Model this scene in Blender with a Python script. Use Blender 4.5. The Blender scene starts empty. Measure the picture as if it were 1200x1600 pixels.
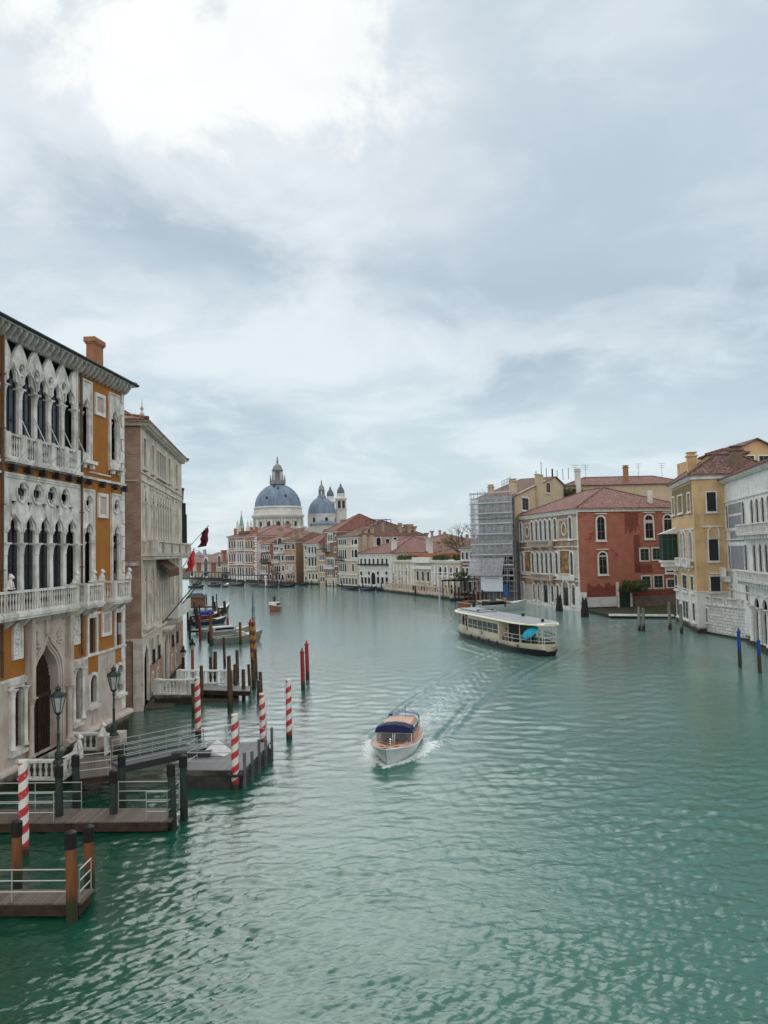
import bpy, math, random
import numpy as np
from mathutils import Vector, Matrix
from mathutils.geometry import tessellate_polygon
random.seed(7); rng = np.random.default_rng(7)
S = bpy.context.scene
COL = S.collection
# ------------------------------------------------------------ camera
CAM_H, FPX = 10.5, 1200.0
PITCH, ROLL = math.atan(62/1200), 0.022
Fv = Vector((0, math.cos(PITCH), math.sin(PITCH)))
_R = Vector((1, 0, 0)); _U = _R.cross(Fv)
Rv = _R*math.cos(ROLL) - _U*math.sin(ROLL)
Uv = _R*math.sin(ROLL) + _U*math.cos(ROLL)
cam = bpy.data.cameras.new('camera'); cam_o = bpy.data.objects.new('camera', cam); COL.objects.link(cam_o)
cam.sensor_fit = 'HORIZONTAL'; cam.sensor_width = 36; cam.lens = 36*FPX/1200
cam.clip_start = .3; cam.clip_end = 9000
m = Matrix((Rv, Uv, -Fv)).transposed().to_4x4(); m.translation = (0, 0, CAM_H)
cam_o.matrix_world = m
S.camera = cam_o
S.render.resolution_x = 768; S.render.resolution_y = 1024
S.view_settings.view_transform = 'Standard'; S.view_settings.look = 'None'
S.view_settings.exposure = 0.1; S.view_settings.gamma = 1
# ------------------------------------------------------------ world: overcast Nishita sky with procedural cloud
SUN_EL, SUN_AZ = math.radians(40), math.radians(-14)     # azimuth measured clockwise from +Y
wd = bpy.data.worlds.new('World'); S.world = wd; wd.use_nodes = True
nt = wd.node_tree; N = nt.nodes; Lk = nt.links; N.clear()
def nn(t, **k):
    n = N.new(t)
    for a, b in k.items(): setattr(n, a, b)
    return n
def wmath(op, a, b=None, c=None, clamp=False):
    n = nn('ShaderNodeMath', operation=op, use_clamp=clamp)
    for i, v in enumerate((a, b, c)):
        if v is None: continue
        if isinstance(v, (int, float)): n.inputs[i].default_value = v
        else: Lk.new(v, n.inputs[i])
    return n.outputs[0]
def wmix(f, a, b):
    n = nn('ShaderNodeMix', data_type='RGBA')
    for s, v in ((n.inputs[0], f), (n.inputs[6], a), (n.inputs[7], b)):
        if isinstance(v, (int, float)): s.default_value = v
        elif isinstance(v, tuple): s.default_value = (*v, 1)
        else: Lk.new(v, s)
    return n.outputs[2]
tc = nn('ShaderNodeTexCoord'); sep = nn('ShaderNodeSeparateXYZ'); Lk.new(tc.outputs['Generated'], sep.inputs[0])
X, Yc, Z = sep.outputs
zz = wmath('ADD', wmath('MAXIMUM', Z, 0.0), 0.22)
comb = nn('ShaderNodeCombineXYZ'); Lk.new(wmath('DIVIDE', X, zz), comb.inputs[0]); Lk.new(wmath('DIVIDE', Yc, zz), comb.inputs[1])
def wnoise(scale, detail, rough, dist=0.0, off=(0, 0, 0), vec=None, sc=(1, 1, 1)):
    mp = nn('ShaderNodeMapping'); mp.inputs['Location'].default_value = off; mp.inputs['Scale'].default_value = sc
    Lk.new(vec or comb.outputs[0], mp.inputs[0])
    n = nn('ShaderNodeTexNoise'); Lk.new(mp.outputs[0], n.inputs['Vector'])
    n.inputs['Scale'].default_value = scale; n.inputs['Detail'].default_value = detail
    n.inputs['Roughness'].default_value = rough; n.inputs['Distortion'].default_value = dist
    return n.outputs[0]
def wstep(v, lo, hi):
    n = nn('ShaderNodeMapRange', interpolation_type='SMOOTHSTEP'); Lk.new(v, n.inputs[0])
    n.inputs[1].default_value = lo; n.inputs[2].default_value = hi
    return n.outputs[0]
n_big = wnoise(0.75, 5, .5, .4, (3.3, 1.2, 0))
n_mid = wnoise(1.7, 8, .55, .3, (9.3, 5.2, 1))
n_wisp = wnoise(3.2, 9, .6, .5, (1.3, 7.2, 2))
n_dir = wnoise(5.5, 9, .62, .35, (4, 2, 9), vec=tc.outputs['Generated'])
elev = wstep(Z, 0.0, 0.42)
base = wmix(elev, (.57, .69, .755), (.55, .645, .72))                     # pale blue low down, greyer above
lightc = wmix(elev, (.74, .84, .88), (.80, .86, .91))
darkc = wmix(elev, (.41, .545, .63), (.345, .445, .53))
c1 = wmix(wmath('MULTIPLY', wstep(n_big, .47, .66), .95), base, darkc)
c2 = wmix(wmath('MULTIPLY', wstep(n_mid, .45, .64), .8), c1, lightc)
c3 = wmix(wmath('MULTIPLY', wstep(n_wisp, .47, .68), .5), c2, lightc)
def blob(x0, z0, a, b, k):                                                # thin cloud in one part of the sky
    dx = wmath('DIVIDE', wmath('SUBTRACT', X, x0), a); dz = wmath('DIVIDE', wmath('SUBTRACT', Z, z0), b)
    r = wmath('SQRT', wmath('ADD', wmath('POWER', wmath('ABSOLUTE', dx), 2.0), wmath('POWER', wmath('ABSOLUTE', dz), 2.0)))
    r = wmath('ADD', r, wmath('MULTIPLY', wmath('SUBTRACT', n_dir, .5), k))
    return r
front = wstep(Yc, 0.1, 0.4)
bl = wmath('MINIMUM', blob(-.085, .565, .15, .125, 3.3), blob(-.24, .55, .19, .085, 3.3))
soft = wmath('MULTIPLY', wmath('SUBTRACT', 1.0, wstep(bl, .8, 1.7)), front)
hard = wmath('MULTIPLY', wmath('SUBTRACT', 1.0, wstep(bl, .5, 1.02)), front)
c4 = wmix(wmath('MULTIPLY', soft, .45), c3, (.76, .815, .845))
c5 = wmix(wmath('MULTIPLY', hard, wmath('MULTIPLY_ADD', n_wisp, 1.3, .22, clamp=True)), c4, (.93, .96, .955))
# darker bank on the upper right
dk = wmath('MULTIPLY', wmath('SUBTRACT', 1.0, wstep(blob(.24, .36, .26, .12, 1.6), .35, 1.5)), front)
c6 = wmix(wmath('MULTIPLY', dk, .5), c5, (.40, .50, .585))
back = wmix(wstep(Yc, -.15, .25), (1.28, 1.28, 1.25), c6)  # unseen sky behind the camera, brightened to light the facades
back = wmix(wstep(Z, .62, .85), back, (1.05, 1.09, 1.12))          # overcast sky is brightest overhead
sky = nn('ShaderNodeTexSky', sky_type='NISHITA', sun_disc=False, sun_elevation=SUN_EL, sun_rotation=SUN_AZ)
skys = nn('ShaderNodeVectorMath', operation='SCALE'); Lk.new(sky.outputs[0], skys.inputs[0]); skys.inputs['Scale'].default_value = .08
fin = wmix(.92, skys.outputs[0], back)
lowmix = wmix(wstep(Z, -.05, 0.0), (.30, .36, .36), fin)
bg = nn('ShaderNodeBackground'); Lk.new(lowmix, bg.inputs[0]); bg.inputs[1].default_value = 1.0
wo = nn('ShaderNodeOutputWorld'); Lk.new(bg.outputs[0], wo.inputs[0])
sun = bpy.data.lights.new('sun', 'SUN'); sun.energy = .9; sun.angle = math.radians(52); sun.color = (1, .965, .92)
sun_o = bpy.data.objects.new('sun', sun); COL.objects.link(sun_o)
sd = Vector((math.sin(SUN_AZ)*math.cos(SUN_EL), math.cos(SUN_AZ)*math.cos(SUN_EL), math.sin(SUN_EL)))
sun_o.rotation_euler = sd.to_track_quat('Z', 'Y').to_euler(); sun_o.location = sd*100
# ------------------------------------------------------------ measuring helpers (photo survey -> metres)
def ray(x, y): return Fv + Rv*((x-600)/FPX) - Uv*((y-800)/FPX)
def W(x, y, z=0.0):
    r = ray(x, y); t = (z-CAM_H)/r.z; return Vector((r.x*t, r.y*t, z))
def YD(x, y, d):
    r = ray(x, y); t = d/r.y; return Vector((r.x*t, d, CAM_H+r.z*t))
# ------------------------------------------------------------ materials
MATS = {}
def mat(name, c1, c2=None, scale=2.0, rough=.8, metal=0.0, bump=0.0, bscale=None, streak=None, streak_amt=.5, spec=.22,
        algae=False, algae_h=0.0, detail=6, vec='Object', stretch=(1, 1, 1), blotch=None, blotch_lo=.58, blotch_scale=.35, coat=0.0):
    if name in MATS: return MATS[name]
    M = bpy.data.materials.new(name); M.use_nodes = True; MATS[name] = M
    t = M.node_tree; P = t.nodes['Principled BSDF']; nw = t.nodes.new; lk = t.links.new
    P.inputs['Roughness'].default_value = rough; P.inputs['Metallic'].default_value = metal
    P.inputs['Specular IOR Level'].default_value = spec; P.inputs['Coat Weight'].default_value = coat
    P.inputs['Base Color'].default_value = (*c1, 1)
    if c2 is None and not streak and not bump: return M
    tcn = nw('ShaderNodeTexCoord'); src = tcn.outputs[vec]
    def noise(sc, det=detail, rg=.6, st=stretch):
        mp = nw('ShaderNodeMapping'); lk(src, mp.inputs[0]); mp.inputs['Scale'].default_value = st
        n = nw('ShaderNodeTexNoise'); lk(mp.outputs[0], n.inputs['Vector']); n.inputs['Scale'].default_value = sc
        n.inputs['Detail'].default_value = det; n.inputs['Roughness'].default_value = rg
        return n.outputs[0]
    def rmp(v, lo, hi, a=0, b=1):
        n = nw('ShaderNodeMapRange'); n.interpolation_type = 'SMOOTHSTEP'; lk(v, n.inputs[0])
        for i, q in enumerate((lo, hi, a, b)): n.inputs[i+1].default_value = q
        return n.outputs[0]
    def mix(f, a, b):
        n = nw('ShaderNodeMix'); n.data_type = 'RGBA'; lk(f, n.inputs[0])
        for s, v in ((n.inputs[6], a), (n.inputs[7], b)):
            if isinstance(v, tuple): s.default_value = (*v, 1)
            else: lk(v, s)
        return n.outputs[2]
    c = mix(rmp(noise(scale), .36, .64), c1, c2 or c1)
    if streak:
        c = mix(rmp(noise(1.3, 7, .62, (1.6, 1.6, .22)), .5, .78, 0, streak_amt), c, streak)
    if blotch:
        c = mix(rmp(noise(blotch_scale, 8, .65, (1, 1, 1)), blotch_lo, blotch_lo+.07), c, blotch)
    if algae:
        g = nw('ShaderNodeNewGeometry'); s = nw('ShaderNodeSeparateXYZ'); lk(g.outputs['Position'], s.inputs[0])
        ad = nw('ShaderNodeMath'); ad.operation = 'MULTIPLY_ADD'; lk(noise(1.5, 5), ad.inputs[0]); ad.inputs[1].default_value = -1.0
        lk(s.outputs[2], ad.inputs[2])
        c = mix(rmp(ad.outputs[0], -.1+algae_h, .45+algae_h, 1, 0), c, (.03, .034, .018))
    lk(c, P.inputs['Base Color'])
    if bump:
        b = nw('ShaderNodeBump'); b.inputs['Strength'].default_value = bump; b.inputs['Distance'].default_value = .05
        lk(noise(bscale or scale*4, 4), b.inputs['Height']); lk(b.outputs[0], P.inputs['Normal'])
    return M
def brickmat(name, c1, c2, mortar, sw=.26, sh=.075, blotch=None, lo=.55, axis='xz', msize=.012, algae=True):
    if name in MATS: return MATS[name]
    M = bpy.data.materials.new(name); M.use_nodes = True; MATS[name] = M
    t = M.node_tree; P = t.nodes['Principled BSDF']; nw = t.nodes.new; lk = t.links.new
    P.inputs['Roughness'].default_value = .85
    tcn = nw('ShaderNodeTexCoord'); s = nw('ShaderNodeSeparateXYZ'); lk(tcn.outputs['Object'], s.inputs[0])
    ad = nw('ShaderNodeMath'); ad.operation = 'ADD'; lk(s.outputs[0], ad.inputs[0]); lk(s.outputs[1], ad.inputs[1])
    cb = nw('ShaderNodeCombineXYZ'); lk(ad.outputs[0], cb.inputs[0]); lk(s.outputs[2], cb.inputs[1])
    b = nw('ShaderNodeTexBrick'); lk(cb.outputs[0], b.inputs['Vector'])
    b.inputs['Color1'].default_value = (*c1, 1); b.inputs['Color2'].default_value = (*c2, 1); b.inputs['Mortar'].default_value = (*mortar, 1)
    b.inputs['Scale'].default_value = 1; b.inputs['Brick Width'].default_value = sw; b.inputs['Row Height'].default_value = sh
    b.inputs['Mortar Size'].default_value = msize
    def noise(sc, det=6):
        n = nw('ShaderNodeTexNoise'); lk(tcn.outputs['Object'], n.inputs['Vector']); n.inputs['Scale'].default_value = sc; n.inputs['Detail'].default_value = det
        return n.outputs[0]
    def mixc(v, lo, hi, a, bb, amt=1.0):
        r = nw('ShaderNodeMapRange'); lk(v, r.inputs[0]); r.inputs[1].default_value = lo; r.inputs[2].default_value = hi; r.inputs[4].default_value = amt
        n = nw('ShaderNodeMix'); n.data_type = 'RGBA'; lk(r.outputs[0], n.inputs[0]); lk(a, n.inputs[6]); n.inputs[7].default_value = (*bb, 1)
        return n.outputs[2]
    c = mixc(noise(.9), .4, .7, b.outputs[0], tuple(v*.55 for v in c1), .8)
    c = mixc(noise(2.3), .5, .72, c, tuple(min(1, v*1.5) for v in c2), .7)
    if blotch: c = mixc(noise(.5), lo, lo+.05, c, blotch)
    lk(c, P.inputs['Base Color'])
    bp = nw('ShaderNodeBump'); bp.inputs['Strength'].default_value = .5; bp.inputs['Distance'].default_value = .02; bp.invert = True
    lk(b.outputs['Fac'], bp.inputs['Height']); lk(bp.outputs[0], P.inputs['Normal'])
    return M
def tilemat(name, c1, c2, dark):
    if name in MATS: return MATS[name]
    M = bpy.data.materials.new(name); M.use_nodes = True; MATS[name] = M
    t = M.node_tree; P = t.nodes['Principled BSDF']; nw = t.nodes.new; lk = t.links.new
    P.inputs['Roughness'].default_value = .85
    tcn = nw('ShaderNodeTexCoord')
    def vor(sc, st):
        mp = nw('ShaderNodeMapping'); lk(tcn.outputs['Object'], mp.inputs[0]); mp.inputs['Scale'].default_value = st
        v = nw('ShaderNodeTexVoronoi'); v.inputs['Scale'].default_value = sc; lk(mp.outputs[0], v.inputs['Vector']); return v
    v = vor(3.2, (1, 1, 1.4))
    n2 = nw('ShaderNodeTexNoise'); lk(tcn.outputs['Object'], n2.inputs['Vector']); n2.inputs['Scale'].default_value = .8; n2.inputs['Detail'].default_value = 8
    sp = nw('ShaderNodeSeparateColor'); lk(v.outputs['Color'], sp.inputs[0])
    def mix(f, a, b, lo, hi, amt=1):
        r = nw('ShaderNodeMapRange'); lk(f, r.inputs[0]); r.inputs[1].default_value = lo; r.inputs[2].default_value = hi; r.inputs[4].default_value = amt
        n = nw('ShaderNodeMix'); n.data_type = 'RGBA'; lk(r.outputs[0], n.inputs[0])
        for s, q in ((n.inputs[6], a), (n.inputs[7], b)):
            if isinstance(q, tuple): s.default_value = (*q, 1)
            else: lk(q, s)
        return n.outputs[2]
    c = mix(sp.outputs[0], c1, c2, .1, .9)
    c = mix(n2.outputs[0], c, dark, .5, .75, .7)
    c = mix(v.outputs['Distance'], c, tuple(q*.35 for q in c1), .25, .5, .9)
    lk(c, P.inputs['Base Color'])
    bp = nw('ShaderNodeBump'); bp.inputs['Strength'].default_value = .7; bp.inputs['Distance'].default_value = .08; bp.invert = True
    lk(v.outputs['Distance'], bp.inputs['Height']); lk(bp.outputs[0], P.inputs['Normal'])
    return M
def stripemat(name, ca, cb, pitch, turns=1, wear=(.3, .3, .3)):
    """helical stripes round a pole whose axis is local z"""
    M = bpy.data.materials.new(name); M.use_nodes = True; MATS[name] = M
    t = M.node_tree; P = t.nodes['Principled BSDF']; nw = t.nodes.new; lk = t.links.new
    P.inputs['Roughness'].default_value = .45
    tcn = nw('ShaderNodeTexCoord'); s = nw('ShaderNodeSeparateXYZ'); lk(tcn.outputs['Object'], s.inputs[0])
    def mt(op, a, b=None):
        n = nw('ShaderNodeMath'); n.operation = op
        for i, v in enumerate((a, b)):
            if v is None: continue
            if isinstance(v, (int, float)): n.inputs[i].default_value = v
            else: lk(v, n.inputs[i])
        return n.outputs[0]
    ang = mt('DIVIDE', mt('ARCTAN2', s.outputs[1], s.outputs[0]), 2*math.pi/turns)
    fr = mt('FRACT', mt('SUBTRACT', mt('DIVIDE', s.outputs[2], pitch), ang))
    st = mt('GREATER_THAN', fr, .52)
    n = nw('ShaderNodeTexNoise'); lk(tcn.outputs['Object'], n.inputs['Vector']); n.inputs['Scale'].default_value = 9; n.inputs['Detail'].default_value = 8
    mx = nw('ShaderNodeMix'); mx.data_type = 'RGBA'; lk(st, mx.inputs[0]); mx.inputs[6].default_value = (*ca, 1); mx.inputs[7].default_value = (*cb, 1)
    r = nw('ShaderNodeMapRange'); lk(n.outputs[0], r.inputs[0]); r.inputs[1].default_value = .56; r.inputs[2].default_value = .7; r.inputs[4].default_value = .5
    m2 = nw('ShaderNodeMix'); m2.data_type = 'RGBA'; lk(r.outputs[0], m2.inputs[0]); lk(mx.outputs[2], m2.inputs[6]); m2.inputs[7].default_value = (*wear, 1)
    # dark weed at the waterline
    r2 = nw('ShaderNodeMapRange'); lk(mt('ADD', s.outputs[2], mt('MULTIPLY', n.outputs[0], -.5)), r2.inputs[0]); r2.inputs[1].default_value = .0; r2.inputs[2].default_value = .22; r2.inputs[3].default_value = 1; r2.inputs[4].default_value = 0
    m3 = nw('ShaderNodeMix'); m3.data_type = 'RGBA'; lk(r2.outputs[0], m3.inputs[0]); lk(m2.outputs[2], m3.inputs[6]); m3.inputs[7].default_value = (.02, .022, .012, 1)
    lk(m3.outputs[2], P.inputs['Base Color'])
    return M
def plankmat(name, c1, c2, width=.14, axis=0):
    if name in MATS: return MATS[name]
    M = bpy.data.materials.new(name); M.use_nodes = True; MATS[name] = M
    t = M.node_tree; P = t.nodes['Principled BSDF']; nw = t.nodes.new; lk = t.links.new
    P.inputs['Roughness'].default_value = .6
    tcn = nw('ShaderNodeTexCoord'); s = nw('ShaderNodeSeparateXYZ'); lk(tcn.outputs['Object'], s.inputs[0])
    def mt(op, a, b):
        n = nw('ShaderNodeMath'); n.operation = op
        for i, v in enumerate((a, b)):
            if isinstance(v, (int, float)): n.inputs[i].default_value = v
            else: lk(v, n.inputs[i])
        return n.outputs[0]
    q = mt('DIVIDE', s.outputs[axis], width); fl = nw('ShaderNodeMath'); fl.operation = 'FLOOR'; lk(q, fl.inputs[0])
    wn = nw('ShaderNodeTexWhiteNoise'); wn.noise_dimensions = '1D'; lk(fl.outputs[0], wn.inputs['W'])
    fr = nw('ShaderNodeMath'); fr.operation = 'FRACT'; lk(q, fr.inputs[0])
    gap = mt('LESS_THAN', fr.outputs[0], .1)
    n = nw('ShaderNodeTexNoise'); mp = nw('ShaderNodeMapping'); lk(tcn.outputs['Object'], mp.inputs[0]); mp.inputs['Scale'].default_value = (8, 1, 1) if axis == 0 else (1, 8, 1)
    lk(mp.outputs[0], n.inputs['Vector']); n.inputs['Scale'].default_value = 2; n.inputs['Detail'].default_value = 6
    f = mt('ADD', mt('MULTIPLY', wn.outputs[0], .6), mt('MULTIPLY', n.outputs[0], .5))
    a = nw('ShaderNodeMix'); a.data_type = 'RGBA'; lk(f, a.inputs[0]); a.inputs[6].default_value = (*c1, 1); a.inputs[7].default_value = (*c2, 1)
    b = nw('ShaderNodeMix'); b.data_type = 'RGBA'; lk(gap, b.inputs[0]); lk(a.outputs[2], b.inputs[6]); b.inputs[7].default_value = tuple(v*.2 for v in c1)+(1,)
    lk(b.outputs[2], P.inputs['Base Color'])
    return M
def glassmat(name, c=(.02, .028, .035), rough=.08, spec=.6):
    return mat(name, c, rough=rough, spec=spec)
# ------------------------------------------------------------ mesh builder
class MB:
    def __init__(s): s.v = []; s.f = []; s.m = []; s.sm = []
    def add(s, vs, fs, mi=0, smooth=False):
        o = len(s.v); s.v.extend([tuple(q) for q in vs])
        for f in fs: s.f.append(tuple(i+o for i in f)); s.m.append(mi); s.sm.append(smooth)
        return s
    def box(s, x0, y0, z0, x1, y1, z1, mi=0):
        vs = [(x0,y0,z0),(x1,y0,z0),(x1,y1,z0),(x0,y1,z0),(x0,y0,z1),(x1,y0,z1),(x1,y1,z1),(x0,y1,z1)]
        return s.add(vs, [(0,3,2,1),(4,5,6,7),(0,1,5,4),(1,2,6,5),(2,3,7,6),(3,0,4,7)], mi)
    def tube(s, pts, r, n=8, mi=0, cap=True, smooth=True):
        pts = [Vector(p) for p in pts]; rs = r if isinstance(r, (list, tuple)) else [r]*len(pts)
        vs = []; prev = None
        for i, p in enumerate(pts):
            d = (pts[min(i+1, len(pts)-1)]-pts[max(i-1, 0)]).normalized()
            up = Vector((0, 0, 1)) if abs(d.z) < .9 else Vector((1, 0, 0))
            a = d.cross(up).normalized(); b = d.cross(a).normalized()
            if prev and a.dot(prev) < 0: a = -a; b = -b
            prev = a
            for k in range(n):
                t = 2*math.pi*k/n; vs.append(p+(a*math.cos(t)+b*math.sin(t))*rs[i])
        fs = [(i*n+k, i*n+(k+1) % n, (i+1)*n+(k+1) % n, (i+1)*n+k) for i in range(len(pts)-1) for k in range(n)]
        s.add(vs, fs, mi, smooth)
        if cap:
            o = len(s.v)-len(vs)
            for base in (0, (len(pts)-1)*n):
                s.f.append(tuple(o+base+k for k in range(n))); s.m.append(mi); s.sm.append(False)
        return s
    def lathe(s, cx, cy, prof, n=16, mi=0, smooth=True, a0=0):
        vs = [(cx+r*math.cos(a0+2*math.pi*k/n), cy+r*math.sin(a0+2*math.pi*k/n), z) for r, z in prof for k in range(n)]
        fs = [(i*n+k, i*n+(k+1) % n, (i+1)*n+(k+1) % n, (i+1)*n+k) for i in range(len(prof)-1) for k in range(n)]
        fs.append(tuple(range(n))); fs.append(tuple(range((len(prof)-1)*n, len(prof)*n)))
        return s.add(vs, fs, mi, smooth)
    def loft(s, rings, mi=0, smooth=True, closed=False, caps=True):
        n = len(rings[0]); vs = [p for r in rings for p in r]
        K = n if closed else n-1
        fs = [(i*n+k, i*n+(k+1) % n, (i+1)*n+(k+1) % n, (i+1)*n+k) for i in range(len(rings)-1) for k in range(K)]
        if caps: fs += [tuple(range(n)), tuple(range((len(rings)-1)*n, len(rings)*n))]
        return s.add(vs, fs, mi, smooth)
    def prism(s, poly, y0, y1, mi=0):
        """poly in (x,z), extruded y0..y1"""
        n = len(poly); vs = [(x, y0, z) for x, z in poly]+[(x, y1, z) for x, z in poly]
        tr = tessellate_polygon([[Vector((x, z, 0)) for x, z in poly]])
        fs = [tuple(t) for t in tr]+[tuple(n+i for i in t) for t in tr]
        fs += [(i, (i+1) % n, n+(i+1) % n, n+i) for i in range(n)]
        return s.add(vs, fs, mi)
    def slab(s, poly, z0, z1, mi=0, mtop=None):
        """poly in (x,y), extruded z0..z1"""
        n = len(poly); tr = tessellate_polygon([[Vector((p[0], p[1], 0)) for p in poly]])
        vs = [(p[0], p[1], z0) for p in poly]+[(p[0], p[1], z1) for p in poly]
        s.add(vs, [tuple(t) for t in tr]+[(i, (i+1) % n, n+(i+1) % n, n+i) for i in range(n)], mi)
        return s.add([(p[0], p[1], z1) for p in poly], [tuple(t) for t in tr], mi if mtop is None else mtop)
    def ring(s, outer, inner, y0, y1, mi=0):
        n = len(outer)
        vs = [(x, y0, z) for x, z in outer]+[(x, y0, z) for x, z in inner]+[(x, y1, z) for x, z in outer]+[(x, y1, z) for x, z in inner]
        fs = []
        for i in range(n):
            j = (i+1) % n
            fs += [(i, j, n+j, n+i), (i, 2*n+i, 2*n+j, j), (n+i, n+j, 3*n+j, 3*n+i)]
        return s.add(vs, fs, mi)
    def panel(s, outer, holes, y, depth, mi=0, mr=None, edge=0.0):
        """flat sheet with holes; reveals run y..y+depth round every hole; edge = outer rim depth"""
        loops = [[Vector((x, z, 0)) for x, z in outer]]+[[Vector((x, z, 0)) for x, z in h] for h in holes]
        tr = tessellate_polygon(loops); flat = [p for l in loops for p in l]
        s.add([(p.x, y, p.y) for p in flat], [tuple(t) for t in tr], mi)
        for h in holes:
            n = len(h); vs = [(x, y, z) for x, z in h]+[(x, y+depth, z) for x, z in h]
            s.add(vs, [(i, (i+1) % n, n+(i+1) % n, n+i) for i in range(n)], mi if mr is None else mr)
        if edge:
            n = len(outer); vs = [(x, y, z) for x, z in outer]+[(x, y+edge, z) for x, z in outer]
            s.add(vs, [(i, (i+1) % n, n+(i+1) % n, n+i) for i in range(n)], mi)
        return s
    def flat(s, poly, y, mi=0):
        tr = tessellate_polygon([[Vector((x, z, 0)) for x, z in poly]])
        return s.add([(x, y, z) for x, z in poly], [tuple(t) for t in tr], mi)
    def sphere(s, c, r, n=10, k=6, mi=0, sc=(1, 1, 1)):
        rings = []
        for i in range(1, k):
            t = math.pi*i/k
            rings.append([(c[0]+r*sc[0]*math.sin(t)*math.cos(2*math.pi*j/n), c[1]+r*sc[1]*math.sin(t)*math.sin(2*math.pi*j/n), c[2]+r*sc[2]*math.cos(t)) for j in range(n)])
        s.loft(rings, mi, True, True, False)
        o = len(s.v); s.v += [(c[0], c[1], c[2]+r*sc[2]), (c[0], c[1], c[2]-r*sc[2])]
        b = o-n*(k-1)
        for j in range(n):
            s.f.append((o, b+j, b+(j+1) % n)); s.m.append(mi); s.sm.append(True)
            s.f.append((o+1, b+n*(k-2)+(j+1) % n, b+n*(k-2)+j)); s.m.append(mi); s.sm.append(True)
        return s
    def mesh(s, name, mats):
        me = bpy.data.meshes.new(name); me.from_pydata(s.v, [], s.f)
        for M_ in (mats if isinstance(mats, (list, tuple)) else [mats]): me.materials.append(M_)
        me.polygons.foreach_set('material_index', s.m); me.polygons.foreach_set('use_smooth', s.sm)
        me.update()
        if any(s.sm): me.set_sharp_from_angle(angle=math.radians(42))
        return me
    def build(s, name, mats, parent=None, loc=None, rz=0.0):
        return obj(name, s.mesh(name, mats), parent, loc, rz)
def obj(name, me, parent=None, loc=None, rz=0.0):
    o = bpy.data.objects.new(name, me); COL.objects.link(o)
    if parent: o.parent = parent
    if loc: o.location = loc
    if rz: o.rotation_euler = (0, 0, rz)
    return o
def tag(o, label=None, cat=None, group=None, kind=None):
    if label: o['label'] = label
    if cat: o['category'] = cat
    if group: o['group'] = group
    if kind: o['kind'] = kind
    return o
def empty(name, loc, rz, label, cat, group=None):
    o = bpy.data.objects.new(name, None); COL.objects.link(o); o.empty_display_size = .5
    o.location = loc; o.rotation_euler = (0, 0, rz)
    return tag(o, label, cat, group)
def dup(root, loc=None, rz=None, label=None):
    def cp(o, par):
        c = o.copy(); COL.objects.link(c); c.parent = par
        for ch in list(o.children): cp(ch, c)
        return c
    r = cp(root, None)
    if loc is not None: r.location = loc
    if rz is not None: r.rotation_euler = (0, 0, rz)
    if label: r['label'] = label
    return r
# ------------------------------------------------------------ opening outlines, all (x,z) loops anticlockwise, same point count per kind
def shape(kind, cx, z0, w, h, g=0.0, n=8):
    """opening outline: bottom z0, width w, total height h, grown outwards by g"""
    a = w/2+g; zb = z0-(g if kind != 'door' else 0)
    if kind in ('rect', 'door'): return [(cx-a, zb), (cx+a, zb), (cx+a, z0+h+g), (cx-a, z0+h+g)]
    if kind == 'round':
        zs = z0+h-w/2; return [(cx-a, zb), (cx+a, zb)]+[(cx+a*math.cos(math.pi*i/n), zs+a*math.sin(math.pi*i/n)) for i in range(n+1)]
    if kind == 'seg':
        zs = z0+h-w*.22; return [(cx-a, zb), (cx+a, zb)]+[(cx+a*math.cos(math.pi*i/n), zs+(w*.22+g)*math.sin(math.pi*i/n)) for i in range(n+1)]
    if kind in ('ogee', 'point'):
        rise = w*(.78 if kind == 'ogee' else .75); zs = z0+h-rise; R = rise+g*1.5
        pr = [(1, 0), (.97, .22), (.86, .42), (.66, .60), (.42, .72), (.2, .83), (0, 1)] if kind == 'ogee' else [(1, 0), (.96, .25), (.85, .48), (.68, .68), (.45, .85), (.22, .95), (0, 1)]
        right = [(cx+a*p, zs+R*q) for p, q in pr]; left = [(cx-a*p, zs+R*q) for p, q in pr[-2::-1]]
        return [(cx-a, zb), (cx+a, zb)]+right+left
    if kind == 'trefoil':                                    # ogee arch with two cusps
        rise = w*1.0; zs = z0+h-rise; R = rise
        pr = [(1, 0), (1.0, .12), (.92, .28), (.62, .33), (.50, .40), (.56, .50), (.50, .66), (.30, .80), (.1, .9), (0, 1)]
        right = [(cx+a*p, zs+R*q) for p, q in pr]; left = [(cx-a*p, zs+R*q) for p, q in pr[-2::-1]]
        return [(cx-a, zb), (cx+a, zb)]+right+left
    if kind == 'circle':
        return [(cx+a*math.cos(2*math.pi*i/16), z0+h/2+a*math.sin(2*math.pi*i/16)) for i in range(16)]
    if kind == 'quatre':
        pts = []
        for i in range(32):
            t = 2*math.pi*i/32; r = a*(.62+.38*abs(math.cos(2*t))**.7)
            pts.append((cx+r*math.cos(t), z0+h/2+r*math.sin(t)))
        return pts
    if kind == 'tri':                                        # curved triangle pointing down
        return [(cx, z0), (cx+a*.35, z0+h*.45), (cx+a*.8, z0+h*.8), (cx+a, z0+h), (cx-a, z0+h), (cx-a*.8, z0+h*.8), (cx-a*.35, z0+h*.45)]
    if kind == 'dia':
        return [(cx, z0), (cx+a*.4, z0+h*.38), (cx+a, z0+h*.5), (cx+a*.4, z0+h*.62), (cx, z0+h), (cx-a*.4, z0+h*.62), (cx-a, z0+h*.5), (cx-a*.4, z0+h*.38)]
def rect(x0, z0, x1, z1): return [(x0, z0), (x1, z0), (x1, z1), (x0, z1)]
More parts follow.
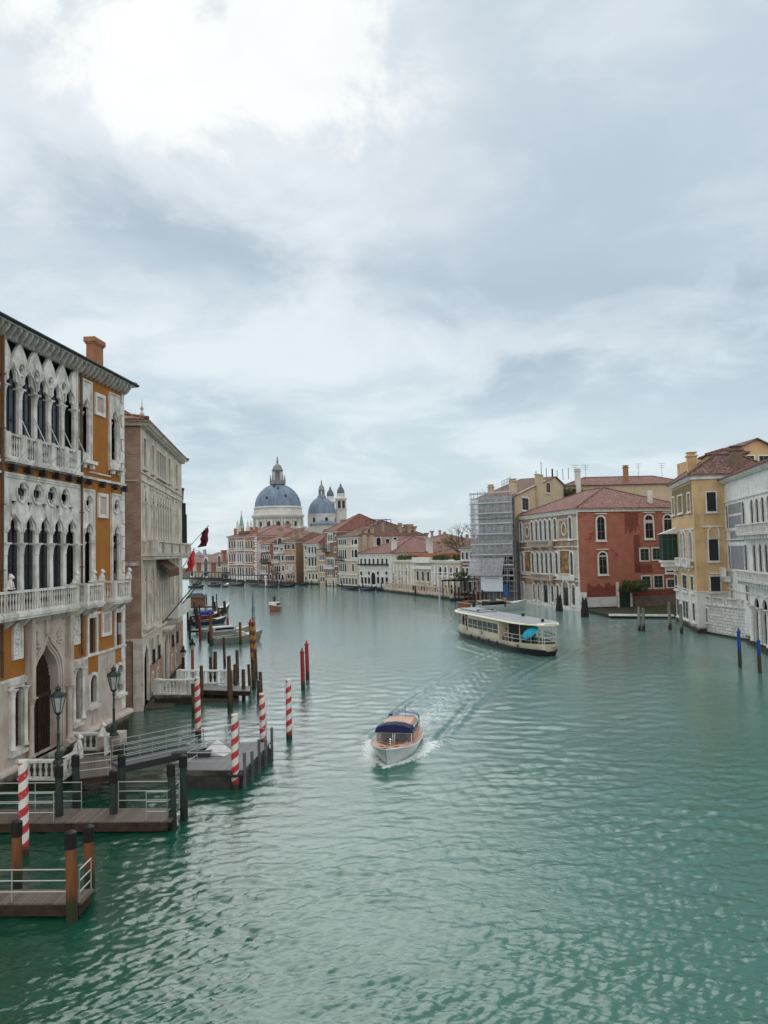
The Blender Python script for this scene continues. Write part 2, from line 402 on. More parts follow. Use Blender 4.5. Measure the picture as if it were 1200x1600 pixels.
# ------------------------------------------------------------ palette
white_stone = mat('istrian_stone', (.74, .72, .68), (.50, .48, .44), 1.2, .7, bump=.25, streak=(.12, .11, .09), streak_amt=.8, algae=True)
clean_stone = mat('pale_stone', (.76, .75, .72), (.58, .57, .54), 2.0, .7, bump=.2, streak=(.30, .28, .25), streak_amt=.6)
far_white = mat('white_render', (.66, .65, .61), (.54, .53, .48), .6, .8, streak=(.36, .34, .30), streak_amt=.6, algae=True)
grey_stone = mat('grey_stone', (.40, .38, .35), (.27, .255, .235), 1.5, .8, bump=.3, streak=(.11, .105, .09), algae=True)
dark_glass = glassmat('dark_glass', (.008, .010, .013), .15, .3)
blue_glass = glassmat('blue_glass', (.020, .034, .05), .15, .4)
shutter_green = mat('shutter_green', (.012, .035, .03), rough=.6)
shutter_dark = mat('shutter_dark', (.02, .022, .022), rough=.6)
red_tile = tilemat('red_roof_tile', (.29, .115, .088), (.42, .225, .18), (.14, .075, .06))
old_tile = tilemat('old_roof_tile', (.21, .10, .075), (.31, .18, .14), (.10, .07, .055))
bright_tile = tilemat('orange_roof_tile', (.29, .105, .07), (.38, .165, .115), (.17, .075, .055))
lead = mat('lead_sheet', (.10, .15, .225), (.16, .23, .315), .35, .5, spec=.5, streak=(.08, .10, .13), streak_amt=.6, stretch=(1, 1, .4))
iron = mat('black_iron', (.018, .02, .02), rough=.5)
steel = mat('galvanised_steel', (.42, .44, .44), rough=.35, metal=.7)
# ============================================================ WATER
WM = bpy.data.materials.new('canal_water'); WM.use_nodes = True
t = WM.node_tree; P = t.nodes['Principled BSDF']; nw = t.nodes.new; lk = t.links.new
P.inputs['Roughness'].default_value = .04; P.inputs['IOR'].default_value = 1.68
g = nw('ShaderNodeNewGeometry')
def wn_(sc, det, st, rg=.55, dist=0.0):
    mp = nw('ShaderNodeMapping'); lk(g.outputs['Position'], mp.inputs[0]); mp.inputs['Scale'].default_value = st
    mp.inputs['Rotation'].default_value = (0, 0, math.radians(-18))
    n = nw('ShaderNodeTexNoise'); lk(mp.outputs[0], n.inputs['Vector']); n.inputs['Scale'].default_value = sc
    n.inputs['Detail'].default_value = det; n.inputs['Roughness'].default_value = rg; n.inputs['Distortion'].default_value = dist
    return n.outputs[0]
mx = nw('ShaderNodeMix'); mx.data_type = 'RGBA'; lk(wn_(.05, 3, (1, 1, 1)), mx.inputs[0])
mx.inputs[6].default_value = (.005, .082, .050, 1); mx.inputs[7].default_value = (.014, .120, .090, 1)
at = nw('ShaderNodeAttribute'); at.attribute_name = 'foam'
fn = nw('ShaderNodeMath'); fn.operation = 'MULTIPLY_ADD'; lk(wn_(5.5, 8, (1, 1, 1), .7, .8), fn.inputs[0]); fn.inputs[1].default_value = 1.7; fn.inputs[2].default_value = -1.3
fa = nw('ShaderNodeMath'); fa.operation = 'ADD'; lk(fn.outputs[0], fa.inputs[0]); lk(at.outputs['Fac'], fa.inputs[1])
fr0 = nw('ShaderNodeMapRange'); lk(fa.outputs[0], fr0.inputs[0]); fr0.inputs[1].default_value = 0; fr0.inputs[2].default_value = .25
fg = nw('ShaderNodeMath'); fg.operation = 'MULTIPLY'; fg.use_clamp = True; lk(at.outputs['Fac'], fg.inputs[0]); fg.inputs[1].default_value = 8
fr = nw('ShaderNodeMath'); fr.operation = 'MULTIPLY'; lk(fr0.outputs[0], fr.inputs[0]); lk(fg.outputs[0], fr.inputs[1])
m2 = nw('ShaderNodeMix'); m2.data_type = 'RGBA'; lk(fr.outputs[0], m2.inputs[0]); lk(mx.outputs[2], m2.inputs[6]); m2.inputs[7].default_value = (.72, .78, .76, 1)
tq = nw('ShaderNodeSeparateXYZ'); lk(g.outputs['Position'], tq.inputs[0])          # pale far sheen and dark left-bank reflection, both painted into the body colour
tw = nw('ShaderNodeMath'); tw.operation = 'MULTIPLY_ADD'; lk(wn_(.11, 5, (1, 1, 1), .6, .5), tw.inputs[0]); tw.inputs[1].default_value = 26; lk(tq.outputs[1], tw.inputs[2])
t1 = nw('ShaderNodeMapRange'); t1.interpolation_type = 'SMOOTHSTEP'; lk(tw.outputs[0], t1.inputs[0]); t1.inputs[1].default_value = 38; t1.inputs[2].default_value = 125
tx_ = nw('ShaderNodeMath'); tx_.operation = 'MULTIPLY_ADD'; lk(wn_(.16, 5, (1, 1, 1), .6, .5), tx_.inputs[0]); tx_.inputs[1].default_value = 10; lk(tq.outputs[0], tx_.inputs[2])
t2 = nw('ShaderNodeMapRange'); t2.interpolation_type = 'SMOOTHSTEP'; lk(tx_.outputs[0], t2.inputs[0]); t2.inputs[1].default_value = -9; t2.inputs[2].default_value = 6
msheen = nw('ShaderNodeMix'); msheen.data_type = 'RGBA'; lk(t1.outputs[0], msheen.inputs[0]); lk(m2.outputs[2], msheen.inputs[6]); msheen.inputs[7].default_value = (.16, .27, .26, 1)
mbank = nw('ShaderNodeMix'); mbank.data_type = 'RGBA'; lk(t2.outputs[0], mbank.inputs[0]); mbank.inputs[6].default_value = (.003, .042, .022, 1); lk(mx.outputs[2], mbank.inputs[7])
lk(mbank.outputs[2], m2.inputs[6]); lk(msheen.outputs[2], P.inputs['Base Color'])
rr = nw('ShaderNodeMapRange'); lk(fr.outputs[0], rr.inputs[0]); rr.inputs[3].default_value = .04; rr.inputs[4].default_value = .7; lk(rr.outputs[0], P.inputs['Roughness'])
b1 = nw('ShaderNodeBump'); b1.inputs['Distance'].default_value = 1; b1.inputs['Strength'].default_value = .16
lk(wn_(2.3, 4, (1, 1.9, 1), .6, .8), b1.inputs['Height'])
sx = nw('ShaderNodeSeparateXYZ'); lk(g.outputs['Position'], sx.inputs[0])     # calmer water up the canal
for bb, hi, lo_ in ((b1, .08, .055), (None, .035, .028)):
    q = nw('ShaderNodeMapRange'); q.interpolation_type = 'SMOOTHSTEP'; lk(sx.outputs[1], q.inputs[0]); q.inputs[1].default_value = 30; q.inputs[2].default_value = 130; q.inputs[3].default_value = hi; q.inputs[4].default_value = lo_
    if bb: lk(q.outputs[0], bb.inputs['Strength'])
    else: q2 = q
b2 = nw('ShaderNodeBump'); b2.inputs['Distance'].default_value = 1; b2.inputs['Strength'].default_value = .045
lk(wn_(4.2, 4, (1, 1.8, 1), .6, .6), b2.inputs['Height']); lk(b1.outputs[0], b2.inputs['Normal']); lk(b2.outputs[0], P.inputs['Normal']); lk(q2.outputs[0], b2.inputs['Strength'])
# fan shaped sheet, denser near the bridge
NA, NR = 900, 1300
ang = np.linspace(math.radians(-56), math.radians(56), NA)
k0 = 1/7.0; k1 = 1/600.0
rad = np.concatenate([1/np.linspace(k0, k1, NR-3), [1100, 2500, 7000]])
AA, RR = np.meshgrid(ang, rad)
PX = RR*np.sin(AA); PY = RR*np.cos(AA)
Hh = np.zeros_like(PX)
wr = np.random.default_rng(11)
for i in range(72):
    lam = .22*(2.4/.22)**(wr.random()**1.1); th = math.radians(100+wr.normal(0, 34))
    kx, ky = 2*math.pi/lam*math.cos(th), 2*math.pi/lam*math.sin(th)
    amp = .0058*lam**.5*(.6+.8*wr.random())
    res = RR**2*(k0-k1)/(NR-3)                       # local row spacing
    fade = np.clip((lam/(res*2.2+RR*.0015))-1, 0, 1)
    ph = kx*PX+ky*PY+wr.random()*6.283+1.1*np.sin(.21*PX+.13*PY*(.5+wr.random())+wr.random()*6)
    Hh += amp*fade*(np.sin(ph)+.35*np.sin(2*ph+.6))
patch = .72+.30*np.sin(.17*PX+.6*np.sin(.21*PY)+1.3)*np.sin(.14*PY+.9*np.sin(.11*PX)+.4)+.22*np.sin(.53*PX-.39*PY+np.sin(.31*PX+.4*PY))+.12*np.sin(.9*PX+1.1*PY)
Hh *= patch*(1-.3*np.clip((PY-35)/80, 0, 1))*.85
foam = np.zeros_like(PX)
def wash(b, s_, half, amt=.9, spread=.28):
    """white water thrown off a moving hull: b bow, s_ stern"""
    global foam, Hh
    b = np.array(b[:2]); s_ = np.array(s_[:2]); d = (s_-b); Ln = np.hypot(*d); d = d/Ln
    a = (PX-b[0])*d[0]+(PY-b[1])*d[1]; c = np.abs((PX-b[0])*-d[1]+(PY-b[1])*d[0])
    w = half*np.clip(a/(Ln*.35)+.1, 0, 1)**.6+spread*np.clip(a, 0, 99)
    f = np.exp(-((c-w)/(.38+.13*np.clip(a, 0, 30)))**2)*np.exp(-np.clip(a-Ln*.75, 0, 99)/2.2)*(a > -.6)
    foam = np.maximum(foam, amt*f)
    Hh += .09*f
def trail(pts, w0, w1, amt, hgt):
    """churned water along a curved track"""
    global foam, Hh
    pts = [np.array(p[:2]) for p in pts]; best = np.full_like(PX, 1e9); tt = np.zeros_like(PX); acc = 0; lens = [np.hypot(*(q-p)) for p, q in zip(pts, pts[1:])]; tot = sum(lens)
    for p, q, l in zip(pts, pts[1:], lens):
        d = (q-p)/l; a = np.clip((PX-p[0])*d[0]+(PY-p[1])*d[1], 0, l); dist = np.hypot(PX-p[0]-a*d[0], PY-p[1]-a*d[1])
        k = dist < best; best = np.where(k, dist, best); tt = np.where(k, (acc+a)/tot, tt); acc += l
    w = w0+(w1-w0)*tt
    core = np.exp(-(best/w)**2); edge = np.exp(-((best-w*1.6)/(w*.45))**2)
    foam = np.maximum(foam, amt*core*(1-tt)**2)
    Hh += hgt*(edge*np.sin(best*6.0)*(1-tt*.6)+.6*core*np.sin(PX*7+np.sin(PY*3)*2)*np.sin(PY*6+np.sin(PX*4)*2)*(1-tt*.7))
TAXI_B, TAXI_S = W(606, 1197), W(635, 1152)
VAP_L, VAP_R = W(729, 1001), W(861, 1030)
wash(TAXI_B, TAXI_S, 1.05, .74, .12)
trail([TAXI_S, W(690, 1098), W(760, 1052), W(850, 1012), W(980, 985), W(1060, 975)], 1.15, 3.4, .6, .085)
wash(VAP_L, VAP_R, 2.0, .45, .05)
trail([W(735, 1010), W(790, 1026), W(850, 1040)], .8, 1.6, .6, .06)
trail([W(722, 985), W(745, 965), W(700, 955)], 1.5, 3.5, .3, .05)
trail([W(428, 955), W(428, 945), W(425, 938)], .8, 2.0, .5, .03)
vs = np.stack([PX, PY, Hh], -1).reshape(-1, 3)
nr, na = PX.shape
ii = (np.arange(nr-1)[:, None]*na+np.arange(na-1)[None, :]).reshape(-1)
quads = np.stack([ii, ii+na, ii+na+1, ii+1], -1)
me = bpy.data.meshes.new('water'); me.vertices.add(len(vs)); me.vertices.foreach_set('co', vs.reshape(-1).astype('f'))
me.loops.add(quads.size); me.loops.foreach_set('vertex_index', quads[:, ::-1].reshape(-1).astype('i'))
me.polygons.add(len(quads)); me.polygons.foreach_set('loop_start', np.arange(0, quads.size, 4).astype('i'))
me.polygons.foreach_set('use_smooth', np.ones(len(quads), bool)); me.update(calc_edges=True)
fa_ = me.attributes.new('foam', 'FLOAT', 'POINT'); fa_.data.foreach_set('value', foam.reshape(-1).astype('f'))
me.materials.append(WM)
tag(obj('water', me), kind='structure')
# ============================================================ LAND behind the waterfronts
land_m = mat('city_ground', (.16, .15, .135), (.11, .105, .095), .3, .9, algae=True)
lb = MB(); 
lb.slab([(-19.2, 10), (-19, 30), (-17.8, 50), (-21.5, 76), (-31, 110), (-60, 175), (-110, 300), (-420, 300), (-420, 10)], -1, .25)
lb.build('ground_left_bank', land_m)['kind'] = 'structure'
lb = MB()
lb.slab([(140, 30), (47, 60), (43, 90), (42.5, 112), (36, 121), (33, 130), (27.5, 152), (20, 160), (16.6, 166), (2, 202), (0, 214), (-10, 234), (-22, 256), (-42, 284), (-52, 308), (-67, 322), (-84, 352), (-170, 380), (-170, 800), (900, 800), (900, 30)], -1, .25)
lb.build('ground_right_bank', land_m)['kind'] = 'structure'
# ============================================================ LEFT: ochre gothic palace
class Bld:
    def __init__(s, name, label, cat, p0, p1, group=None):
        s.p0 = Vector((p0[0], p0[1])); p1 = Vector((p1[0], p1[1])); s.L = (p1-s.p0).length; s.d = (p1-s.p0)/s.L
        s.e = empty(name, (s.p0.x, s.p0.y, 0), math.atan2(s.d.y, s.d.x), label, cat, group)
    def uz(s, x, y, off=0.0):
        """photo point -> (u, z) on the facade plane; off = metres proud of it"""
        r = ray(x, y); n = Vector((-s.d.y, s.d.x)); q = s.p0-n*off
        tt = q.dot(n)/(r.x*n.x+r.y*n.y)
        return (Vector((r.x*tt, r.y*tt))-s.p0).dot(s.d), CAM_H+r.z*tt
    def u(s, x, y, off=0.0): return s.uz(x, y, off)[0]
    def z(s, x, y, off=0.0): return s.uz(x, y, off)[1]
    def w(s, u, y, z=0):
        return Vector((s.p0.x+s.d.x*u-s.d.y*y, s.p0.y+s.d.y*u+s.d.x*y, z))
    def mb(s, name, mats, b, **k): return b.build(name, mats, s.e, **k)
    def wall(s, D, H, mats, z0=-1.0, u0=0.0, u1=None, y0=0.0, name='wall'):
        return s.mb(name, mats, MB().box(u0, y0, z0, s.L if u1 is None else u1, y0+D, H))
    def cornice(s, H, D, m_, h=.5, out=.45, dent=0, u0=0.0, u1=None, sides=True):
        u1 = s.L if u1 is None else u1; b = MB(); sx = out if sides else 0
        b.box(u0-sx, -out, H-h*.3, u1+sx, D+.1, H+.05); b.box(u0-sx*.5, -out*.5, H-h, u1+sx*.5, D+.05, H-h*.3-.004)
        if dent:
            n = int((u1-u0)/dent)
            for i in range(n):
                x = u0+(i+.3)*(u1-u0)/n; b.box(x, -out*.9, H-h*.72, x+dent*.4, -out*.5-.003, H-h*.3-.006)
        return s.mb('cornice', m_, b)
    def hip(s, D, H, rise, m_, over=.6, u0=0.0, u1=None, y0=0.0, ridge='x', gable=False, name='roof', th=.14):
        u1 = s.L if u1 is None else u1; a, b_, c, d = u0-over, u1+over, y0-over, y0+D+over
        w, h = b_-a, d-c; z0, z1 = H, H+rise
        if ridge == 'x':
            k = 0 if gable else min(h/2, w*.45); r1, r2 = (a+k, (c+d)/2), (b_-k, (c+d)/2)
            fs = [(0, 1, 5, 4), (1, 2, 5), (2, 3, 4, 5), (3, 0, 4)]
        else:
            k = 0 if gable else min(w/2, h*.45); r1, r2 = ((a+b_)/2, c+k), ((a+b_)/2, d-k)
            fs = [(0, 1, 4), (1, 2, 5, 4), (2, 3, 5), (3, 0, 4, 5)]
        vs = [(a, c, z0), (b_, c, z0), (b_, d, z0), (a, d, z0), (*r1, z1), (*r2, z1)]
        lo = [(a, c, z0-th), (b_, c, z0-th), (b_, d, z0-th), (a, d, z0-th)]
        m = MB().add(vs, fs); m.add([vs[0], vs[1], vs[2], vs[3]]+lo, [(0, 4, 5, 1), (1, 5, 6, 2), (2, 6, 7, 3), (3, 7, 4, 0), (4, 7, 6, 5)])
        # ridge and hip tiles
        for p, q in ([(0, 4), (1, 5), (2, 5), (3, 4), (4, 5)] if ridge == 'x' else [(0, 4), (1, 4), (2, 5), (3, 5), (4, 5)]):
            p_, q_ = Vector(vs[p]), Vector(vs[q])
            if (p_-q_).length > .5: m.tube([p_+Vector((0, 0, .03)), q_+Vector((0, 0, .03))], .13, 5)
        return s.mb(name, m_, m)
    def chimney(s, u, y, z0, z1, w=.9, style='box', m_=None, cap=None):
        m_ = m_ or mat('chimney_render', (.42, .30, .22), (.30, .21, .16), 1.5)
        b = MB().box(u-w/2, y-w/2, z0, u+w/2, y+w/2, z1)
        if style == 'flare':
            h = w*1.3
            b.add([(u-w/2, y-w/2, z1), (u+w/2, y-w/2, z1), (u+w/2, y+w/2, z1), (u-w/2, y+w/2, z1), (u-w, y-w, z1+h), (u+w, y-w, z1+h), (u+w, y+w, z1+h), (u-w, y+w, z1+h)], [(0, 1, 5, 4), (1, 2, 6, 5), (2, 3, 7, 6), (3, 0, 4, 7), (4, 5, 6, 7)])
        else:
            b.box(u-w*.65, y-w*.65, z1, u+w*.65, y+w*.65, z1+.18); b.box(u-w*.4, y-w*.4, z1+.18, u+w*.4, y+w*.4, z1+.5)
            b.box(u-w*.6, y-w*.6, z1+.5, u+w*.6, y+w*.6, z1+.6)
        return s.mb('chimney', m_, b)
WC = {}
def win(b, u, z0, w, h, kind='rect', fm=None, gm=None, t=.16, sill=True, hood=False, near=False, mull=True, proud=.12, shut=None, y=0.0, label=None, side=None, blind=0):
    """one window as a part (far: one mesh; near: frame with a pane and, if open, shutters as sub-parts)"""
    fm = fm or clean_stone; gm = gm or dark_glass
    key = (round(w, 2), round(h, 2), kind, fm.name, gm.name, t, sill, hood, near, mull, proud, shut.name if shut else 0, blind)
    if key not in WC:
        f = MB(); f.ring(shape(kind, 0, 0, w, h, t), shape(kind, 0, 0, w, h), -proud, .05)
        if sill: f.box(-w/2-t*1.5, -proud-.14, -t-.12, w/2+t*1.5, .02, -t-.004)
        if hood:
            if hood == 'arch': f.box(-w/2-t*1.6, -proud-.16, h+t+.004, w/2+t*1.6, .02, h+t+.15)
            else: f.box(-w/2-t*1.4, -proud-.12, h+t+.15, w/2+t*1.4, .02, h+t+.3)
        p = MB(); p.flat(shape(kind, 0, 0, w, h, .01), -.025 if not near else .0 - .025, 0)
        if mull:
            p.box(-.035, -.055, 0, .035, -.028, h*.97, 1)
            for q in (.36, .68): p.box(-w/2, -.05, h*q-.025, -.037, -.029, h*q+.025, 1); p.box(.037, -.05, h*q-.025, w/2, -.029, h*q+.025, 1)
        if blind: p.box(-w/2+.02, -.085, h*(1-blind), w/2-.02, -.06, h*.98-(0 if kind == 'rect' else w*.5), 2)
        if shut:
            for q in (-1, 1): f.box(q*(w/2+t+.02), -.09, 0, q*(w/2+t+w*.48), -.03, h*(1 if kind == 'rect' else .85), 1)
        wf = mat('window_joinery', (.20, .19, .17), rough=.6); bl = mat('roller_blind', (.52, .50, .46), rough=.8)
        if near: WC[key] = (f.mesh('window', [fm, shut or fm]), p.mesh('pane', [gm, wf, bl]))
        else:
            n = len(f.v); f.v += p.v; f.f += [tuple(i+n for i in q) for q in p.f]; f.m += [q+2 for q in p.m]; f.sm += p.sm
            WC[key] = (f.mesh('window', [fm, shut or fm, gm, wf, bl]), None)
    a, c = WC[key]
    if side is None: o = obj('window', a, b.e, (u, y, z0))
    else: o = obj('window', a, b.e, (side[0], side[1], z0), side[2])
    if label: o['label'] = label
    if c: obj('pane', c, o)
    return o
def balusters(f, x0, x1, y, z0, z1, n, r=.06, mi=0, axis='x', piers=True):
    """rail, base and turned balusters along x (or y) from x0 to x1"""
    h = z1-z0
    def bx(a, b_, hw, za, zb):
        if axis == 'x': f.box(a, y-hw, za, b_, y+hw, zb, mi)
        else: f.box(y-hw, a, za, y+hw, b_, zb, mi)
    bx(x0, x1, r*1.9, z0, z0+.1); bx(x0, x1, r*2.1, z1-.11, z1)
    for i in range(n):
        q = x0+(i+.5)*(x1-x0)/n; cx, cy = (q, y) if axis == 'x' else (y, q)
        f.lathe(cx, cy, [(r*.6, z0+.1), (r*1.05, z0+.1+h*.18), (r*.45, z0+h*.5), (r*1.0, z0+h*.68), (r*.55, z1-.11)], 6, mi)
    if piers:
        for q in (x0, x1): 
            if axis == 'x': f.box(q-r*2.3, y-r*2.4, z0-.004, q+r*2.3, y+r*2.4, z1+.04, mi)
            else: f.box(y-r*2.4, q-r*2.3, z0-.004, y+r*2.4, q+r*2.3, z1+.04, mi)
def column(f, x, y, z0, z1, r, mi=0, cap=.35):
    f.lathe(x, y, [(r*1.5, z0), (r*1.5, z0+r*.7), (r*1.05, z0+r*1.4), (r, z0+(z1-z0)*.3), (r*.92, z1-cap), (r*1.15, z1-cap), (r*1.02, z1-cap*.85), (r*1.25, z1-cap*.5), (r*1.75, z1-cap*.14)], 10, mi)
    f.box(x-r*1.7, y-r*1.7, z1-cap*.14, x+r*1.7, y+r*1.7, z1, mi)
def lion(parent_name, loc, rz, label):
    """small seated stone lion on a pier"""
    b = MB(); b.box(-.16, -.2, 0, .16, .2, .06)
    b.loft([[(math.cos(a)*rx, cy+math.sin(a)*ry, z) for a in [2*math.pi*i/10 for i in range(10)]] for z, rx, ry, cy in ((.06, .15, .17, .02), (.18, .13, .15, .03), (.34, .10, .11, -.02), (.46, .07, .08, -.05))], 0, True, True)
    b.sphere((0, -.08, .55), .12, 8, 6, sc=(1, 1, 1)); b.sphere((0, -.19, .53), .055, 6, 5)
    for q in (-1, 1):
        b.tube([(q*.08, -.1, .34), (q*.08, -.16, .08)], [.05, .04], 6); b.sphere((q*.08, -.05, .67), .035, 5, 4)
    o = b.build(parent_name, clean_stone, None, loc, rz); return tag(o, label, 'statue', 'small stone lions round the palace water gate')
A0 = Vector((-17.6416, 32.972)); Ad = Vector((.083045, .996546))
P = Bld('gothic_palace', 'ochre gothic palace with white stone tracery loggias at the left edge', 'palace', A0, A0+Ad*15.3)
ochre = mat('ochre_stucco', (.375, .150, .032), (.32, .122, .026), .7, .85, bump=.12, bscale=14, streak=(.20, .085, .03), streak_amt=.4, blotch=(.42, .19, .055), blotch_lo=.62)
base_stone = mat('plinth_stone', (.54, .48, .42), (.42, .35, .30), .9, .75, bump=.3, streak=(.25, .20, .17), streak_amt=.8, algae=True, blotch=(.40, .30, .26), blotch_lo=.56)
FB = -.0; UMIN = -4.0; UM = 15.3
shift = lambda k: -k
# white panels (u0,z0,u1,z1) with their openings
panels = []
lo2 = (2.02, 15.17, 9.12, 20.95); arches2 = [2.8+1.355*k for k in range(5)]
lo1 = (2.02, 8.05, 9.42, 14.45); arches1 = [2.95+1.36*k for k in range(5)]
panels.append((lo2, [shape('trefoil', c, 15.25, 1.06, 4.4, n=8) for c in arches2]
               + [shape('tri', c, 19.92, 1.12, .92) for c in arches2] + [shape('quatre', c-.6775, 19.35, .42, .5) for c in arches2[1:]], 'loggia'))
panels.append((lo1, [shape('trefoil', c, 8.12, 1.06, 4.5) for c in arches1]
               + [shape('quatre', c+.68, 13.27, .86, .92) for c in arches1[:-1]] + [shape('tri', c, 12.85, .46, .42) for c in arches1], 'loggia'))
panels.append(((9.45, 15.75, 10.85, 20.6), [shape('trefoil', 10.13, 16.45, .72, 3.1)], 'window'))
panels.append(((13.1, 15.75, 14.6, 20.55), [shape('trefoil', 13.83, 16.45, .76, 3.05)], 'window'))
for c, a, b_ in ((10.4, 9.68, 11.15), (14.05, 13.35, 14.7)):
    panels.append(((a, 8.05, b_, 14.4), [shape('trefoil', c, 8.2, .82, 4.3), shape('quatre', c, 13.15, .7, .95)], 'window'))
wins0 = [('mz', 10.92, 5.12, .95, 2.0, 'rect'), ('mz', 14.42, 5.14, .85, 2.0, 'rect')]
outer = rect(UMIN, 5.05, UM, 21.0)
portal_r = (4.02, .9, 8.3, 7.7)
holes = [rect(*p[0]) for p in panels] + [shape(k, u, z, w, h) for _, u, z, w, h, k in wins0]
# repeat bay on the off-frame left part so the wall stays right from a step aside
holes += [shape('ogee', .2, 8.3, .9, 4.2), shape('ogee', .2, 15.9, .9, 4)]
pan = MB(); pan.panel([(UMIN, 5.05), (4.02, 5.05), (4.02, 7.7), (8.3, 7.7), (8.3, 5.05), (UM, 5.05), (UM, 21.0), (UMIN, 21.0)], holes, 0, .2)
P.mb('wall', ochre, pan)
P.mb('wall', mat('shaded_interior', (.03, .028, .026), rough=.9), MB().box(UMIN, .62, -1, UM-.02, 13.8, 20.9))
P.mb('end_wall', ochre, MB().box(UMIN-.02, .003, -1, UMIN-.003, 14, 20.98))
P.mb('side_wall', ochre, MB().box(UM-.012, .36, 1.1, UM, 14, 21).box(UMIN, 13.8, -1, UM-.012, 14, 20.98))
for k, (r, hs, nm) in enumerate(panels):
    f = MB(); f.panel(rect(*r), hs, -.07, .15, edge=.075)
    f.ring(rect(*r), rect(r[0]+.1, r[1]+.1, r[2]-.1, r[3]-.1), -.13, -.071)
    for h in hs:                                             # raised mouldings following each opening
        n = len(h); cxh = sum(p[0] for p in h)/n; czh = sum(p[1] for p in h)/n
        if n >= 20:
            xs = [p[0] for p in h]; zs = [p[1] for p in h]; w_ = max(xs)-min(xs); hh = max(zs)-min(zs)
            if n == 32: f.ring([(cxh+(w_/2+.13)*math.cos(2*math.pi*i/24), czh+(w_/2+.13)*math.sin(2*math.pi*i/24)) for i in range(24)], [(cxh+(w_/2+.06)*math.cos(2*math.pi*i/24), czh+(w_/2+.06)*math.sin(2*math.pi*i/24)) for i in range(24)], -.15, -.071)
    o = P.mb(nm, white_stone, f)
    # ogee hood mouldings over arches
    for h in hs:
        if len(h) == 21:
            xs = [p[0] for p in h]; zs = [p[1] for p in h]; c = (max(xs)+min(xs))/2; w_ = max(xs)-min(xs); top = max(zs)
            hm = shape('ogee', c, top-w_*1.0-.01, w_+.06, w_*1.0+.05)
            ou = shape('ogee', c, top-w_*1.0-.01, w_+.06, w_*1.0+.05, .09)
            pts_i, pts_o = hm[2:], ou[2:]
            g_ = MB(); n = len(pts_i)
            vs = [(x, -.15, z) for x, z in pts_o]+[(x, -.15, z) for x, z in pts_i]+[(x, -.07, z) for x, z in pts_o]+[(x, -.07, z) for x, z in pts_i]
            fs = []
            for i in range(n-1): fs += [(i, i+1, n+i+1, n+i), (i, 2*n+i, 2*n+i+1, i+1), (n+i, n+i+1, 3*n+i+1, 3*n+i)]
            g_.add(vs, fs); g_.build('hood_mould', white_stone, o)
# glazing set back behind the tracery, with timber frames
gl = MB()
jn = mat('dark_joinery', (.028, .03, .034), rough=.5)
for (r, hs, nm) in panels:
    u0, z0, u1, z1 = r; g_ = MB(); g_.box(u0+.05, .42, z0+.05, u1-.05, .46, z1-.05, 0)
    q = u0+.35
    while q < u1-.2: g_.box(q-.035, .385, z0+.08, q+.035, .418, z1-.1, 1); q += .45
    for zf in (.35, .62): g_.box(u0+.06, .38, z0+(z1-z0)*zf-.04, u1-.06, .384, z0+(z1-z0)*zf+.04, 1)
    P.mb('window_glazing', [blue_glass, jn], g_)
for u, z in ((.2, 8.3), (.2, 15.9)): P.mb('window_glazing', [blue_glass, jn], MB().box(u-.6, .36, z-.1, u+.6, .4, z+4.3))
# free-standing columns in the two loggias
for zz0, zz1, cs, r in ((15.2, 18.66, [c-.6775 for c in arches2]+[8.86], .155), (8.12, 11.3, [c-.68 for c in arches1]+[9.07], .17)):
    for c in cs:
        f = MB(); column(f, c, -.02, zz0, zz1, r*.82, cap=.5 if zz0 > 12 else .55); P.mb('column', white_stone, f)
for c, z0_, z1_ in ((10.13-.46, 16.4, 18.7), (10.13+.46, 16.4, 18.7), (13.83-.5, 16.4, 18.7), (13.83+.5, 16.4, 18.7), (9.9, 8.2, 11.4), (10.9, 8.2, 11.4), (13.55, 8.2, 11.4), (14.55, 8.2, 11.4)):
    f = MB(); column(f, c, -.03, z0_, z1_, .075, cap=.35); P.mb('column', white_stone, f)
# top loggia balustrade between the columns
f = MB()
for k in range(5):
    c = arches2[k]; balusters(f, c-.5, c+.5, -.16, 15.22, 16.38, 5, .05, piers=False)
f.box(2.0, -.42, 15.02, 9.15, -.075, 15.2)
for c in [c-.6775 for c in arches2]+[8.86]: f.box(c-.2, -.30, 15.2, c+.2, -.075, 16.42)
P.mb('balustrade', white_stone, f)
arm = mat('awning_arm_paint', (.45, .47, .48), rough=.4)
for k in range(5):
    c = arches2[k]; P.mb('awning_arm', arm, MB().tube([(c+.35, -.1, 17.6), (c-.1, -1.1, 15.9)], .025, 5).tube([(c-.1, -1.1, 15.9), (c-.25, -.35, 14.9)], .02, 5))
# sills under the single top windows
for c, w_ in ((10.15, 1.5), (13.85, 1.6)):
    P.mb('window_sill', white_stone, MB().box(c-w_/2, -.42, 15.8, c+w_/2, -.075, 15.98).box(c-w_*.4, -.3, 15.55, c-w_*.25, -.075, 15.796).box(c+w_*.25, -.3, 15.55, c+w_*.4, -.075, 15.796))
# string course, floodlights
P.mb('string_course', white_stone, MB().box(UMIN, -.14, 14.98, UM+.1, -.003, 15.12).box(UMIN, -.16, 14.46, 9.3, -.003, 14.56).box(10.6, -.1, 15.36, 13.3, -.003, 15.44))
for u in [2.6+1.35*k for k in range(5)]+[9.2, 10.2, 11.9, 13.6, 14.95]:
    P.mb('floodlight', iron, MB().box(u-.12, -.38, 14.6, u+.12, -.14, 14.95).box(u-.04, -.14, 14.72, u+.04, 0, 14.8))
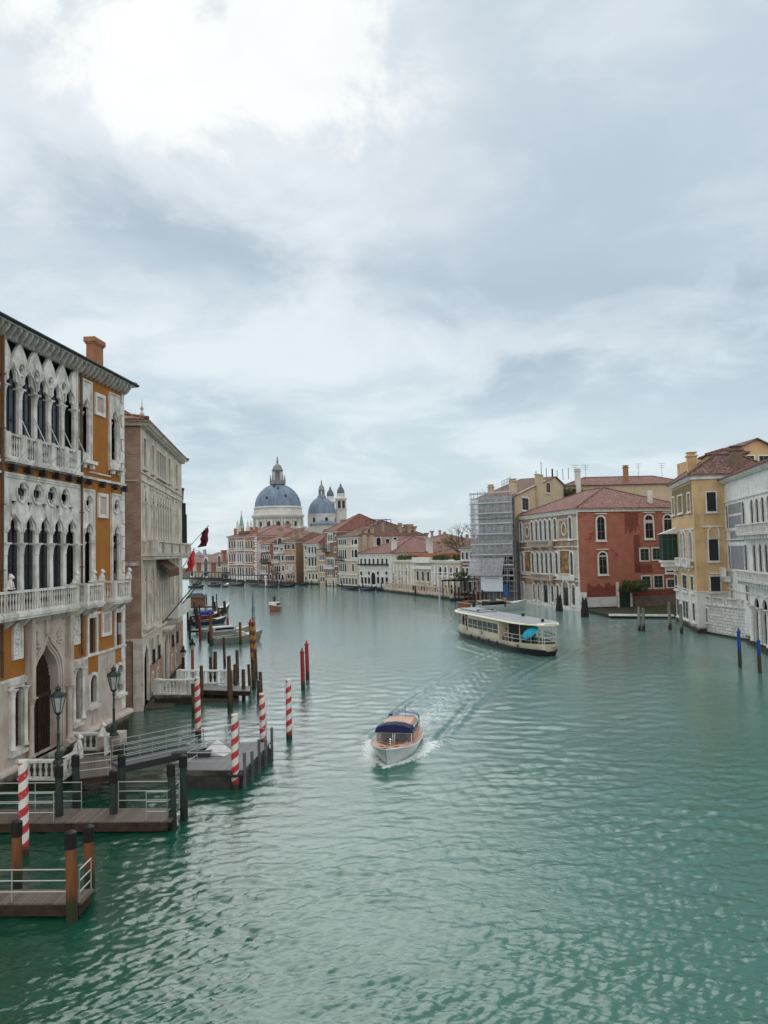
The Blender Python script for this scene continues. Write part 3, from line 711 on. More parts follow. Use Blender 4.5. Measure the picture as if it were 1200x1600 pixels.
# first floor balconies
def balcony(u0, u1, n, out=.85, z=8.0):
    f = MB(); f.box(u0-.08, -out-.08, z-.1, u1+.08, -.003, z+.07)
    f.box(u0-.02, -out-.02, z-.22, u1+.02, -.003, z-.104)
    balusters(f, u0+.1, u1-.1, -out+.08, z+.07, z+1.1, n, .048)
    balusters(f, -out+.1, -.12, u0+.1, z+.07, z+1.15, 4, .06, axis='y', piers=False)
    balusters(f, -out+.1, -.12, u1-.1, z+.07, z+1.15, 4, .06, axis='y', piers=False)
    o = P.mb('balcony', white_stone, f)
    k = max(2, int((u1-u0)/1.3))
    for i in range(k+1):
        x = u0+.15+i*(u1-u0-.3)/k; g_ = MB()
        g_.add([(x-.1, 0, z-.22), (x+.1, 0, z-.22), (x+.1, -out*.85, z-.22), (x-.1, -out*.85, z-.22), (x-.1, 0, z-.75), (x+.1, 0, z-.75), (x+.1, -out*.3, z-.62), (x-.1, -out*.3, z-.62)], [(0, 1, 2, 3), (4, 7, 6, 5), (0, 4, 5, 1), (2, 6, 7, 3), (1, 5, 6, 2), (0, 3, 7, 4)])
        g_.build('bracket', white_stone, o)
    return o
bu = lambda x: P.u(x, 930, .85)
balcony(-3.5, bu(122), 48); balcony(bu(136), bu(162), 8); balcony(bu(180), bu(204), 8)
for i, (u, lb_) in enumerate(((bu(18), 'near left end of the long balcony'), (bu(121), 'right end of the long balcony'), (bu(148), 'near corner of the middle small balcony'), (bu(161), 'far corner of the middle small balcony'), (bu(203), 'outer corner of the balcony nearest the rio'))):
    p = P.w(u, -.75, 9.18); lion('stone_lion', p, math.atan2(Ad.y, Ad.x), 'small pale stone lion sitting on the '+lb_)
# blank plaques
pk = mat('plaque_marble', (.50, .40, .34), (.42, .34, .30), 2)
for (u0, z0, u1, z1) in ((11.3, 18.85, 12.6, 20.15), (11.65, 12.85, 12.95, 14.3), (12.1, 5.9, 13.35, 7.4)):
    P.mb('plaque', [clean_stone, pk], MB().ring(rect(u0, z0, u1, z1), rect(u0+.2, z0+.2, u1-.2, z1-.2), -.1, -.003).flat(rect(u0+.19, z0+.19, u1-.19, z1-.19), -.03, 1))
# relief medallions
for u in (3.3, 8.95):
    f = MB(); f.ring(shape('round', u, 5.95, .62, 1.5, .1), shape('round', u, 5.95, .62, 1.5), -.12, -.003); f.flat(shape('round', u, 5.95, .62, 1.5, .01), -.03)
    rr_ = random.Random(int(u*10))
    for _ in range(34):
        f.sphere((u+rr_.uniform(-.24, .24), -.06, 6.05+rr_.random()*1.25), rr_.uniform(.035, .085), 6, 4)
    P.mb('relief_medallion', clean_stone, f)
# portal of the water gate: stone field with ogee opening and lattice door
f = MB(); po = shape('ogee', 5.85, .9, 2.35, 5.35, n=8)
f.panel(rect(*portal_r), [po], -.1, .55, edge=.11)
for gset, yy in ((.28, -.2), (.12, -.16)):
    o_, i_ = shape('ogee', 5.85, .9, 2.35, 5.35, gset+.1), shape('ogee', 5.85, .9, 2.35, 5.35, gset)
    o_[0] = (o_[0][0], .9); o_[1] = (o_[1][0], .9); i_[0] = (i_[0][0], .9); i_[1] = (i_[1][0], .9)
    f.ring(o_, i_, yy, -.101)
for u in (4.15, 7.9): column(f, u, -.25, 1.1, 3.9, .14, cap=.45); f.box(u-.16, -.4, 3.9, u+.16, -.1, 7.7)
f.box(4.0, -.3, 7.5, 8.32, -.003, 7.75); f.box(5.6, -.25, 6.75, 6.1, -.101, 7.5)
for u in (4.85, 7.1):
    for _ in range(16): f.sphere((u+random.uniform(-.28, .28), -.14, 6.55+random.uniform(-.42, .42)), .09, 6, 4)
o = P.mb('portal', base_stone, f)
dm = mat('door_timber', (.028, .017, .011), (.045, .028, .018), 4, .7)
d = MB(); d.flat(shape('ogee', 5.85, .5, 2.5, 5.8), .44)
for i in range(22): 
    z = .9+i*.22; 
    if z < 5.2: d.box(4.7, .39, z, 7.0, .43, z+.05, 0)
for i in range(11): x = 4.74+i*.22; d.box(x, .35, .9, x+.05, .389, 4.3+1.6*(1-abs(x-5.85)/1.3), 0)
d.box(4.65, .3, 3.55, 7.05, .349, 3.75); d.box(5.8, .3, .9, 5.9, .349, 3.55)
d.build('door', dm, o)
# ground floor: white stone dado with ochre insets and windows
gw = [(3.22, 1.8, .85, 2.75, 'rect'), (8.98, 1.8, .85, 2.75, 'rect'), (10.97, 2.35, .8, 1.55, 'round'), (14.5, 2.35, .8, 1.6, 'round')]
f = MB(); gh = [shape(k, u, z, w, h) for u, z, w, h, k in gw]
f.panel([(UMIN, .95), (4.02, .95), (4.02, 5.047), (UMIN, 5.047)], [gh[0]], -.035, .2); P.mb('dado', base_stone, f)
f = MB(); f.panel([(8.3, .95), (UM, .95), (UM, 5.047), (8.3, 5.047)], gh[1:], -.035, .2)
P.mb('dado', base_stone, f)
for r_ in (rect(10.42, 3.98, 11.62, 5.02), rect(13.95, 4.1, 14.75, 5.02)): P.mb('stucco_inset', ochre, MB().panel(r_, [], -.05, 0))
P.mb('ledge', white_stone, MB().box(10.25, -.14, 4.98, UM+.02, -.003, 5.1).box(8.3, -.1, 4.9, 10.25, -.038, 5.02)); P.mb('ledge', white_stone, MB().box(UMIN, -.1, 4.9, 4.02, -.038, 5.02))
for k, (u, z, w, h, kd) in enumerate(gw):
    f = MB(); f.ring(shape(kd, u, z, w, h, .16), shape(kd, u, z, w, h), -.12, -.036); f.box(u-w/2-.25, -.28, z-.32, u+w/2+.25, -.036, z-.162)
    if kd == 'rect':
        column(f, u+w/2+.1, -.2, z, z+h, .11, cap=.35); column(f, u-w/2-.1, -.2, z, z+h, .11, cap=.35)
        for i in range(9): f.box(u-w/2-.2+i*.15, -.22, z+h+.17, u-w/2-.12+i*.15, -.12, z+h+.42)
        f.box(u-w/2-.25, -.16, z+h+.17, u+w/2+.25, -.036, z+h+.45)
    o = P.mb('window', white_stone, f)
    g_ = MB(); g_.box(u-w/2-.05, .33, z-.05, u+w/2+.05, .36, z+h+.05)
    if kd == 'rect':
        for i in range(8): g_.box(u-w/2+i*w/7-.015, .1, z, u-w/2+i*w/7+.015, .13, z+h, 1)
        for i in range(10): g_.box(u-w/2, .131, z+i*h/9-.015, u+w/2, .15, z+i*h/9+.015, 1)
    g_.build('pane', [dark_glass, iron], o)
for _, u, z, w, h, k in wins0:
    f = MB(); f.ring(shape(k, u, z, w, h, .16), shape(k, u, z, w, h), -.1, -.003); f.box(u-w/2-.22, -.2, z+h+.17, u+w/2+.22, -.003, z+h+.3)
    o = P.mb('window', clean_stone, f)
    g_ = MB().box(u-w/2-.02, .15, z-.02, u+w/2+.02, .18, z+h+.02).box(u-.03, .12, z, u+.03, .149, z+h, 1); g_.build('pane', [blue_glass, mat('grey_blue_shutter', (.10, .13, .15), rough=.6)], o)
# base moulding and plinth down to the water
f = MB(); f.box(UMIN, -.22, -1, UM+.12, .3, .86)
n = 9; prof = [(-.22, .72), (-.38, .78), (-.46, .9), (-.42, 1.02), (-.3, 1.1), (-.04, 1.12), (-.04, .7)]
for r in ((UMIN, 4.3), (7.5, UM+.35)): f.loft([[(r[0], y_, z_) for y_, z_ in prof], [(r[1], y_, z_) for y_, z_ in prof]], 0, False, True)
P.mb('plinth', base_stone, f)
# corner quoins
q = MB()
for i in range(26):
    z = 1.2+i*.76
    if z > 20.4: break
    w_ = .52 if i % 2 == 0 else .3; q.box(UM-w_, -.06, z, UM+.03, .4, z+.72, 0)
P.mb('quoin', clean_stone, q)
# drainpipes
pp = mat('copper_downpipe', (.13, .075, .045), (.09, .06, .045), 2, .6)
for u in (1.86, 9.42):
    t_ = MB(); t_.tube([(u, -.17, 21.0), (u, -.17, 8.2)], .07, 8); t_.tube([(u, -.17, 7.6), (u+.05, -.17, 5.2)], .07, 8)
    for z in (19, 16.5, 13, 10, 6.3): t_.box(u-.1, -.26, z, u+.1, 0, z+.07)
    P.mb('downpipe', pp, t_)
# eaves: corbels, gutter, roof, chimney
P.mb('frieze', mat('frieze_shadow_brown', (.14, .085, .05), (.10, .07, .05), 2, .9), MB().box(UMIN, -.10, 20.95, UM+.08, 14, 21.25))  # shadow under the eaves put into the frieze's brown
f = MB()
f.box(UMIN, -.62, 21.35, UM+.62, 14.5, 21.46)
P.mb('cornice', clean_stone, f)
cb_ = MB(); u = UMIN+.1
while u < UM+.2:
    cb_.add([(u, -.12, 21.02), (u+.16, -.12, 21.02), (u+.16, -.12, 21.6), (u, -.12, 21.6), (u, -.58, 21.45), (u+.16, -.58, 21.45), (u+.16, -.58, 21.6), (u, -.58, 21.6), (u, -.3, 21.1), (u+.16, -.3, 21.1)], [(0, 1, 9, 8), (8, 9, 5, 4), (4, 5, 6, 7), (0, 8, 4, 7, 3), (1, 2, 6, 5, 9)]); u += .5
cb_.box(UMIN, -.14, 21.26, UM+.1, -.121, 21.6, 1)  # backing strip in the same painted shadow brown
cb_.v = [(x, y, z-.27) for x, y, z in cb_.v]
P.mb('corbel_course', [mat('grey_cornice_stone', (.50, .48, .44), (.30, .28, .25), 3, .8, streak=(.12, .11, .09)), mat('frieze_shadow_brown', (0, 0, 0))], cb_)  # corbels in darker, streaked grey stone
gt = MB(); gt.tube([(UMIN, -.7, 21.48), (UM+.73, -.7, 21.48)], .08, 8); gt.tube([(UM+.7, -.7, 21.48), (UM+.7, 14, 21.48)], .1, 8); P.mb('gutter', iron, gt)
rp = Bld.hip(P, 14, 21.52, 2.4, red_tile, over=.62, u0=UMIN)
ca_ = P.u(142, 560, -1.1); cw_ = (P.u(160, 565, -1.1)-ca_)*.8; zt = P.z(149, 533, -1.1)
f = MB(); f.box(ca_, .9, 21.3, ca_+cw_, 1.4, zt-.3); f.box(ca_-.06, .84, zt-.3, ca_+cw_+.06, 1.46, zt-.2); f.box(ca_-.12, .78, zt-.2, ca_+cw_+.12, 1.52, zt-.1)
for i in range(6): f.box(ca_-.11+i*(cw_+.16)/5.2, .78, zt-.1, ca_-.02+i*(cw_+.16)/5.2, 1.52, zt+.1)
P.mb('chimney', mat('brick_chimney', (.36, .17, .08), (.28, .13, .07), 3, bump=.3), f)
# ============================================================ LEFT: grey stone palace beyond the rio
def side_uz(s, x, y):
    p = s.w(s.L, 0); n = s.d; r = ray(x, y); tt = (p.x*n.x+p.y*n.y)/(r.x*n.x+r.y*n.y)
    q = Vector((r.x*tt-p.x, r.y*tt-p.y)); return q.dot(Vector((-s.d.y, s.d.x))), CAM_H+r.z*tt
def swin(s, v, z0, w, h, *a, **k): return win(s, 0, z0, w, h, *a, side=(s.L+getattr(s, 'soff', 0), v, math.pi/2), **k)
def row(s, n, u0, u1, z0, z1, w, kind='rect', **k):
    for i in range(n): win(s, u0+(i+.5)*(u1-u0)/n, z0, w, z1-z0, kind, **k)
B0 = W(222, 1111); bd = Vector((math.sin(math.atan(-164/1200)), math.cos(math.atan(-164/1200)), 0))
Q = Bld('grey_palace', 'tall grey gothic palace with a brick flank just beyond the side canal', 'palace', B0, B0+bd*22.5)
rend = mat('old_grey_render', (.64, .575, .47), (.48, .42, .34), .6, .85, bump=.3, bscale=9, streak=(.16, .14, .115), streak_amt=.7, blotch=(.36, .26, .20), blotch_lo=.56)
brick = brickmat('old_brick', (.40, .26, .195), (.28, .17, .125), (.42, .36, .30), .42, .15, blotch=(.34, .28, .22), lo=.58)
bst = mat('weathered_beige_stone', (.66, .62, .55), (.48, .44, .38), 1.3, .8, bump=.25, streak=(.15, .13, .10), streak_amt=.8)
f = MB(); openings = []
def op(k, u, z, w, h): openings.append((k, u, z, w, h)); return shape(k, u, z, w, h)
hs = []
for u, w in ((1.3, 1.0), (4.8, .9)): hs.append(op('rect', u, 16.9, w, 2.0))
for i in range(4): hs.append(op('rect', 7.3+i*1.2, 16.9, .95, 1.95))
for u in (13.6, 18.3): hs.append(op('rect', u, 17.0, 1.0, 2.0))
for u in (1.4, 4.8): hs.append(op('trefoil', u, 11.7, 1.0, 3.6))
for i in range(5): hs.append(op('trefoil', 7.0+i*1.35, 11.7, 1.0, 3.6))
for u in (14.0, 18.4): hs.append(op('trefoil', u, 11.7, 1.0, 3.6))
for u in (1.5, 4.6): hs.append(op('trefoil', u, 5.8, 1.05, 4.0))
for i in range(5): hs.append(op('trefoil', 7.4+i*1.3, 5.8, .95, 3.7))
for u in (15.0, 18.6): hs.append(op('trefoil', u, 5.6, 1.05, 4.0))
f.panel([(0, 0.2), (22.5, .2), (22.5, 19.6), (0, 19.6)], hs+[shape('ogee', 1.25, .3, 1.9, 4.1), shape('round', 10.7, .3, 1.9, 3.9)]
        + [shape('rect', u, 2.75, 1.0, 1.75) for u in (4.0, 6.6, 14.2, 17.2)] + [shape('rect', u, .75, .6, 1.15) for u in (4.1, 6.6, 14.3, 17.0)], 0, .06)
Q.mb('wall', rend, f)
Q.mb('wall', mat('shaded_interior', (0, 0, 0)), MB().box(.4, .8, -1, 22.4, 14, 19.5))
bk = MB(); bk.panel([(3.3, 2.75), (9.6, 2.75), (9.6, .25), (3.3, .25)], [shape('rect', u, .75, .6, 1.15) for u in (4.1, 6.6)], -.03, .03)
bk.panel([(11.9, 4.3), (22.4, 4.3), (22.4, .25), (11.9, .25)], [shape('rect', u, 2.75, 1.0, 1.75-.25) for u in (14.2, 17.2)]+[shape('rect', u, .75, .6, 1.15) for u in (14.3, 17.0)], -.03, .03)
Q.mb('brickwork', brickmat('salmon_brick', (.42, .19, .12), (.30, .15, .10), (.38, .30, .25), blotch=(.42, .36, .30), lo=.56), bk)
side = MB().box(-.02, .003, 4.9, 0, 3, 19.55).box(0, 3, -1, 22.5, 14, 19.55).box(22.48, .36, -1, 22.5, 3, 19.55)
side.box(-.02, .55, 0, 0, 3, 4.9)
Q.mb('side_wall', brick, side)
Q.mb('corner_pier', bst, MB().box(-.16, -.12, 4.75, .5, 3.1, 4.9).box(-.16, -.1, -.5, .02, .55, 4.75).box(.02, -.1, -.5, .28, -.003, 4.75)); Q.mb('string_course', bst, MB().box(-.12, .2, 9.9, .02, 3, 10.15)); Q.mb('string_course', bst, MB().box(-.1, .2, 15.75, 0.02, 3, 15.85))
for k, u, z, w, h in openings:
    tr = k == 'trefoil'; fr_ = MB()
    if tr:
        fr_.ring(shape('trefoil', 0, 0, w, h, .13), shape('trefoil', 0, 0, w, h), -.1, -.003)
        for q_ in (-1, 1): column(fr_, q_*(w/2+.08), -.08, .0, h-w*.95, .06, cap=.3)
        if z > 10: fr_.sphere((0, -.1, h+.25), .12, 6, 5)
    else:
        fr_.ring(shape('rect', 0, 0, w, h, .14), shape('rect', 0, 0, w, h), -.09, -.003); fr_.box(-w/2-.22, -.24, -.3, w/2+.22, -.003, -.142)
    o = fr_.build('window', bst, Q.e, (u, 0, z))
    g_ = MB().box(-w/2-.02, .3, -.02, w/2+.02, .33, h+.02)
    if (u < 13 and tr and z > 10) : g_.box(-w/2, .24, 0, w/2, .29, h*.72, 1)
    else: g_.box(-.03, .27, 0, .03, .298, h, 2)
    g_.build('pane', [dark_glass, mat('grey_shutter', (.13, .135, .135), (.09, .095, .10), 3), jn], o)
for u, w in ((4.0, 1.0), (6.6, 1.0), (14.2, 1.0), (17.2, 1.0)):
    o = MB().ring(shape('rect', 0, 0, w, 1.75, .12), shape('rect', 0, 0, w, 1.75), -.09, -.003).build('window', bst, Q.e, (u, 0, 2.75))
    g_ = MB().box(-w/2, .25, 0, w/2, .28, 1.75)
    for i in range(7): g_.box(-w/2+i*w/6-.012, -.2, 0, -w/2+i*w/6+.012, -.17, .9, 1)
    g_.box(-w/2-.05, -.25, -.06, w/2+.05, -.1, 0, 1); g_.box(-w/2-.05, -.21, .9, w/2+.05, -.16, .94, 1); g_.build('pane', [dark_glass, iron], o)
for u in (4.1, 6.6, 14.3, 17.0):
    MB().ring(shape('rect', 0, 0, .6, 1.15, .14), shape('rect', 0, 0, .6, 1.15), -.09, -.031).box(-.35, .2, 0, .35, .22, 1.15, 1).build('window', [bst, dark_glass], Q.e, (u, 0, .75))
o = Q.mb('water_gate', bst, MB().ring(shape('ogee', 1.25, .3, 1.9, 4.1, .3), shape('ogee', 1.25, .3, 1.9, 4.1), -.12, -.003))
MB().flat(shape('ogee', 1.25, .3, 1.95, 4.15), .5).build('door', dark_glass, o)
o = Q.mb('entrance', bst, MB().ring(shape('round', 10.7, .3, 1.9, 3.9, .35), shape('round', 10.7, .3, 1.9, 3.9), -.15, -.003).box(9.2, -.7, 4.6, 12.2, -.003, 4.8).box(9.4, -.6, 4.45, 12.0, -.003, 4.596))
MB().flat(shape('round', 10.7, .3, 1.95, 3.95), .4).build('door', dm, o)
# long balcony at 10.5 m and its consoles
f = MB(); f.box(.3, -1.0, 10.55, 20.6, -.003, 10.72)
for a, b_ in ((.5, 3.2), (3.2, 7.9), (7.9, 12.6), (12.6, 17.3), (17.3, 20.4)): balusters(f, a, b_, -.9, 10.72, 11.65, int((b_-a)/.3), .075)
balusters(f, -.9, -.1, .5, 10.72, 11.65, 3, .075, axis='y', piers=False); balusters(f, -.9, -.1, 20.4, 10.72, 11.65, 3, .075, axis='y', piers=False)
o = Q.mb('balcony', bst, f)
for i in range(28):
    x = .5+i*.735; g_ = MB(); g_.box(x, -.85, 10.3, x+.25, -.003, 10.546); g_.sphere((x+.125, -.85, 10.42), .13, 6, 4); g_.build('bracket', bst, o)
f = MB(); f.box(11.2, -1.0, 5.35, 20.5, -.003, 5.5); f.box(11.2, -1.0, 5.5, 20.5, -.9, 6.5); f.box(11.2, -.9, 5.5, 11.3, -.003, 6.5); Q.mb('sill_band', bst, MB().box(.6, -.35, 5.45, 5.6, -.003, 5.6))
Q.mb('balcony', far_white, f)
Q.mb('awning', mat('brown_canvas', (.10, .045, .03), (.08, .035, .025), 3), MB().add([(6.4, -.05, 10.25), (12.2, -.05, 10.25), (12.2, -1.0, 9.5), (6.4, -1.0, 9.5), (12.2, -1.02, 8.9), (6.4, -1.02, 8.9), (6.4, -.05, 10.2), (12.2, -.05, 10.2), (12.2, -.96, 9.45), (6.4, -.96, 9.45), (6.4, -.98, 8.9), (12.2, -.98, 8.9)], [(0, 3, 2, 1), (3, 5, 4, 2), (6, 7, 8, 9), (9, 8, 11, 10), (0, 1, 7, 6), (0, 6, 9, 10, 5, 3), (1, 2, 4, 11, 8, 7), (5, 10, 11, 4)]))
Q.mb('string_course', bst, MB().box(0, -.1, 15.8, 22.5, -.003, 15.95).box(0, -.1, 16.35, 22.5, -.003, 16.45).box(-.1, -.15, 5.0, 22.5, -.003, 5.14))
Q.cornice(20.0, 14, bst, .4, .6, dent=.5, u1=22.5)
Q.hip(14, 20.05, 2.3, red_tile, over=.62)
Q.mb('plinth', base_stone, MB().box(0, -.12, -1, 22.6, .3, .3))
# altana tower with tiled roof and finial at the back
f = MB().box(12.5, 3, 19.6, 22, 8.5, 22.3); Q.mb('attic', rend, f)
Q.hip(5.5, 22.3, 1.9, red_tile, over=.5, u0=12.5, u1=22, y0=3, gable=True)
Q.mb('finial', bst, MB().lathe(21.7, 3.6, [(.28, 23.4), (.3, 23.9), (.1, 24.0), (.25, 24.4), (.08, 24.7), (.2, 24.9), (.05, 25.2), (.02, 25.9)], 8))
Q.mb('mooring_rod', iron, MB().tube([(9, -.1, 5.2), (13.5, -3.0, 9.0)], .05, 5)); Q.mb('mooring_rod', iron, MB().tube([(13, -.1, 5.2), (17.5, -3.0, 9.0)], .05, 5))
# beyond it: a lower palace and a dark corner building, seen as slivers
b2 = B0+bd*23.2
Q2 = Bld('cream_palace', 'cream palace seen edge-on past the grey palace, dark balcony at its top', 'palace', b2+Vector((-.5, 0, 0)), b2+Vector((-7.4, 26, 0)))
Q2.wall(12, 16.5, far_white); Q2.cornice(17, 12, clean_stone, .6, .5); Q2.hip(12, 17.05, 2, red_tile)
for zz0, k in ((1.2, 'rect'), (5.8, 'ogee'), (11.3, 'ogee')): row(Q2, 8, .5, 25.5, zz0, zz0+2.9, 1.0, k, gm=dark_glass)
f = MB().box(3, -1.1, 10.4, 22, -.003, 10.6).box(3, -1.1, 10.6, 22, -1.0, 11.4); Q2.mb('balcony', clean_stone, f)
Q2.mb('bay_window', iron, MB().box(3.2, -.9, 11.5, 7.2, -.14, 14.8).box(3.4, -.8, 14.8, 7.0, -.14, 16.0))
Q3 = Bld('ochre_house', 'plain low canal house half hidden behind the cream palace on the left bank', 'house', Vector((-29, 106, 0)), Vector((-38, 130, 0)))
Q3.wall(10, 9.5, rend); Q3.hip(10, 9.5, 2, red_tile); row(Q3, 6, .5, 25, 5.5, 7.5, 1.0); row(Q3, 6, .5, 25, 1.5, 3.8, 1.0)
Q4 = Bld('stone_house', 'small pale house far along the left bank behind the moored barges', 'house', Vector((-46, 150, 0)), Vector((-60, 180, 0)))
Q4.wall(10, 8, far_white); Q4.hip(10, 8, 2, red_tile); row(Q4, 6, .5, 32, 4.5, 6.5, 1.1); row(Q4, 6, .5, 32, 1.0, 3.0, 1.1)
# flags
def flag(name, base, tip, colc, label, drop, wid, cat='flag'):
    e = empty(name, base, 0, label, cat)
    b, t_ = Vector((0, 0, 0)), Vector(tip)-Vector(base)
    MB().tube([b, t_], [.05, .035], 6).sphere(t_, .1, 6, 5).build('flagpole', mat('pole_paint', (.35, .35, .35)), e)
    f = MB(); n, m_ = 10, 12; vs = []
    for i in range(n+1):
        for j in range(m_+1):
            a = 1-i/n*wid; q = t_*a*.97; sw = .22*math.sin(i*1.9+j*.35)+.12*math.sin(j*.9)
            vs.append((q.x+(-.18*i/n)*j/m_*2+sw*.4, q.y+sw, q.z-drop*j/m_*(1-.25*i/n)))
    f.add(vs, [(i*(m_+1)+j, i*(m_+1)+j+1, (i+1)*(m_+1)+j+1, (i+1)*(m_+1)+j) for i in range(n) for j in range(m_)], 0, True)
    f.build('cloth', colc, e); return e
fr1 = mat('flag_red', (.50, .03, .03), (.36, .012, .02), .8, .8); fr2 = mat('flag_red_gold', (.62, .045, .035), (.55, .04, .03), .5, .8, blotch=(.62, .30, .10), blotch_scale=1.1, blotch_lo=.58)
flag('flag', YD(291, 860, 92), YD(325, 822, 92), mat('flag_maroon', (.13, .012, .025), (.08, .01, .02), 1), 'dark maroon flag hanging limp from a slanting pole above the canal', 2.3, .26)
flag('flag', YD(282, 893, 84), YD(303, 858, 84), fr2, 'bright red and gold flag hanging below the maroon one', 2.2, .34)
# lanterns on the facade
def wall_lantern(loc, label):
    e = empty('wall_lantern', loc, 0, label, 'lantern')
    MB().tube([(-1.3, 0, .9), (0, 0, .9), (0, 0, .7)], .03, 5).build('bracket', iron, e)
    MB().lathe(0, 0, [(.05, -.1), (.2, .45), (.28, .5), (.06, .75), (.02, .9)], 6, 0, False).build('lamp_head', mat('lantern_glass', (.30, .31, .30), rough=.2), e)
# ============================================================ RIGHT BANK
# --- mosaic palace with terracotta flank
M_ = Bld('mosaic_palace', 'palace with gold and red mosaic canal front and big terracotta side wall', 'palace', W(814, 940), W(908, 955))
M_.soff = .031
terra = mat('terracotta_render', (.385, .152, .102), (.325, .122, .082), .8, .85, bump=.1, streak=(.24, .07, .04), streak_amt=.35, blotch=(.245, .072, .044), blotch_lo=.57, algae=True)
stoneb = mat('salmon_stone', (.52, .43, .35), (.42, .33, .27), .8, .8, streak=(.25, .19, .15), algae=True)
L = M_.L; D = 19.5
M_.mb('wall', mat('pale_mortar', (.50, .45, .39), (.42, .37, .32), 1.1, streak=(.28, .22, .18)), MB().box(0, 0, -1, L, .3, 16.3))
M_.mb('side_wall', terra, MB().box(0, .3, -1, L-.003, D, 16.25).box(L-.003, .02, 1.9, L+.03, D, 16.25))
mos = mat('gold_mosaic', (.33, .20, .11), (.17, .08, .055), 3.2, .6, blotch=(.40, .33, .22), blotch_scale=1.3, blotch_lo=.52, spec=.5)
mosd = mat('figure_mosaic', (.30, .16, .05), (.06, .035, .03), 1.6, .6, blotch=(.36, .22, .07), blotch_scale=.7, blotch_lo=.5)
ux = lambda X, Y=655: M_.u(700+X/4.615, 700+Y/4.615, .1)
f = MB()
for a, b_, z0, z1 in ((.3, L-.3, 15.6, 16.15), (.3, 5.6, 10.7, 11.7), (16.6, L-.3, 10.7, 11.7), (.3, L-.3, 10.1, 10.55), (.3, L-.3, 4.9, 5.35)): f.box(a, -.05, z0, b_, -.003, z1)
f.box(.4, -.05, 3.7, L-.3, -.003, 4.8)
M_.mb('mosaic_band', mos, f)
for a, b_, z0, z1 in ((ux(553, 830), ux(600, 830), 6.05, 9.9), (ux(806, 830), ux(876, 830), 6.05, 10.0)):
    M_.mb('mosaic_panel', [mosd, clean_stone], MB().box(a, -.06, z0, b_, -.003, z1).ring(rect(a-.15, z0-.15, b_+.15, z1+.15), rect(a, z0, b_, z1), -.12, -.004, 1))
for X in (570, 835):
    c = ux(X); M_.mb('mosaic_medallion', [mosd, clean_stone, mos], MB().box(c-2.0 if X > 700 else c-1.2, -.04, 12.2, c+2.0 if X > 700 else c+1.2, -.003, 15.2, 2).ring([(c+.95*math.cos(i*.3927), 13.7+1.15*math.sin(i*.3927)) for i in range(16)], [(c+.75*math.cos(i*.3927), 13.7+.95*math.sin(i*.3927)) for i in range(16)], -.12, -.041, 1).flat([(c+.76*math.cos(i*.3927), 13.7+.96*math.sin(i*.3927)) for i in range(16)], -.07))
for X in (527, 608, 641, 672, 705, 738, 776, 885): win(M_, ux(X), 12.0, 1.15, 3.7, 'round', t=.22, near=True, proud=.22)
for X in (537, 613, 648, 680, 712, 745, 785, 893): win(M_, ux(X, 830), 5.95, 1.2, 3.8, 'round', t=.24, near=True, proud=.22)
for X, w, h in ((541, .9, 3.0), (623, .9, 2.9), (656, .9, 2.9), (755, 1.1, 3.0), (793, 1.1, 3.1), (907, 1.3, 3.4)): win(M_, ux(X, 1050), .9, w, h, 'round', t=.25, near=True, proud=.2)
for X, w in ((707, 2.2), (852, 2.4)):
    u = ux(X, 1060); o = M_.mb('water_gate', clean_stone, MB().ring(shape('round', u, .1, w, 4.7, .35), shape('round', u, .1, w, 4.7), -.25, .0)); MB().flat(shape('round', u, .1, w+.02, 4.7), -.03).build('door', dark_glass, o)
f = MB()
for z in (16.15, 11.75, 10.58, 9.95 if False else 5.4, 4.85): f.box(-.05, -.2, z, L+.1, -.003, z+.16)
f.box(-.05, -.3, 16.3, L+.05, .2, 16.6); f.box(0, -.15, -.5, L+.05, -.003, .55)
for x in (.05, L-.35): f.box(x, -.12, .55, x+.3, -.051, 16.15)
M_.mb('string_course', clean_stone, f)
M_.mb('loggia_panel', far_white, MB().box(ux(600, 905), -.18, 5.3, ux(625, 905), -.06, 5.8).box(ux(790, 930), -.35, 4.95, ux(918, 930), -.21, 5.75))
for a, b_, z in ((ux(607), ux(765), 10.7), (ux(622, 920), ux(770, 920), 4.6)):
    f = MB(); f.box(a, -.9, z, b_, -.21, z+.15); balusters(f, a+.1, b_-.1, -.82, z+.15, z+1.2, 18, .1); f.box(a+.5, -.7, z-.5, a+.9, -.21, z-.004); f.box(b_-.9, -.7, z-.5, b_-.5, -.21, z-.004); f.box((a+b_)/2-.2, -.7, z-.5, (a+b_)/2+.2, -.21, z-.004)
    M_.mb('balcony', stoneb, f)
M_.cornice(16.95, D, clean_stone, .6, .55, dent=.7)
M_.hip(D, 17.0, 4.2, red_tile, over=.65)
# windows on the flank, read off the photo
def sp(X, Y): return side_uz(M_, 900+X/5.717, 700+Y/5.717)
for X0, Y0, X1, Y1, kd, bl_ in ((190, 612, 250, 820, 'round', 0), (207, 930, 268, 1125, 'round', .15), (620, 600, 680, 805, 'round', .35), (788, 598, 848, 800, 'round', .15), (806, 915, 860, 1110, 'round', 0)):
    a, b_ = sp(X0, Y1), sp(X1, Y0); swin(M_, (a[0]+b_[0])/2, a[1], b_[0]-a[0], b_[1]-a[1], kd, t=.25, near=True, proud=.14, hood='flat', blind=bl_, gm=dark_glass)
for X0, Y0, X1, Y1 in ((575, 900, 645, 1005), (683, 895, 755, 998), (592, 1145, 660, 1250), (698, 1140, 770, 1248), (815, 1175, 875, 1243)):
    a, b_ = sp(X0, Y1), sp(X1, Y0); swin(M_, (a[0]+b_[0])/2, a[1], b_[0]-a[0], b_[1]-a[1], 'rect', t=.2, near=True, proud=.12, gm=shutter_green, sill=False)
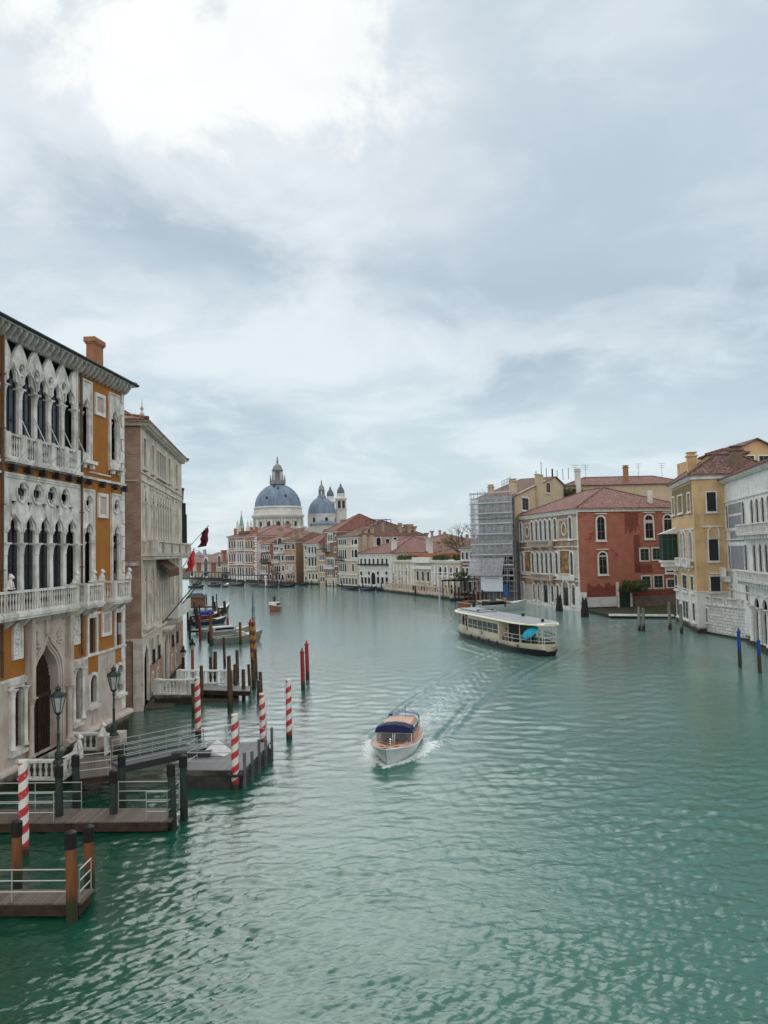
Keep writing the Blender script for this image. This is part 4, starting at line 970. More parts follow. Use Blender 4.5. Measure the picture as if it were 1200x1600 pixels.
# damp patches of bare old plaster
damp = mat('old_plaster', (.21, .062, .04), (.16, .05, .034), 1.5)
def ragged(u0, u1, z0, z1, seed, n=26, side_='top'):
    r_ = random.Random(seed); top = [(u1-(u1-u0)*i/n, z1-(z1-z0)*.28*r_.random()*(1+.6*math.sin(i*.7))) for i in range(n+1)]
    return [(u0, z0), (u1, z0)]+top
flip = lambda pl, zt: [(u, zt-(z-pl[0][1])) for u, z in pl]
for poly in (ragged(1.2, 6.2, 2.0, 4.6, 3), ragged(8.2, 18, 2.1, 3.1, 4), flip(ragged(8.4, 10.9, 0, 3.6, 5), 16.1), flip(ragged(9.9, 11.0, 0, 7.0, 6), 12.4), ragged(9.9, 13.2, 6.0, 7.6, 8)):
    M_.mb('plaster_patch', damp, MB().add([(L+.036, u, z) for u, z in poly], [tuple(x) for x in tessellate_polygon([[Vector((u, z, 0)) for u, z in poly]])]))
M_.mb('side_band', mat('pale_marble', (.60, .62, .63), (.50, .52, .54), 1, streak=(.35, .37, .38)), MB().box(L+.031, .8, .6, L+.3, 6.3, 2.2))
cs = sp(372, 1210); ce = sp(480, 1400)
o = M_.mb('garden_gate', clean_stone, MB().box(L+.031, cs[0]-.3, .3, L+.4, cs[0], 4.6).box(L+.031, ce[0], .3, L+.4, ce[0]+.3, 3.2)); MB().box(L+.2, cs[0]+.003, .4, L+.26, ce[0]-.003, 3.9).build('door', shutter_green, o)
M_.mb('garden_wall', mat('mossy_brick', (.20, .15, .13), (.13, .10, .09), 1.2, streak=(.08, .06, .05)), MB().box(L+.031, ce[0]+.31, .3, L+.5, 17.5, 2.1))
M_.chimney(12, 14, 16.5, 20.5, 1.0); 
q = sp(705, 440); M_.mb('chimney', far_white, MB().box(L-1.9, q[0]-.3, 16.9, L-1.2, q[0]+.3, 20.0))
M_.mb('buttress', clean_stone, MB().box(L-1.2, -.45, -.5, L+.6, -.21, 3.2).box(L-.8, -.44, 3.2, L+.4, -.21, 4.0).box(L+.04, -.2, -.5, L+.6, .8, 3.1))
# ivy and shrub at the gate
def foliage(mb, c, r, n, s0, seed, sc=(1, 1, 1), mi=2):
    r_ = random.Random(seed)
    for _ in range(n):
        while True:
            p = Vector((r_.uniform(-1, 1), r_.uniform(-1, 1), r_.uniform(-1, 1)))
            if .25 < p.length < 1: break
        p = p.normalized()*p.length**.5
        k = .8+.25*math.sin(5*p.x+seed)*math.sin(4*p.z+seed*2)
        q = Vector(c)+Vector((p.x*r*sc[0], p.y*r*sc[1], p.z*r*sc[2]))*k
        a = Vector((r_.gauss(0, 1), r_.gauss(0, 1), r_.gauss(0, 1))).normalized(); b = a.orthogonal().normalized(); s_ = s0*r_.uniform(.6, 1.4)
        mb.add([q-a*s_, q+b*s_*.55, q+a*s_, q-b*s_*.55], [(0, 1, 2, 3)], r_.randrange(mi))
leafs = [mat('leaf_dark', (.022, .04, .012)), mat('leaf_mid', (.05, .085, .02)), mat('leaf_light', (.10, .13, .035))]
g0 = M_.w(L+1.2, sp(430, 1200)[0]+1.0, 0)
e = empty('shrub', (g0.x, g0.y, .3), 0, 'dark green bush growing over the garden gate by the terracotta wall', 'shrub')
b = MB(); foliage(b, (0, 0, 3.6), 2.4, 1500, .16, 5, (1.25, .7, .55), 3); b.build('foliage', leafs, e)
MB().tube([(0, 0, 0), (.1, 0, 1.5), (-.1, .1, 3.4)], [.12, .09, .05], 6).build('stem', mat('bark', (.06, .045, .03)), e)
# --- building in scaffolding and its cream gable behind the mosaic palace
s0, s1 = W(752, 940), W(813, 941)
Sc = Bld('scaffolded_palace', 'tall building wrapped in scaffolding and netting with a cream gable side', 'palace', s0, s0+(s1-s0).normalized()*((s1-s0).length-.5))
cream = mat('cream_render', (.52, .43, .29), (.44, .36, .24), .7, .85, bump=.15, streak=(.30, .24, .17), streak_amt=.6)
L = Sc.L; D = 13.2
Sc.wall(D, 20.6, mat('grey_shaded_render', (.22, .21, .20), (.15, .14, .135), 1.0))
for z_ in (6.5, 10.5, 14.5, 18): row(Sc, 5, .6, L-.6, z_-2.2, z_, 1.2, mull=False)
sz = lambda X, Y: side_uz(Sc, 700+X/4.615, 700+Y/4.615)
pg = [sz(498, 345), sz(640, 262), sz(770, 207), sz(905, 335)]
f = MB(); poly = [(0, 12), (D+.5, 12), (D+.5, pg[3][1])]+[pg[3], pg[2], pg[1], (0, pg[0][1])]
poly = [(0, 12.0), (pg[3][0], 12.0), pg[3], pg[2], pg[1], (0, pg[0][1])]
n = len(poly); tr = tessellate_polygon([[Vector((a, b_, 0)) for a, b_ in poly]])
f.add([(L+.01, a, b_) for a, b_ in poly]+[(L-.4, a, b_) for a, b_ in poly], [tuple(t_) for t_ in tr]+[tuple(n+i for i in t_) for t_ in tr]+[(i, (i+1) % n, n+(i+1) % n, n+i) for i in range(n)])
Sc.mb('gable_wall', cream, f)
ap, lo, ro = pg[2], (0, pg[0][1]), pg[3]
f = MB()
for (a, za), (b_, zb) in (((-.5, lo[1]-.2), ap), (ap, (ro[0]+.5, ro[1]-.2))):
    f.add([(-.4, a, za+.1), (L+.35, a, za+.1), (L+.35, b_, zb+.1), (-.4, b_, zb+.1), (-.4, a, za-.06), (L+.35, a, za-.06), (L+.35, b_, zb-.06), (-.4, b_, zb-.06)], [(0, 1, 2, 3), (4, 7, 6, 5), (0, 4, 5, 1), (1, 5, 6, 2), (2, 6, 7, 3), (3, 7, 4, 0)])
Sc.mb('roof', old_tile, f)
a, b_ = sz(533, 445), sz(578, 365); swin(Sc, (a[0]+b_[0])/2, a[1], b_[0]-a[0], b_[1]-a[1], gm=shutter_dark, t=.25, near=True)
a, b_ = sz(707, 320), sz(735, 252)
swin(Sc, (a[0]+b_[0])/2, a[1], b_[0]-a[0], b_[1]-a[1], 'seg', gm=mat('brown_shutter', (.10, .035, .03)), near=True)
q0, q1 = sz(632, 420), sz(665, 205)
Sc.mb('chimney', cream, MB().box(L+.012, q0[0], 12.5, L+.6, q1[0], q1[1]).box(L-.1, q0[0]-.15, q1[1], L+.7, q1[0]+.15, q1[1]+.3))
q0 = sz(340, 360); Sc.chimney(1.5, 3, 20, 23.2, 1.0, m_=cream); Sc.chimney(L-1.2, 2.2, 21, 24.0, 1.2, m_=cream)
# roof terrace fence and potted clutter
f = MB(); 
for i in range(7): f.tube([(L-3.5, 2+i*.8, 22.5+i*.2), (L-3.5, 2+i*.8, 24.2+i*.2)], .04, 4)
f.tube([(L-3.5, 2, 24.2), (L-3.5, 6.8, 25.4)], .04, 4); f.tube([(L-3.5, 2, 23.5), (L-3.5, 6.8, 24.7)], .03, 4)
Sc.mb('terrace_rail', iron, f)
for X, Y0, Y1 in ((645, 205, 165), (683, 200, 100), (720, 205, 145), (762, 205, 150), (803, 380, 160), (838, 215, 150), (878, 210, 142)):
    a = sz(X, Y0); b_ = sz(X, Y1)
    Sc.mb('flue', iron, MB().tube([(L-.3, a[0], a[1]-.5), (L-.3, a[0], b_[1])], .07 if X != 762 else .2, 5).tube([(L-.3, a[0]-.25, b_[1]-.3), (L-.3, a[0]+.25, b_[1]-.3)], .05, 4))
# scaffold
e = Sc.e
sp_ = MB(); bd_ = MB(); nx = 7
for i in range(nx):
    x = -.8+i*(L+.8)/(nx-1)
    for y in (-.5, -1.7): sp_.tube([(x, y, 0), (x, y, 21.8+.5*(i % 2))], .055, 5, 0)
for y in (-.5, -1.7, ): 
    for z in [2.2+2.05*k for k in range(10)]:
        sp_.tube([(-1.2, y, z), (L+.3, y, z)], .045, 4); sp_.tube([(-1.2, y, z+1.0), (L+.3, y, z+1.0)], .035, 4)
for k in range(10):
    z = 2.2+2.05*k; sp_.tube([(k % 5*L/5, -1.75, z), ((k % 5+1)*L/5, -1.75, z+2.05)], .04, 4); sp_.tube([(((k+2) % 5+1)*L/5, -1.75, z), ((k+2) % 5*L/5, -1.75, z+2.05)], .04, 4)
    bd_.box(-.9, -1.65, z-.06, L+.1, -.55, z-.02)
scf = Bld.mb(Sc, 'scaffold_frame', mat('scaffold_tube', (.34, .35, .37), rough=.5, metal=.3), sp_); bd_.build('walkway', mat('scaffold_board', (.30, .27, .24), (.22, .20, .18), 2), scf)
net = bpy.data.materials.new('debris_net'); net.use_nodes = True
tt_ = net.node_tree; pp_ = tt_.nodes['Principled BSDF']; pp_.inputs['Base Color'].default_value = (.42, .43, .465, 1); pp_.inputs['Roughness'].default_value = .9
tc_ = tt_.nodes.new('ShaderNodeTexCoord'); nz = tt_.nodes.new('ShaderNodeTexNoise'); nz.inputs['Scale'].default_value = 1.6; nz.inputs['Detail'].default_value = 9; nz.inputs['Roughness'].default_value = .8; tt_.links.new(tc_.outputs['Object'], nz.inputs['Vector'])
mr = tt_.nodes.new('ShaderNodeMapRange'); mr.inputs[1].default_value = .36; mr.inputs[2].default_value = .62; mr.inputs[3].default_value = .35; mr.inputs[4].default_value = .8; tt_.links.new(nz.outputs[0], mr.inputs[0]); tt_.links.new(mr.outputs[0], pp_.inputs['Alpha'])
def net_sheet(x0, x1, z0, z1, y, seed, yb=None):
    f = MB(); n, m2_ = 26, 12; r_ = random.Random(seed); ph = [r_.uniform(0, 6) for _ in range(4)]; vs = []
    for j in range(m2_+1):
        for i in range(n+1):
            u = x0+(x1-x0)*i/n; w_ = j/m2_; bb = .16*math.sin(w_*math.pi)*(1+math.sin(i*1.3+ph[0]))+.06*math.sin(i*2.7+j*1.1+ph[1])
            yy = y+((yb-y)*(1-w_) if yb is not None else 0); vs.append((u, yy-bb, z0+(z1-z0)*w_))
    f.add(vs, [(j*(n+1)+i, j*(n+1)+i+1, (j+1)*(n+1)+i+1, (j+1)*(n+1)+i) for j in range(m2_) for i in range(n)], 0, True)
    f.build('netting', net, scf)
for k, (z0, z1) in enumerate(((16.6, 20.9), (12.5, 16.4), (9.0, 12.4))): net_sheet(-.9, L+.1, z0, z1, -1.85, k)
net_sheet(-1.2, L*.78, 5.4, 8.9, -1.9, 9, -3.6)
f = MB(); n = 10
for z0, z1, y0_, y1_ in ((9, 20, -.4, -1.7),): f.add([(-.95, y0_, z0), (-.95, y1_, z0), (-.95, y1_, z1), (-.95, y0_, z1)], [(0, 1, 2, 3)])
f.build('netting', net, scf)
ot = MB()
for i in range(nx+4): x = -.9+i*(L+1.0)/(nx+3); ot.tube([(x, -2.12, 5.2), (x, -2.12, 21.6)], .05, 4)
for k in range(9): z = 5.2+2.05*k; ot.tube([(-1.2, -2.16, z), (L+.2, -2.16, z)], .05, 4); ot.box(-1.0, -2.2, z+.1, L+.1, -2.14, z+.28, 1)
ot.build('outer_tubes', [mat('scaffold_tube', (0, 0, 0)), mat('toe_board', (.55, .55, .56), (.45, .45, .46), 2)], scf)
hb = MB().box(.9, -1.95, 2.2, 5.6, -1.87, 5.2, 0)
for i in range(9): hb.box(1.9+i*.32, -1.965, 4.72, 2.1+i*.32, -1.952, 4.85, 1)
hb.build('site_banner', [mat('banner_white', (.62, .68, .72), (.56, .62, .66), 1), iron], scf)
hb = MB().box(5.9, -2.1, .6, 6.7, -1.9, 3.7); hb.build('site_door', mat('blue_sheet', (.03, .12, .36), (.02, .08, .25), 2), scf)
# --- long roof and ivy wall behind
rb0 = YD(884, 768, 178); rb1 = YD(1075, 768, 178)
Lr = Bld('long_roof_house', 'long low house with a shallow red roof rising behind the mosaic palace', 'house', (rb0.x, rb0.y), (rb1.x, rb1.y))
zt = YD(960, 757, 178).z; Lr.wall(12, zt, cream); Lr.hip(12, zt, 2.3, red_tile, over=.6)
Lr.chimney(2.8, -.3, zt-3, zt+3.2, 1.1, m_=far_white); Lr.chimney(14.4, 1.0, zt, zt+3.9, 1.0, m_=mat('brick_chimney', (0, 0, 0)))
b = MB(); r_ = random.Random(4)
for k in range(9): foliage(b, (r_.uniform(-1, 9), -.4, zt-1.6-r_.random()*1.6), 1.5, 130, .22, k, (1.4, .3, .9), 3)
b.build('ivy', leafs, Lr.e)
for X in (32, 128, 610, 825):
    u = Lr.u(900+X/5.717, 745); f = MB().tube([(u, 4, zt), (u, 4, zt+5.2)], .035, 4)
    for q_ in range(3): f.tube([(u-.9+q_*.2, 4, zt+5.1-q_*.5), (u+.9-q_*.2, 4, zt+5.1-q_*.5)], .025, 4)
    Lr.mb('antenna', iron, f)
# --- yellow house
y0, y1 = W(1058, 971), W(1092, 990)
Y_ = Bld('yellow_house', 'tall ochre yellow house on the right bank with a white water storey and corner bay', 'house', y0, y1)
yel = mat('yellow_render', (.60, .41, .225), (.50, .33, .175), .7, .85, bump=.1, streak=(.27, .17, .07), streak_amt=.6, blotch=(.40, .27, .13), blotch_lo=.60)
Y_.wall(16, 18.4, yel, z0=4.9)
Y_.mb('water_storey', far_white, MB().box(-.004, -.02, -1, Y_.L+.02, 16, 4.89))
Y_.mb('stain_band', mat('dark_render', (.22, .155, .07), (.16, .12, .06), .9, blotch=(.36, .25, .10), blotch_lo=.55), MB().box(.2, -.03, 14.3, Y_.L-.9, -.003, 18.0))
yy = lambda X, Y: Y_.uz(1020+X/4.1, 670+Y/4.1)
for X0, Y0, X1, Y1, kd in ((127, 440, 138, 550, 'rect'), (166, 425, 190, 540, 'rect'), (226, 412, 240, 530, 'rect'), (182, 665, 194, 840, 'round'), (197, 660, 210, 838, 'round'), (238, 655, 254, 835, 'round'), (146, 940, 160, 1020, 'rect'), (196, 940, 220, 1030, 'rect'), (249, 948, 263, 1040, 'rect'), (160, 1095, 172, 1190, 'rect'), (200, 1105, 211, 1205, 'rect'), (217, 1110, 230, 1210, 'rect'), (262, 1120, 274, 1225, 'rect')):
    a, b_ = yy(X0, Y1), yy(X1, Y0); win(Y_, (a[0]+b_[0])/2, a[1], max(.8, b_[0]-a[0]), b_[1]-a[1], kd, t=.18, near=True, gm=shutter_dark if Y0 > 900 else glassmat('pale_curtain', (.30, .31, .30), .3))
ys = lambda X, Y: side_uz(Y_, 1020+X/4.1, 670+Y/4.1)
for X0, Y0, X1, Y1, kd, hd in ((348, 405, 402, 530, 'rect', False), (362, 708, 417, 845, 'rect', False), (372, 945, 430, 1042, 'rect', 'flat')):
    a, b_ = ys(X0, Y1), ys(X1, Y0); swin(Y_, (a[0]+b_[0])/2, a[1], b_[0]-a[0], b_[1]-a[1], kd, t=.13, near=True, gm=shutter_dark, hood=hd, mull=False)
a = ys(362, 706); b_ = ys(417, 655); Y_.mb('window_arch', clean_stone, MB().ring(shape('round', 0, 0, b_[0]-a[0]+.04, 1.3, .16), shape('round', 0, 0, b_[0]-a[0]+.04, 1.3), -.12, -.003), loc=(Y_.L, (a[0]+b_[0])/2, a[1]+.1), rz=math.pi/2)
for z in (11.9,): Y_.mb('string_course', clean_stone, MB().box(-.05, -.12, 12.35, Y_.L+.02, -.031, 12.5).box(Y_.L+.003, .8, 12.55, Y_.L+.2, 3.2, 12.72).box(-.1, -.1, 4.85, Y_.L+.1, -.031, 4.98).box(Y_.L+.021, 0, 4.86, Y_.L+.12, 5, 4.98))
for a, b_, z in ((5.2, 9.2, 7.9), (10.6, 13.9, 7.9)):
    f = MB(); f.box(a, -.7, z-.15, b_, -.003, z); balusters(f, a+.1, b_-.1, -.6, z, z+.95, 8, .08); f.box(a+.4, -.55, z-.5, a+.7, -.003, z-.154); f.box(b_-.7, -.55, z-.5, b_-.4, -.003, z-.154); Y_.mb('balcony', clean_stone, f)
Y_.mb('bay_roof', clean_stone, MB().add([(.1, -2.2, 12.05), (3.3, -2.2, 12.05), (3.3, 0, 12.9), (.1, 0, 12.9), (.1, 0, 12.05), (3.3, 0, 12.05)], [(0, 1, 2, 3), (0, 4, 5, 1), (0, 3, 4), (1, 5, 2)]))
o = Y_.mb('bay_window', clean_stone, MB().box(.2, -2.1, 8.2, 3.2, -.003, 8.5).box(.4, -1.9, 7.6, 3.0, -.003, 8.196).box(.7, -1.4, 7.1, 2.7, -.003, 7.596))
g_ = MB().box(.35, -1.95, 8.5, 3.05, -.003, 12.04, 0)
for x in (.33, 1.2, 2.1, 2.97): g_.box(x, -2.0, 8.5, x+.1, -1.953, 12.04, 1)
for y in (-2.0, -1.3, -.7): g_.box(3.053, y, 8.5, 3.1, y+.1, 12.04, 1)
for z in (9.4, 11.3): g_.box(.34, -1.995, z, 3.06, -1.952, z+.08, 1); g_.box(3.052, -1.9, z, 3.095, 0, z+.08, 1)
g_.build('glazing', [shutter_green, mat('bay_frame', (.06, .09, .075), rough=.5)], o)
Y_.cornice(18.85, 16, clean_stone, .55, .45, dent=.55)
Y_.hip(9, 18.9, 3.4, old_tile, over=.6)
u, z = yy(215, 180); Y_.chimney(6.5, 1.6, 18, 22.0, 1.1, m_=yel); 
Y_.mb('dormer', yel, MB().box(8, 2.5, 19, 12, 7, 21.6)); Y_.hip(4.5, 21.6, .8, old_tile, over=.3, u0=8, u1=12, y0=2.5)
dz_ = ys(515, 240); Y_.chimney(Y_.L-1.0, 5.2, 17, 21.6, 1.2, m_=mat('chimney_brown', (.20, .14, .10), (.14, .10, .075), 2))
Y_.mb('plinth', base_stone, MB().box(-.1, -.12, -1, Y_.L+.1, -.021, .6))
# --- grey gothic-windowed palace at the right edge
gp = YD(1136, 892, 91.3)
G = Bld('white_palace', 'grey and white Renaissance palace with arcaded balconies at the right edge', 'palace', (gp.x, gp.y), (gp.x-.2068*30, gp.y-.978*30))
gw_ = mat('grey_palace_stone', (.74, .74, .72), (.62, .62, .61), 1.0, .75, bump=.2, streak=(.26, .26, .25), streak_amt=.7, algae=True)
gi = mat('grey_panel', (.27, .275, .29), (.21, .215, .23), 1.2, .8, streak=(.15, .15, .16))
gq = lambda X, Y: G.uz(1020+X/4.1, 670+Y/4.1)
pr_ = [gq(478, 520), gq(585, 500), gq(645, 500), gq(676, 490), gq(712, 480)]
zE = gq(430, 395)[1]
cen2 = [gq(477, 560)[0], gq(583, 550)[0], gq(638, 540)[0], gq(672, 540)[0], gq(708, 530)[0]]
sp2 = cen2[4]-cen2[3]
cen2 += [cen2[4]+sp2, cen2[4]+2*sp2]; cen2 += [cen2[-1]+2.6, cen2[-1]+6]
cen1 = [gq(495, 830)[0], gq(600, 830)[0], gq(655, 820)[0], gq(693, 820)[0], gq(731, 820)[0]]
s1_ = cen1[4]-cen1[3]; cen1 += [cen1[4]+s1_, cen1[4]+2*s1_]; cen1 += [cen1[-1]+2.6, cen1[-1]+6]
z2a, z2b = gq(583, 625)[1], gq(583, 465)[1]; z1a, z1b = gq(600, 905)[1], gq(600, 740)[1]
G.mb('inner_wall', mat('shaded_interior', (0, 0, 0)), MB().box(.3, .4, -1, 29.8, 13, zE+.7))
G.mb('end_wall', gw_, MB().box(29.81, .06, -1, 30, 14, zE+.8)); G.mb('side_wall', gw_, MB().box(0, .16, -1, .28, 14, zE+.8))
G.mb('wall', gw_, MB().panel([(0, .5), (30, .5), (30, zE+.8), (0, zE+.8)], [shape('round', c, z2a, 1.12, z2b-z2a) for c in cen2]+[shape('round', c, z1a, 1.14, z1b-z1a) for c in cen1]+[shape('round', gq(680, 1150)[0]+i*3.0-.2, .6, 1.9, 4.4) for i in range(4)], 0, .05))
for c in cen2+cen1:
    zz_, hh_ = (z2a, z2b-z2a) if c in cen2 else (z1a, z1b-z1a)
    f = MB(); f.ring(shape('round', 0, 0, 1.14, hh_, .1), shape('round', 0, 0, 1.14, hh_), -.08, -.003)
    for q_ in (-1, 1): column(f, q_*.64, -.04, 0, hh_-.55, .065, cap=.3)
    o = f.build('window', clean_stone, G.e, (c, 0, zz_)); MB().box(-.6, .08, 0, .6, .12, hh_+.02).build('pane', [dark_glass, jn], o)
for i in range(4):
    u = gq(680, 1150)[0]+i*3.0-.2; f = MB(); f.ring(shape('round', 0, 0, 1.9, 4.4, .2), shape('round', 0, 0, 1.9, 4.4), -.15, -.003); column(f, -1.5, -.25, -.1, 3.5, .2, cap=.45)
    o = f.build('arcade_arch', clean_stone, G.e, (u, 0, .6)); MB().box(-1, .32, 0, 1, .345, 4.3).build('door', dark_glass, o)
for X in (512, 610): 
    u, z = gq(X, 1060); win(G, u, z-.7, .8, 1.7, gm=shutter_dark, near=True)
f = MB()
for c0, c1, z0, z1 in ((cen2[0]+.75, cen2[1]-.75, z2a, z2a+1.3), (cen2[0]+.75, cen2[1]-.75, z2b-1.1, z2b), (cen1[0]+.75, cen1[1]-.75, z1a, z1a+2.6), (cen1[0]+.75, cen1[1]-.75, z2a-1.6, z2a-.5)): f.box(c0, -.04, z0, c1, -.003, z1)
G.mb('marble_inlay', gi, f)
f = MB()
for z in (z2a-.35, z2b+.35, z1a-.4, z1b+.5, 5.2): f.box(-.05, -.14, z, 30, -.003, z+.16)
f.box(0, -.1, .5, .4, -.003, zE)
G.mb('string_course', clean_stone, f)
for a, b_, z in ((cen2[1]+.6, 24, z2a-1.0), (cen1[1]-1.0, 26, z1a-1.1), (cen1[0]-.8, cen1[0]+.8, z1a-1.1)):
    f = MB(); f.box(a, -.95, z, b_, -.15, z+.16); balusters(f, a+.1, b_-.1, -.85, z+.16, z+1.15, max(4, int((b_-a)*1.9)), .075); k = int(b_-a)
    for i in range(k+1): f.box(a+.1+i*(b_-a-.4)/max(1, k), -.8, z-.4, a+.35+i*(b_-a-.4)/max(1, k), -.15, z-.004)
    G.mb('balcony', clean_stone, f)
G.cornice(zE+1.1, 14, clean_stone, .5, .6, dent=.5, u1=30); G.hip(14, zE+1.15, 2.8, red_tile, over=.75)
# --- gabled yellow house behind
hg0, hg1 = YD(1142, 735, 112), YD(1240, 735, 112)
Hg = Bld('gabled_house', 'yellow gabled house with dark shutters rising behind the white palace', 'house', (hg0.x, hg0.y), (hg1.x, hg1.y))
zg = YD(1145, 712, 112).z; za = YD(1182, 686, 112).z
Hg.mb('wall', yel, MB().box(-4, .3, 0, Hg.L, 10, zg).prism([(-1.5, 6), (9, 6), (9, zg-.3), (3.9, za), (-1.5, zg-.3)], 0, .29))
Hg.mb('roof', old_tile, MB().add([(-2.1, -.5, zg-.5), (3.9, -.5, za+.15), (3.9, 10, za+.15), (-2.1, 10, zg-.5), (9.6, -.5, zg-.5), (9.6, 10, zg-.5), (-2.1, -.5, zg-.7), (3.9, -.5, za-.05), (9.6, -.5, zg-.7)], [(0, 1, 2, 3), (1, 4, 5, 2), (0, 6, 7, 1), (1, 7, 8, 4)]))
for X in (622, 713):
    u, z = Hg.uz(1020+X/4.1, 670+270/4.1); win(Hg, u, z, 1.35, 2.2, gm=shutter_dark, near=True)
# --- stone terrace wall in front of the white palace
t0, t1 = W(1094, 988), W(1182, 1004)
T_ = Bld('terrace_wall', 'white rusticated stone terrace wall topped by a balustrade beside the yellow house', 'wall', t0, t1)
zt = T_.z(1140, 935)
rus = brickmat('rusticated_stone', (.66, .65, .62), (.54, .53, .50), (.13, .12, .11), .95, .36, msize=.03)
T_.mb('wall', rus, MB().box(0, 0, .25, T_.L, 3.4, zt-1.0)); T_.mb('plinth', base_stone, MB().box(-.05, -.15, -1, T_.L+.4, 3.5, .25))
f = MB(); f.box(-.05, -.12, zt-1.0, T_.L+.1, .4, zt-.86)
for k in range(4): balusters(f, .2+k*T_.L/4, (k+1)*T_.L/4, .12, zt-.86, zt, 7, .1)
T_.mb('balustrade', white_stone, f); win(T_, 1.6, 1.4, .6, 1.6, gm=shutter_dark, t=.1, near=True)
# --- quay steps
qv = MB(); c0, c1 = W(1181, 1006), W(1215, 1030)
for k, (dz, out) in enumerate(((-.6, 1.4), (.05, .9), (.3, .4), (.55, 0))): qv.slab([(t1.x-out, t1.y+.3), (c1.x-out-1, c1.y-6), (c1.x+14, c1.y-8), (t1.x+9, t1.y+3)], -1, dz+.2-.001*k)
tag(qv.build('quay_steps', base_stone), kind='structure')
qb = MB(); qb.slab([tuple(M_.w(M_.L+.3, -.3)[:2]), tuple(W(930, 960)[:2]), tuple(W(955, 966)[:2]), tuple(W(1052, 966)[:2]), (45, 118), tuple(M_.w(M_.L+.3, 17)[:2])], -1, .45)
tag(qb.build('campo_quay', mat('quay_paving', (.17, .12, .10), (.12, .09, .075), .8, algae=True)), kind='structure')
ed = MB(); a, b_ = W(952, 966), W(1052, 967); ed.slab([(a.x, a.y-.4), (b_.x, b_.y-.4), (b_.x, b_.y+.2), (a.x, a.y+.3)], .36, .62); tag(ed.build('quay_kerb', clean_stone), kind='structure')
# ============================================================ FAR ROW OF HOUSES
pinkr = mat('pink_render', (.38, .195, .14), (.31, .155, .11), .4, .85, streak=(.26, .14, .11), streak_amt=.6)
redbr = mat('red_brickwork', (.27, .095, .065), (.20, .075, .055), .5, .9, streak=(.12, .06, .05))
tanr = mat('tan_render', (.44, .29, .17), (.36, .23, .14), .4, .85, streak=(.24, .17, .12), algae=True)
brownr = mat('brown_brickwork', (.24, .135, .085), (.17, .10, .07), .5, .9, streak=(.10, .07, .055))
creamr = mat('cream_stone_far', (.52, .455, .345), (.40, .345, .26), .35, .85, streak=(.20, .17, .13), streak_amt=.8, algae=True)
peach = mat('peach_render', (.52, .37, .20), (.45, .31, .17), .4, .85, streak=(.30, .22, .14))
beige = mat('beige_render', (.43, .34, .24), (.36, .28, .20), .4, .85, streak=(.25, .20, .15))
far_glass = mat('far_glass', (.006, .007, .009), rough=.6, spec=.1)
def house(name, label, cat, b0, b1, yE, D, wm, rm, rise=2.5, rows=(), ridge='x', cd=None, base=None, p0=None, p1=None):
    p0 = p0 or W(*b0); p1 = p1 or W(*b1)
    h = Bld(name, label, cat, p0, p1)
    H = h.z((b0[0]+b1[0])/2, yE); h.H = H
    h.wall(D, H, wm); h.cornice(H+.25, D, clean_stone, .5, .4)
    if rm: h.hip(D, H+.28, rise, rm, over=.6, ridge=ridge)
    if base: h.mb('ground_storey', base, MB().box(-.05, -.08, -1, h.L+.05, .2, h.z((b0[0]+b1[0])/2, cd or b0[1]-12)))
    for r in rows:
        n, ya, yb, w, kind, f0, f1 = r[:7]; kw = r[7] if len(r) > 7 else {}
        xm = b0[0]+(b1[0]-b0[0])*(f0+f1)/2
        kw.setdefault('mull', False); kw.setdefault('t', .2); kw.setdefault('gm', far_glass)
        row(h, n, h.L*f0, h.L*f1, h.z(xm, yb), h.z(xm, ya), w, kind, **kw)
    return h
def balc(h, f0, f1, y, iron_=False, out=1.0):
    xm = 0; z = y; a, b_ = h.L*f0, h.L*f1; m_ = iron if iron_ else clean_stone
    f = MB().box(a, -out, z-.2, b_, -.003, z); f.box(a, -out, z+.95, b_, -out+.12, z+1.1)
    k = max(3, int((b_-a)/.45))
    for i in range(k): f.box(a+i*(b_-a-.15)/(k-1), -out+.02, z, a+i*(b_-a-.15)/(k-1)+.12, -out+.1, z+.95)
    h.mb('balcony', m_, f)
# 1 grand pink neo-gothic palace
h = house('pink_palace', 'large pink palace with white window frames, leftmost of the far waterfront row', 'palace', (357, 907), (403, 908.5), 839, 30, pinkr, red_tile, 4.5,
          [(3, 845, 857, 1.1, 'round', .02, .28), (3, 845, 859, 1.0, 'round', .32, .56, dict(t=.4)), (3, 845, 857, 1.1, 'round', .60, .86),
           (3, 864, 878, 1.1, 'ogee', .02, .28), (3, 864, 880, 1.0, 'ogee', .32, .56, dict(t=.4)), (3, 864, 878, 1.1, 'ogee', .60, .86),
           (3, 887, 898, 1.1, 'rect', .02, .28), (3, 886, 904, 1.2, 'round', .32, .56, dict(t=.3)), (3, 887, 898, 1.1, 'rect', .60, .86)])
L = h.L; zf = [h.z(380, y) for y in (861, 883, 901)]
f = MB()
for z in zf: f.box(-.1, -.25, z, L+.1, -.003, z+.35)
for x in (0, .29*L, .57*L): f.box(x, -.12, 0, x+.5, -.003, h.H-.5)
for i in range(18): f.box(L-1.5-(.8 if i % 2 else 0), -.3, .5+i*1.0, L+.05, -.13, 1.2+i*1.0)
h.mb('stone_trim', clean_stone, f); balc(h, .3, .58, zf[1]+.35); balc(h, .3, .58, zf[0]+.35)
h.mb('water_storey', far_white, MB().box(.02, -.06, -1, L, -.003, zf[2]))
h.mb('corner_facing', far_white, MB().box(L+.003, 0, 0, L+.3, 5.5, h.H-2))
for v, z0 in ((1.6, 2), (1.6, 8.0), (1.6, 13.0), (3.8, 2), (3.8, 8), (3.8, 13)): swin(h, v, z0, 1.1, 2.6, 'rect', mull=False, t=.2, proud=.42)
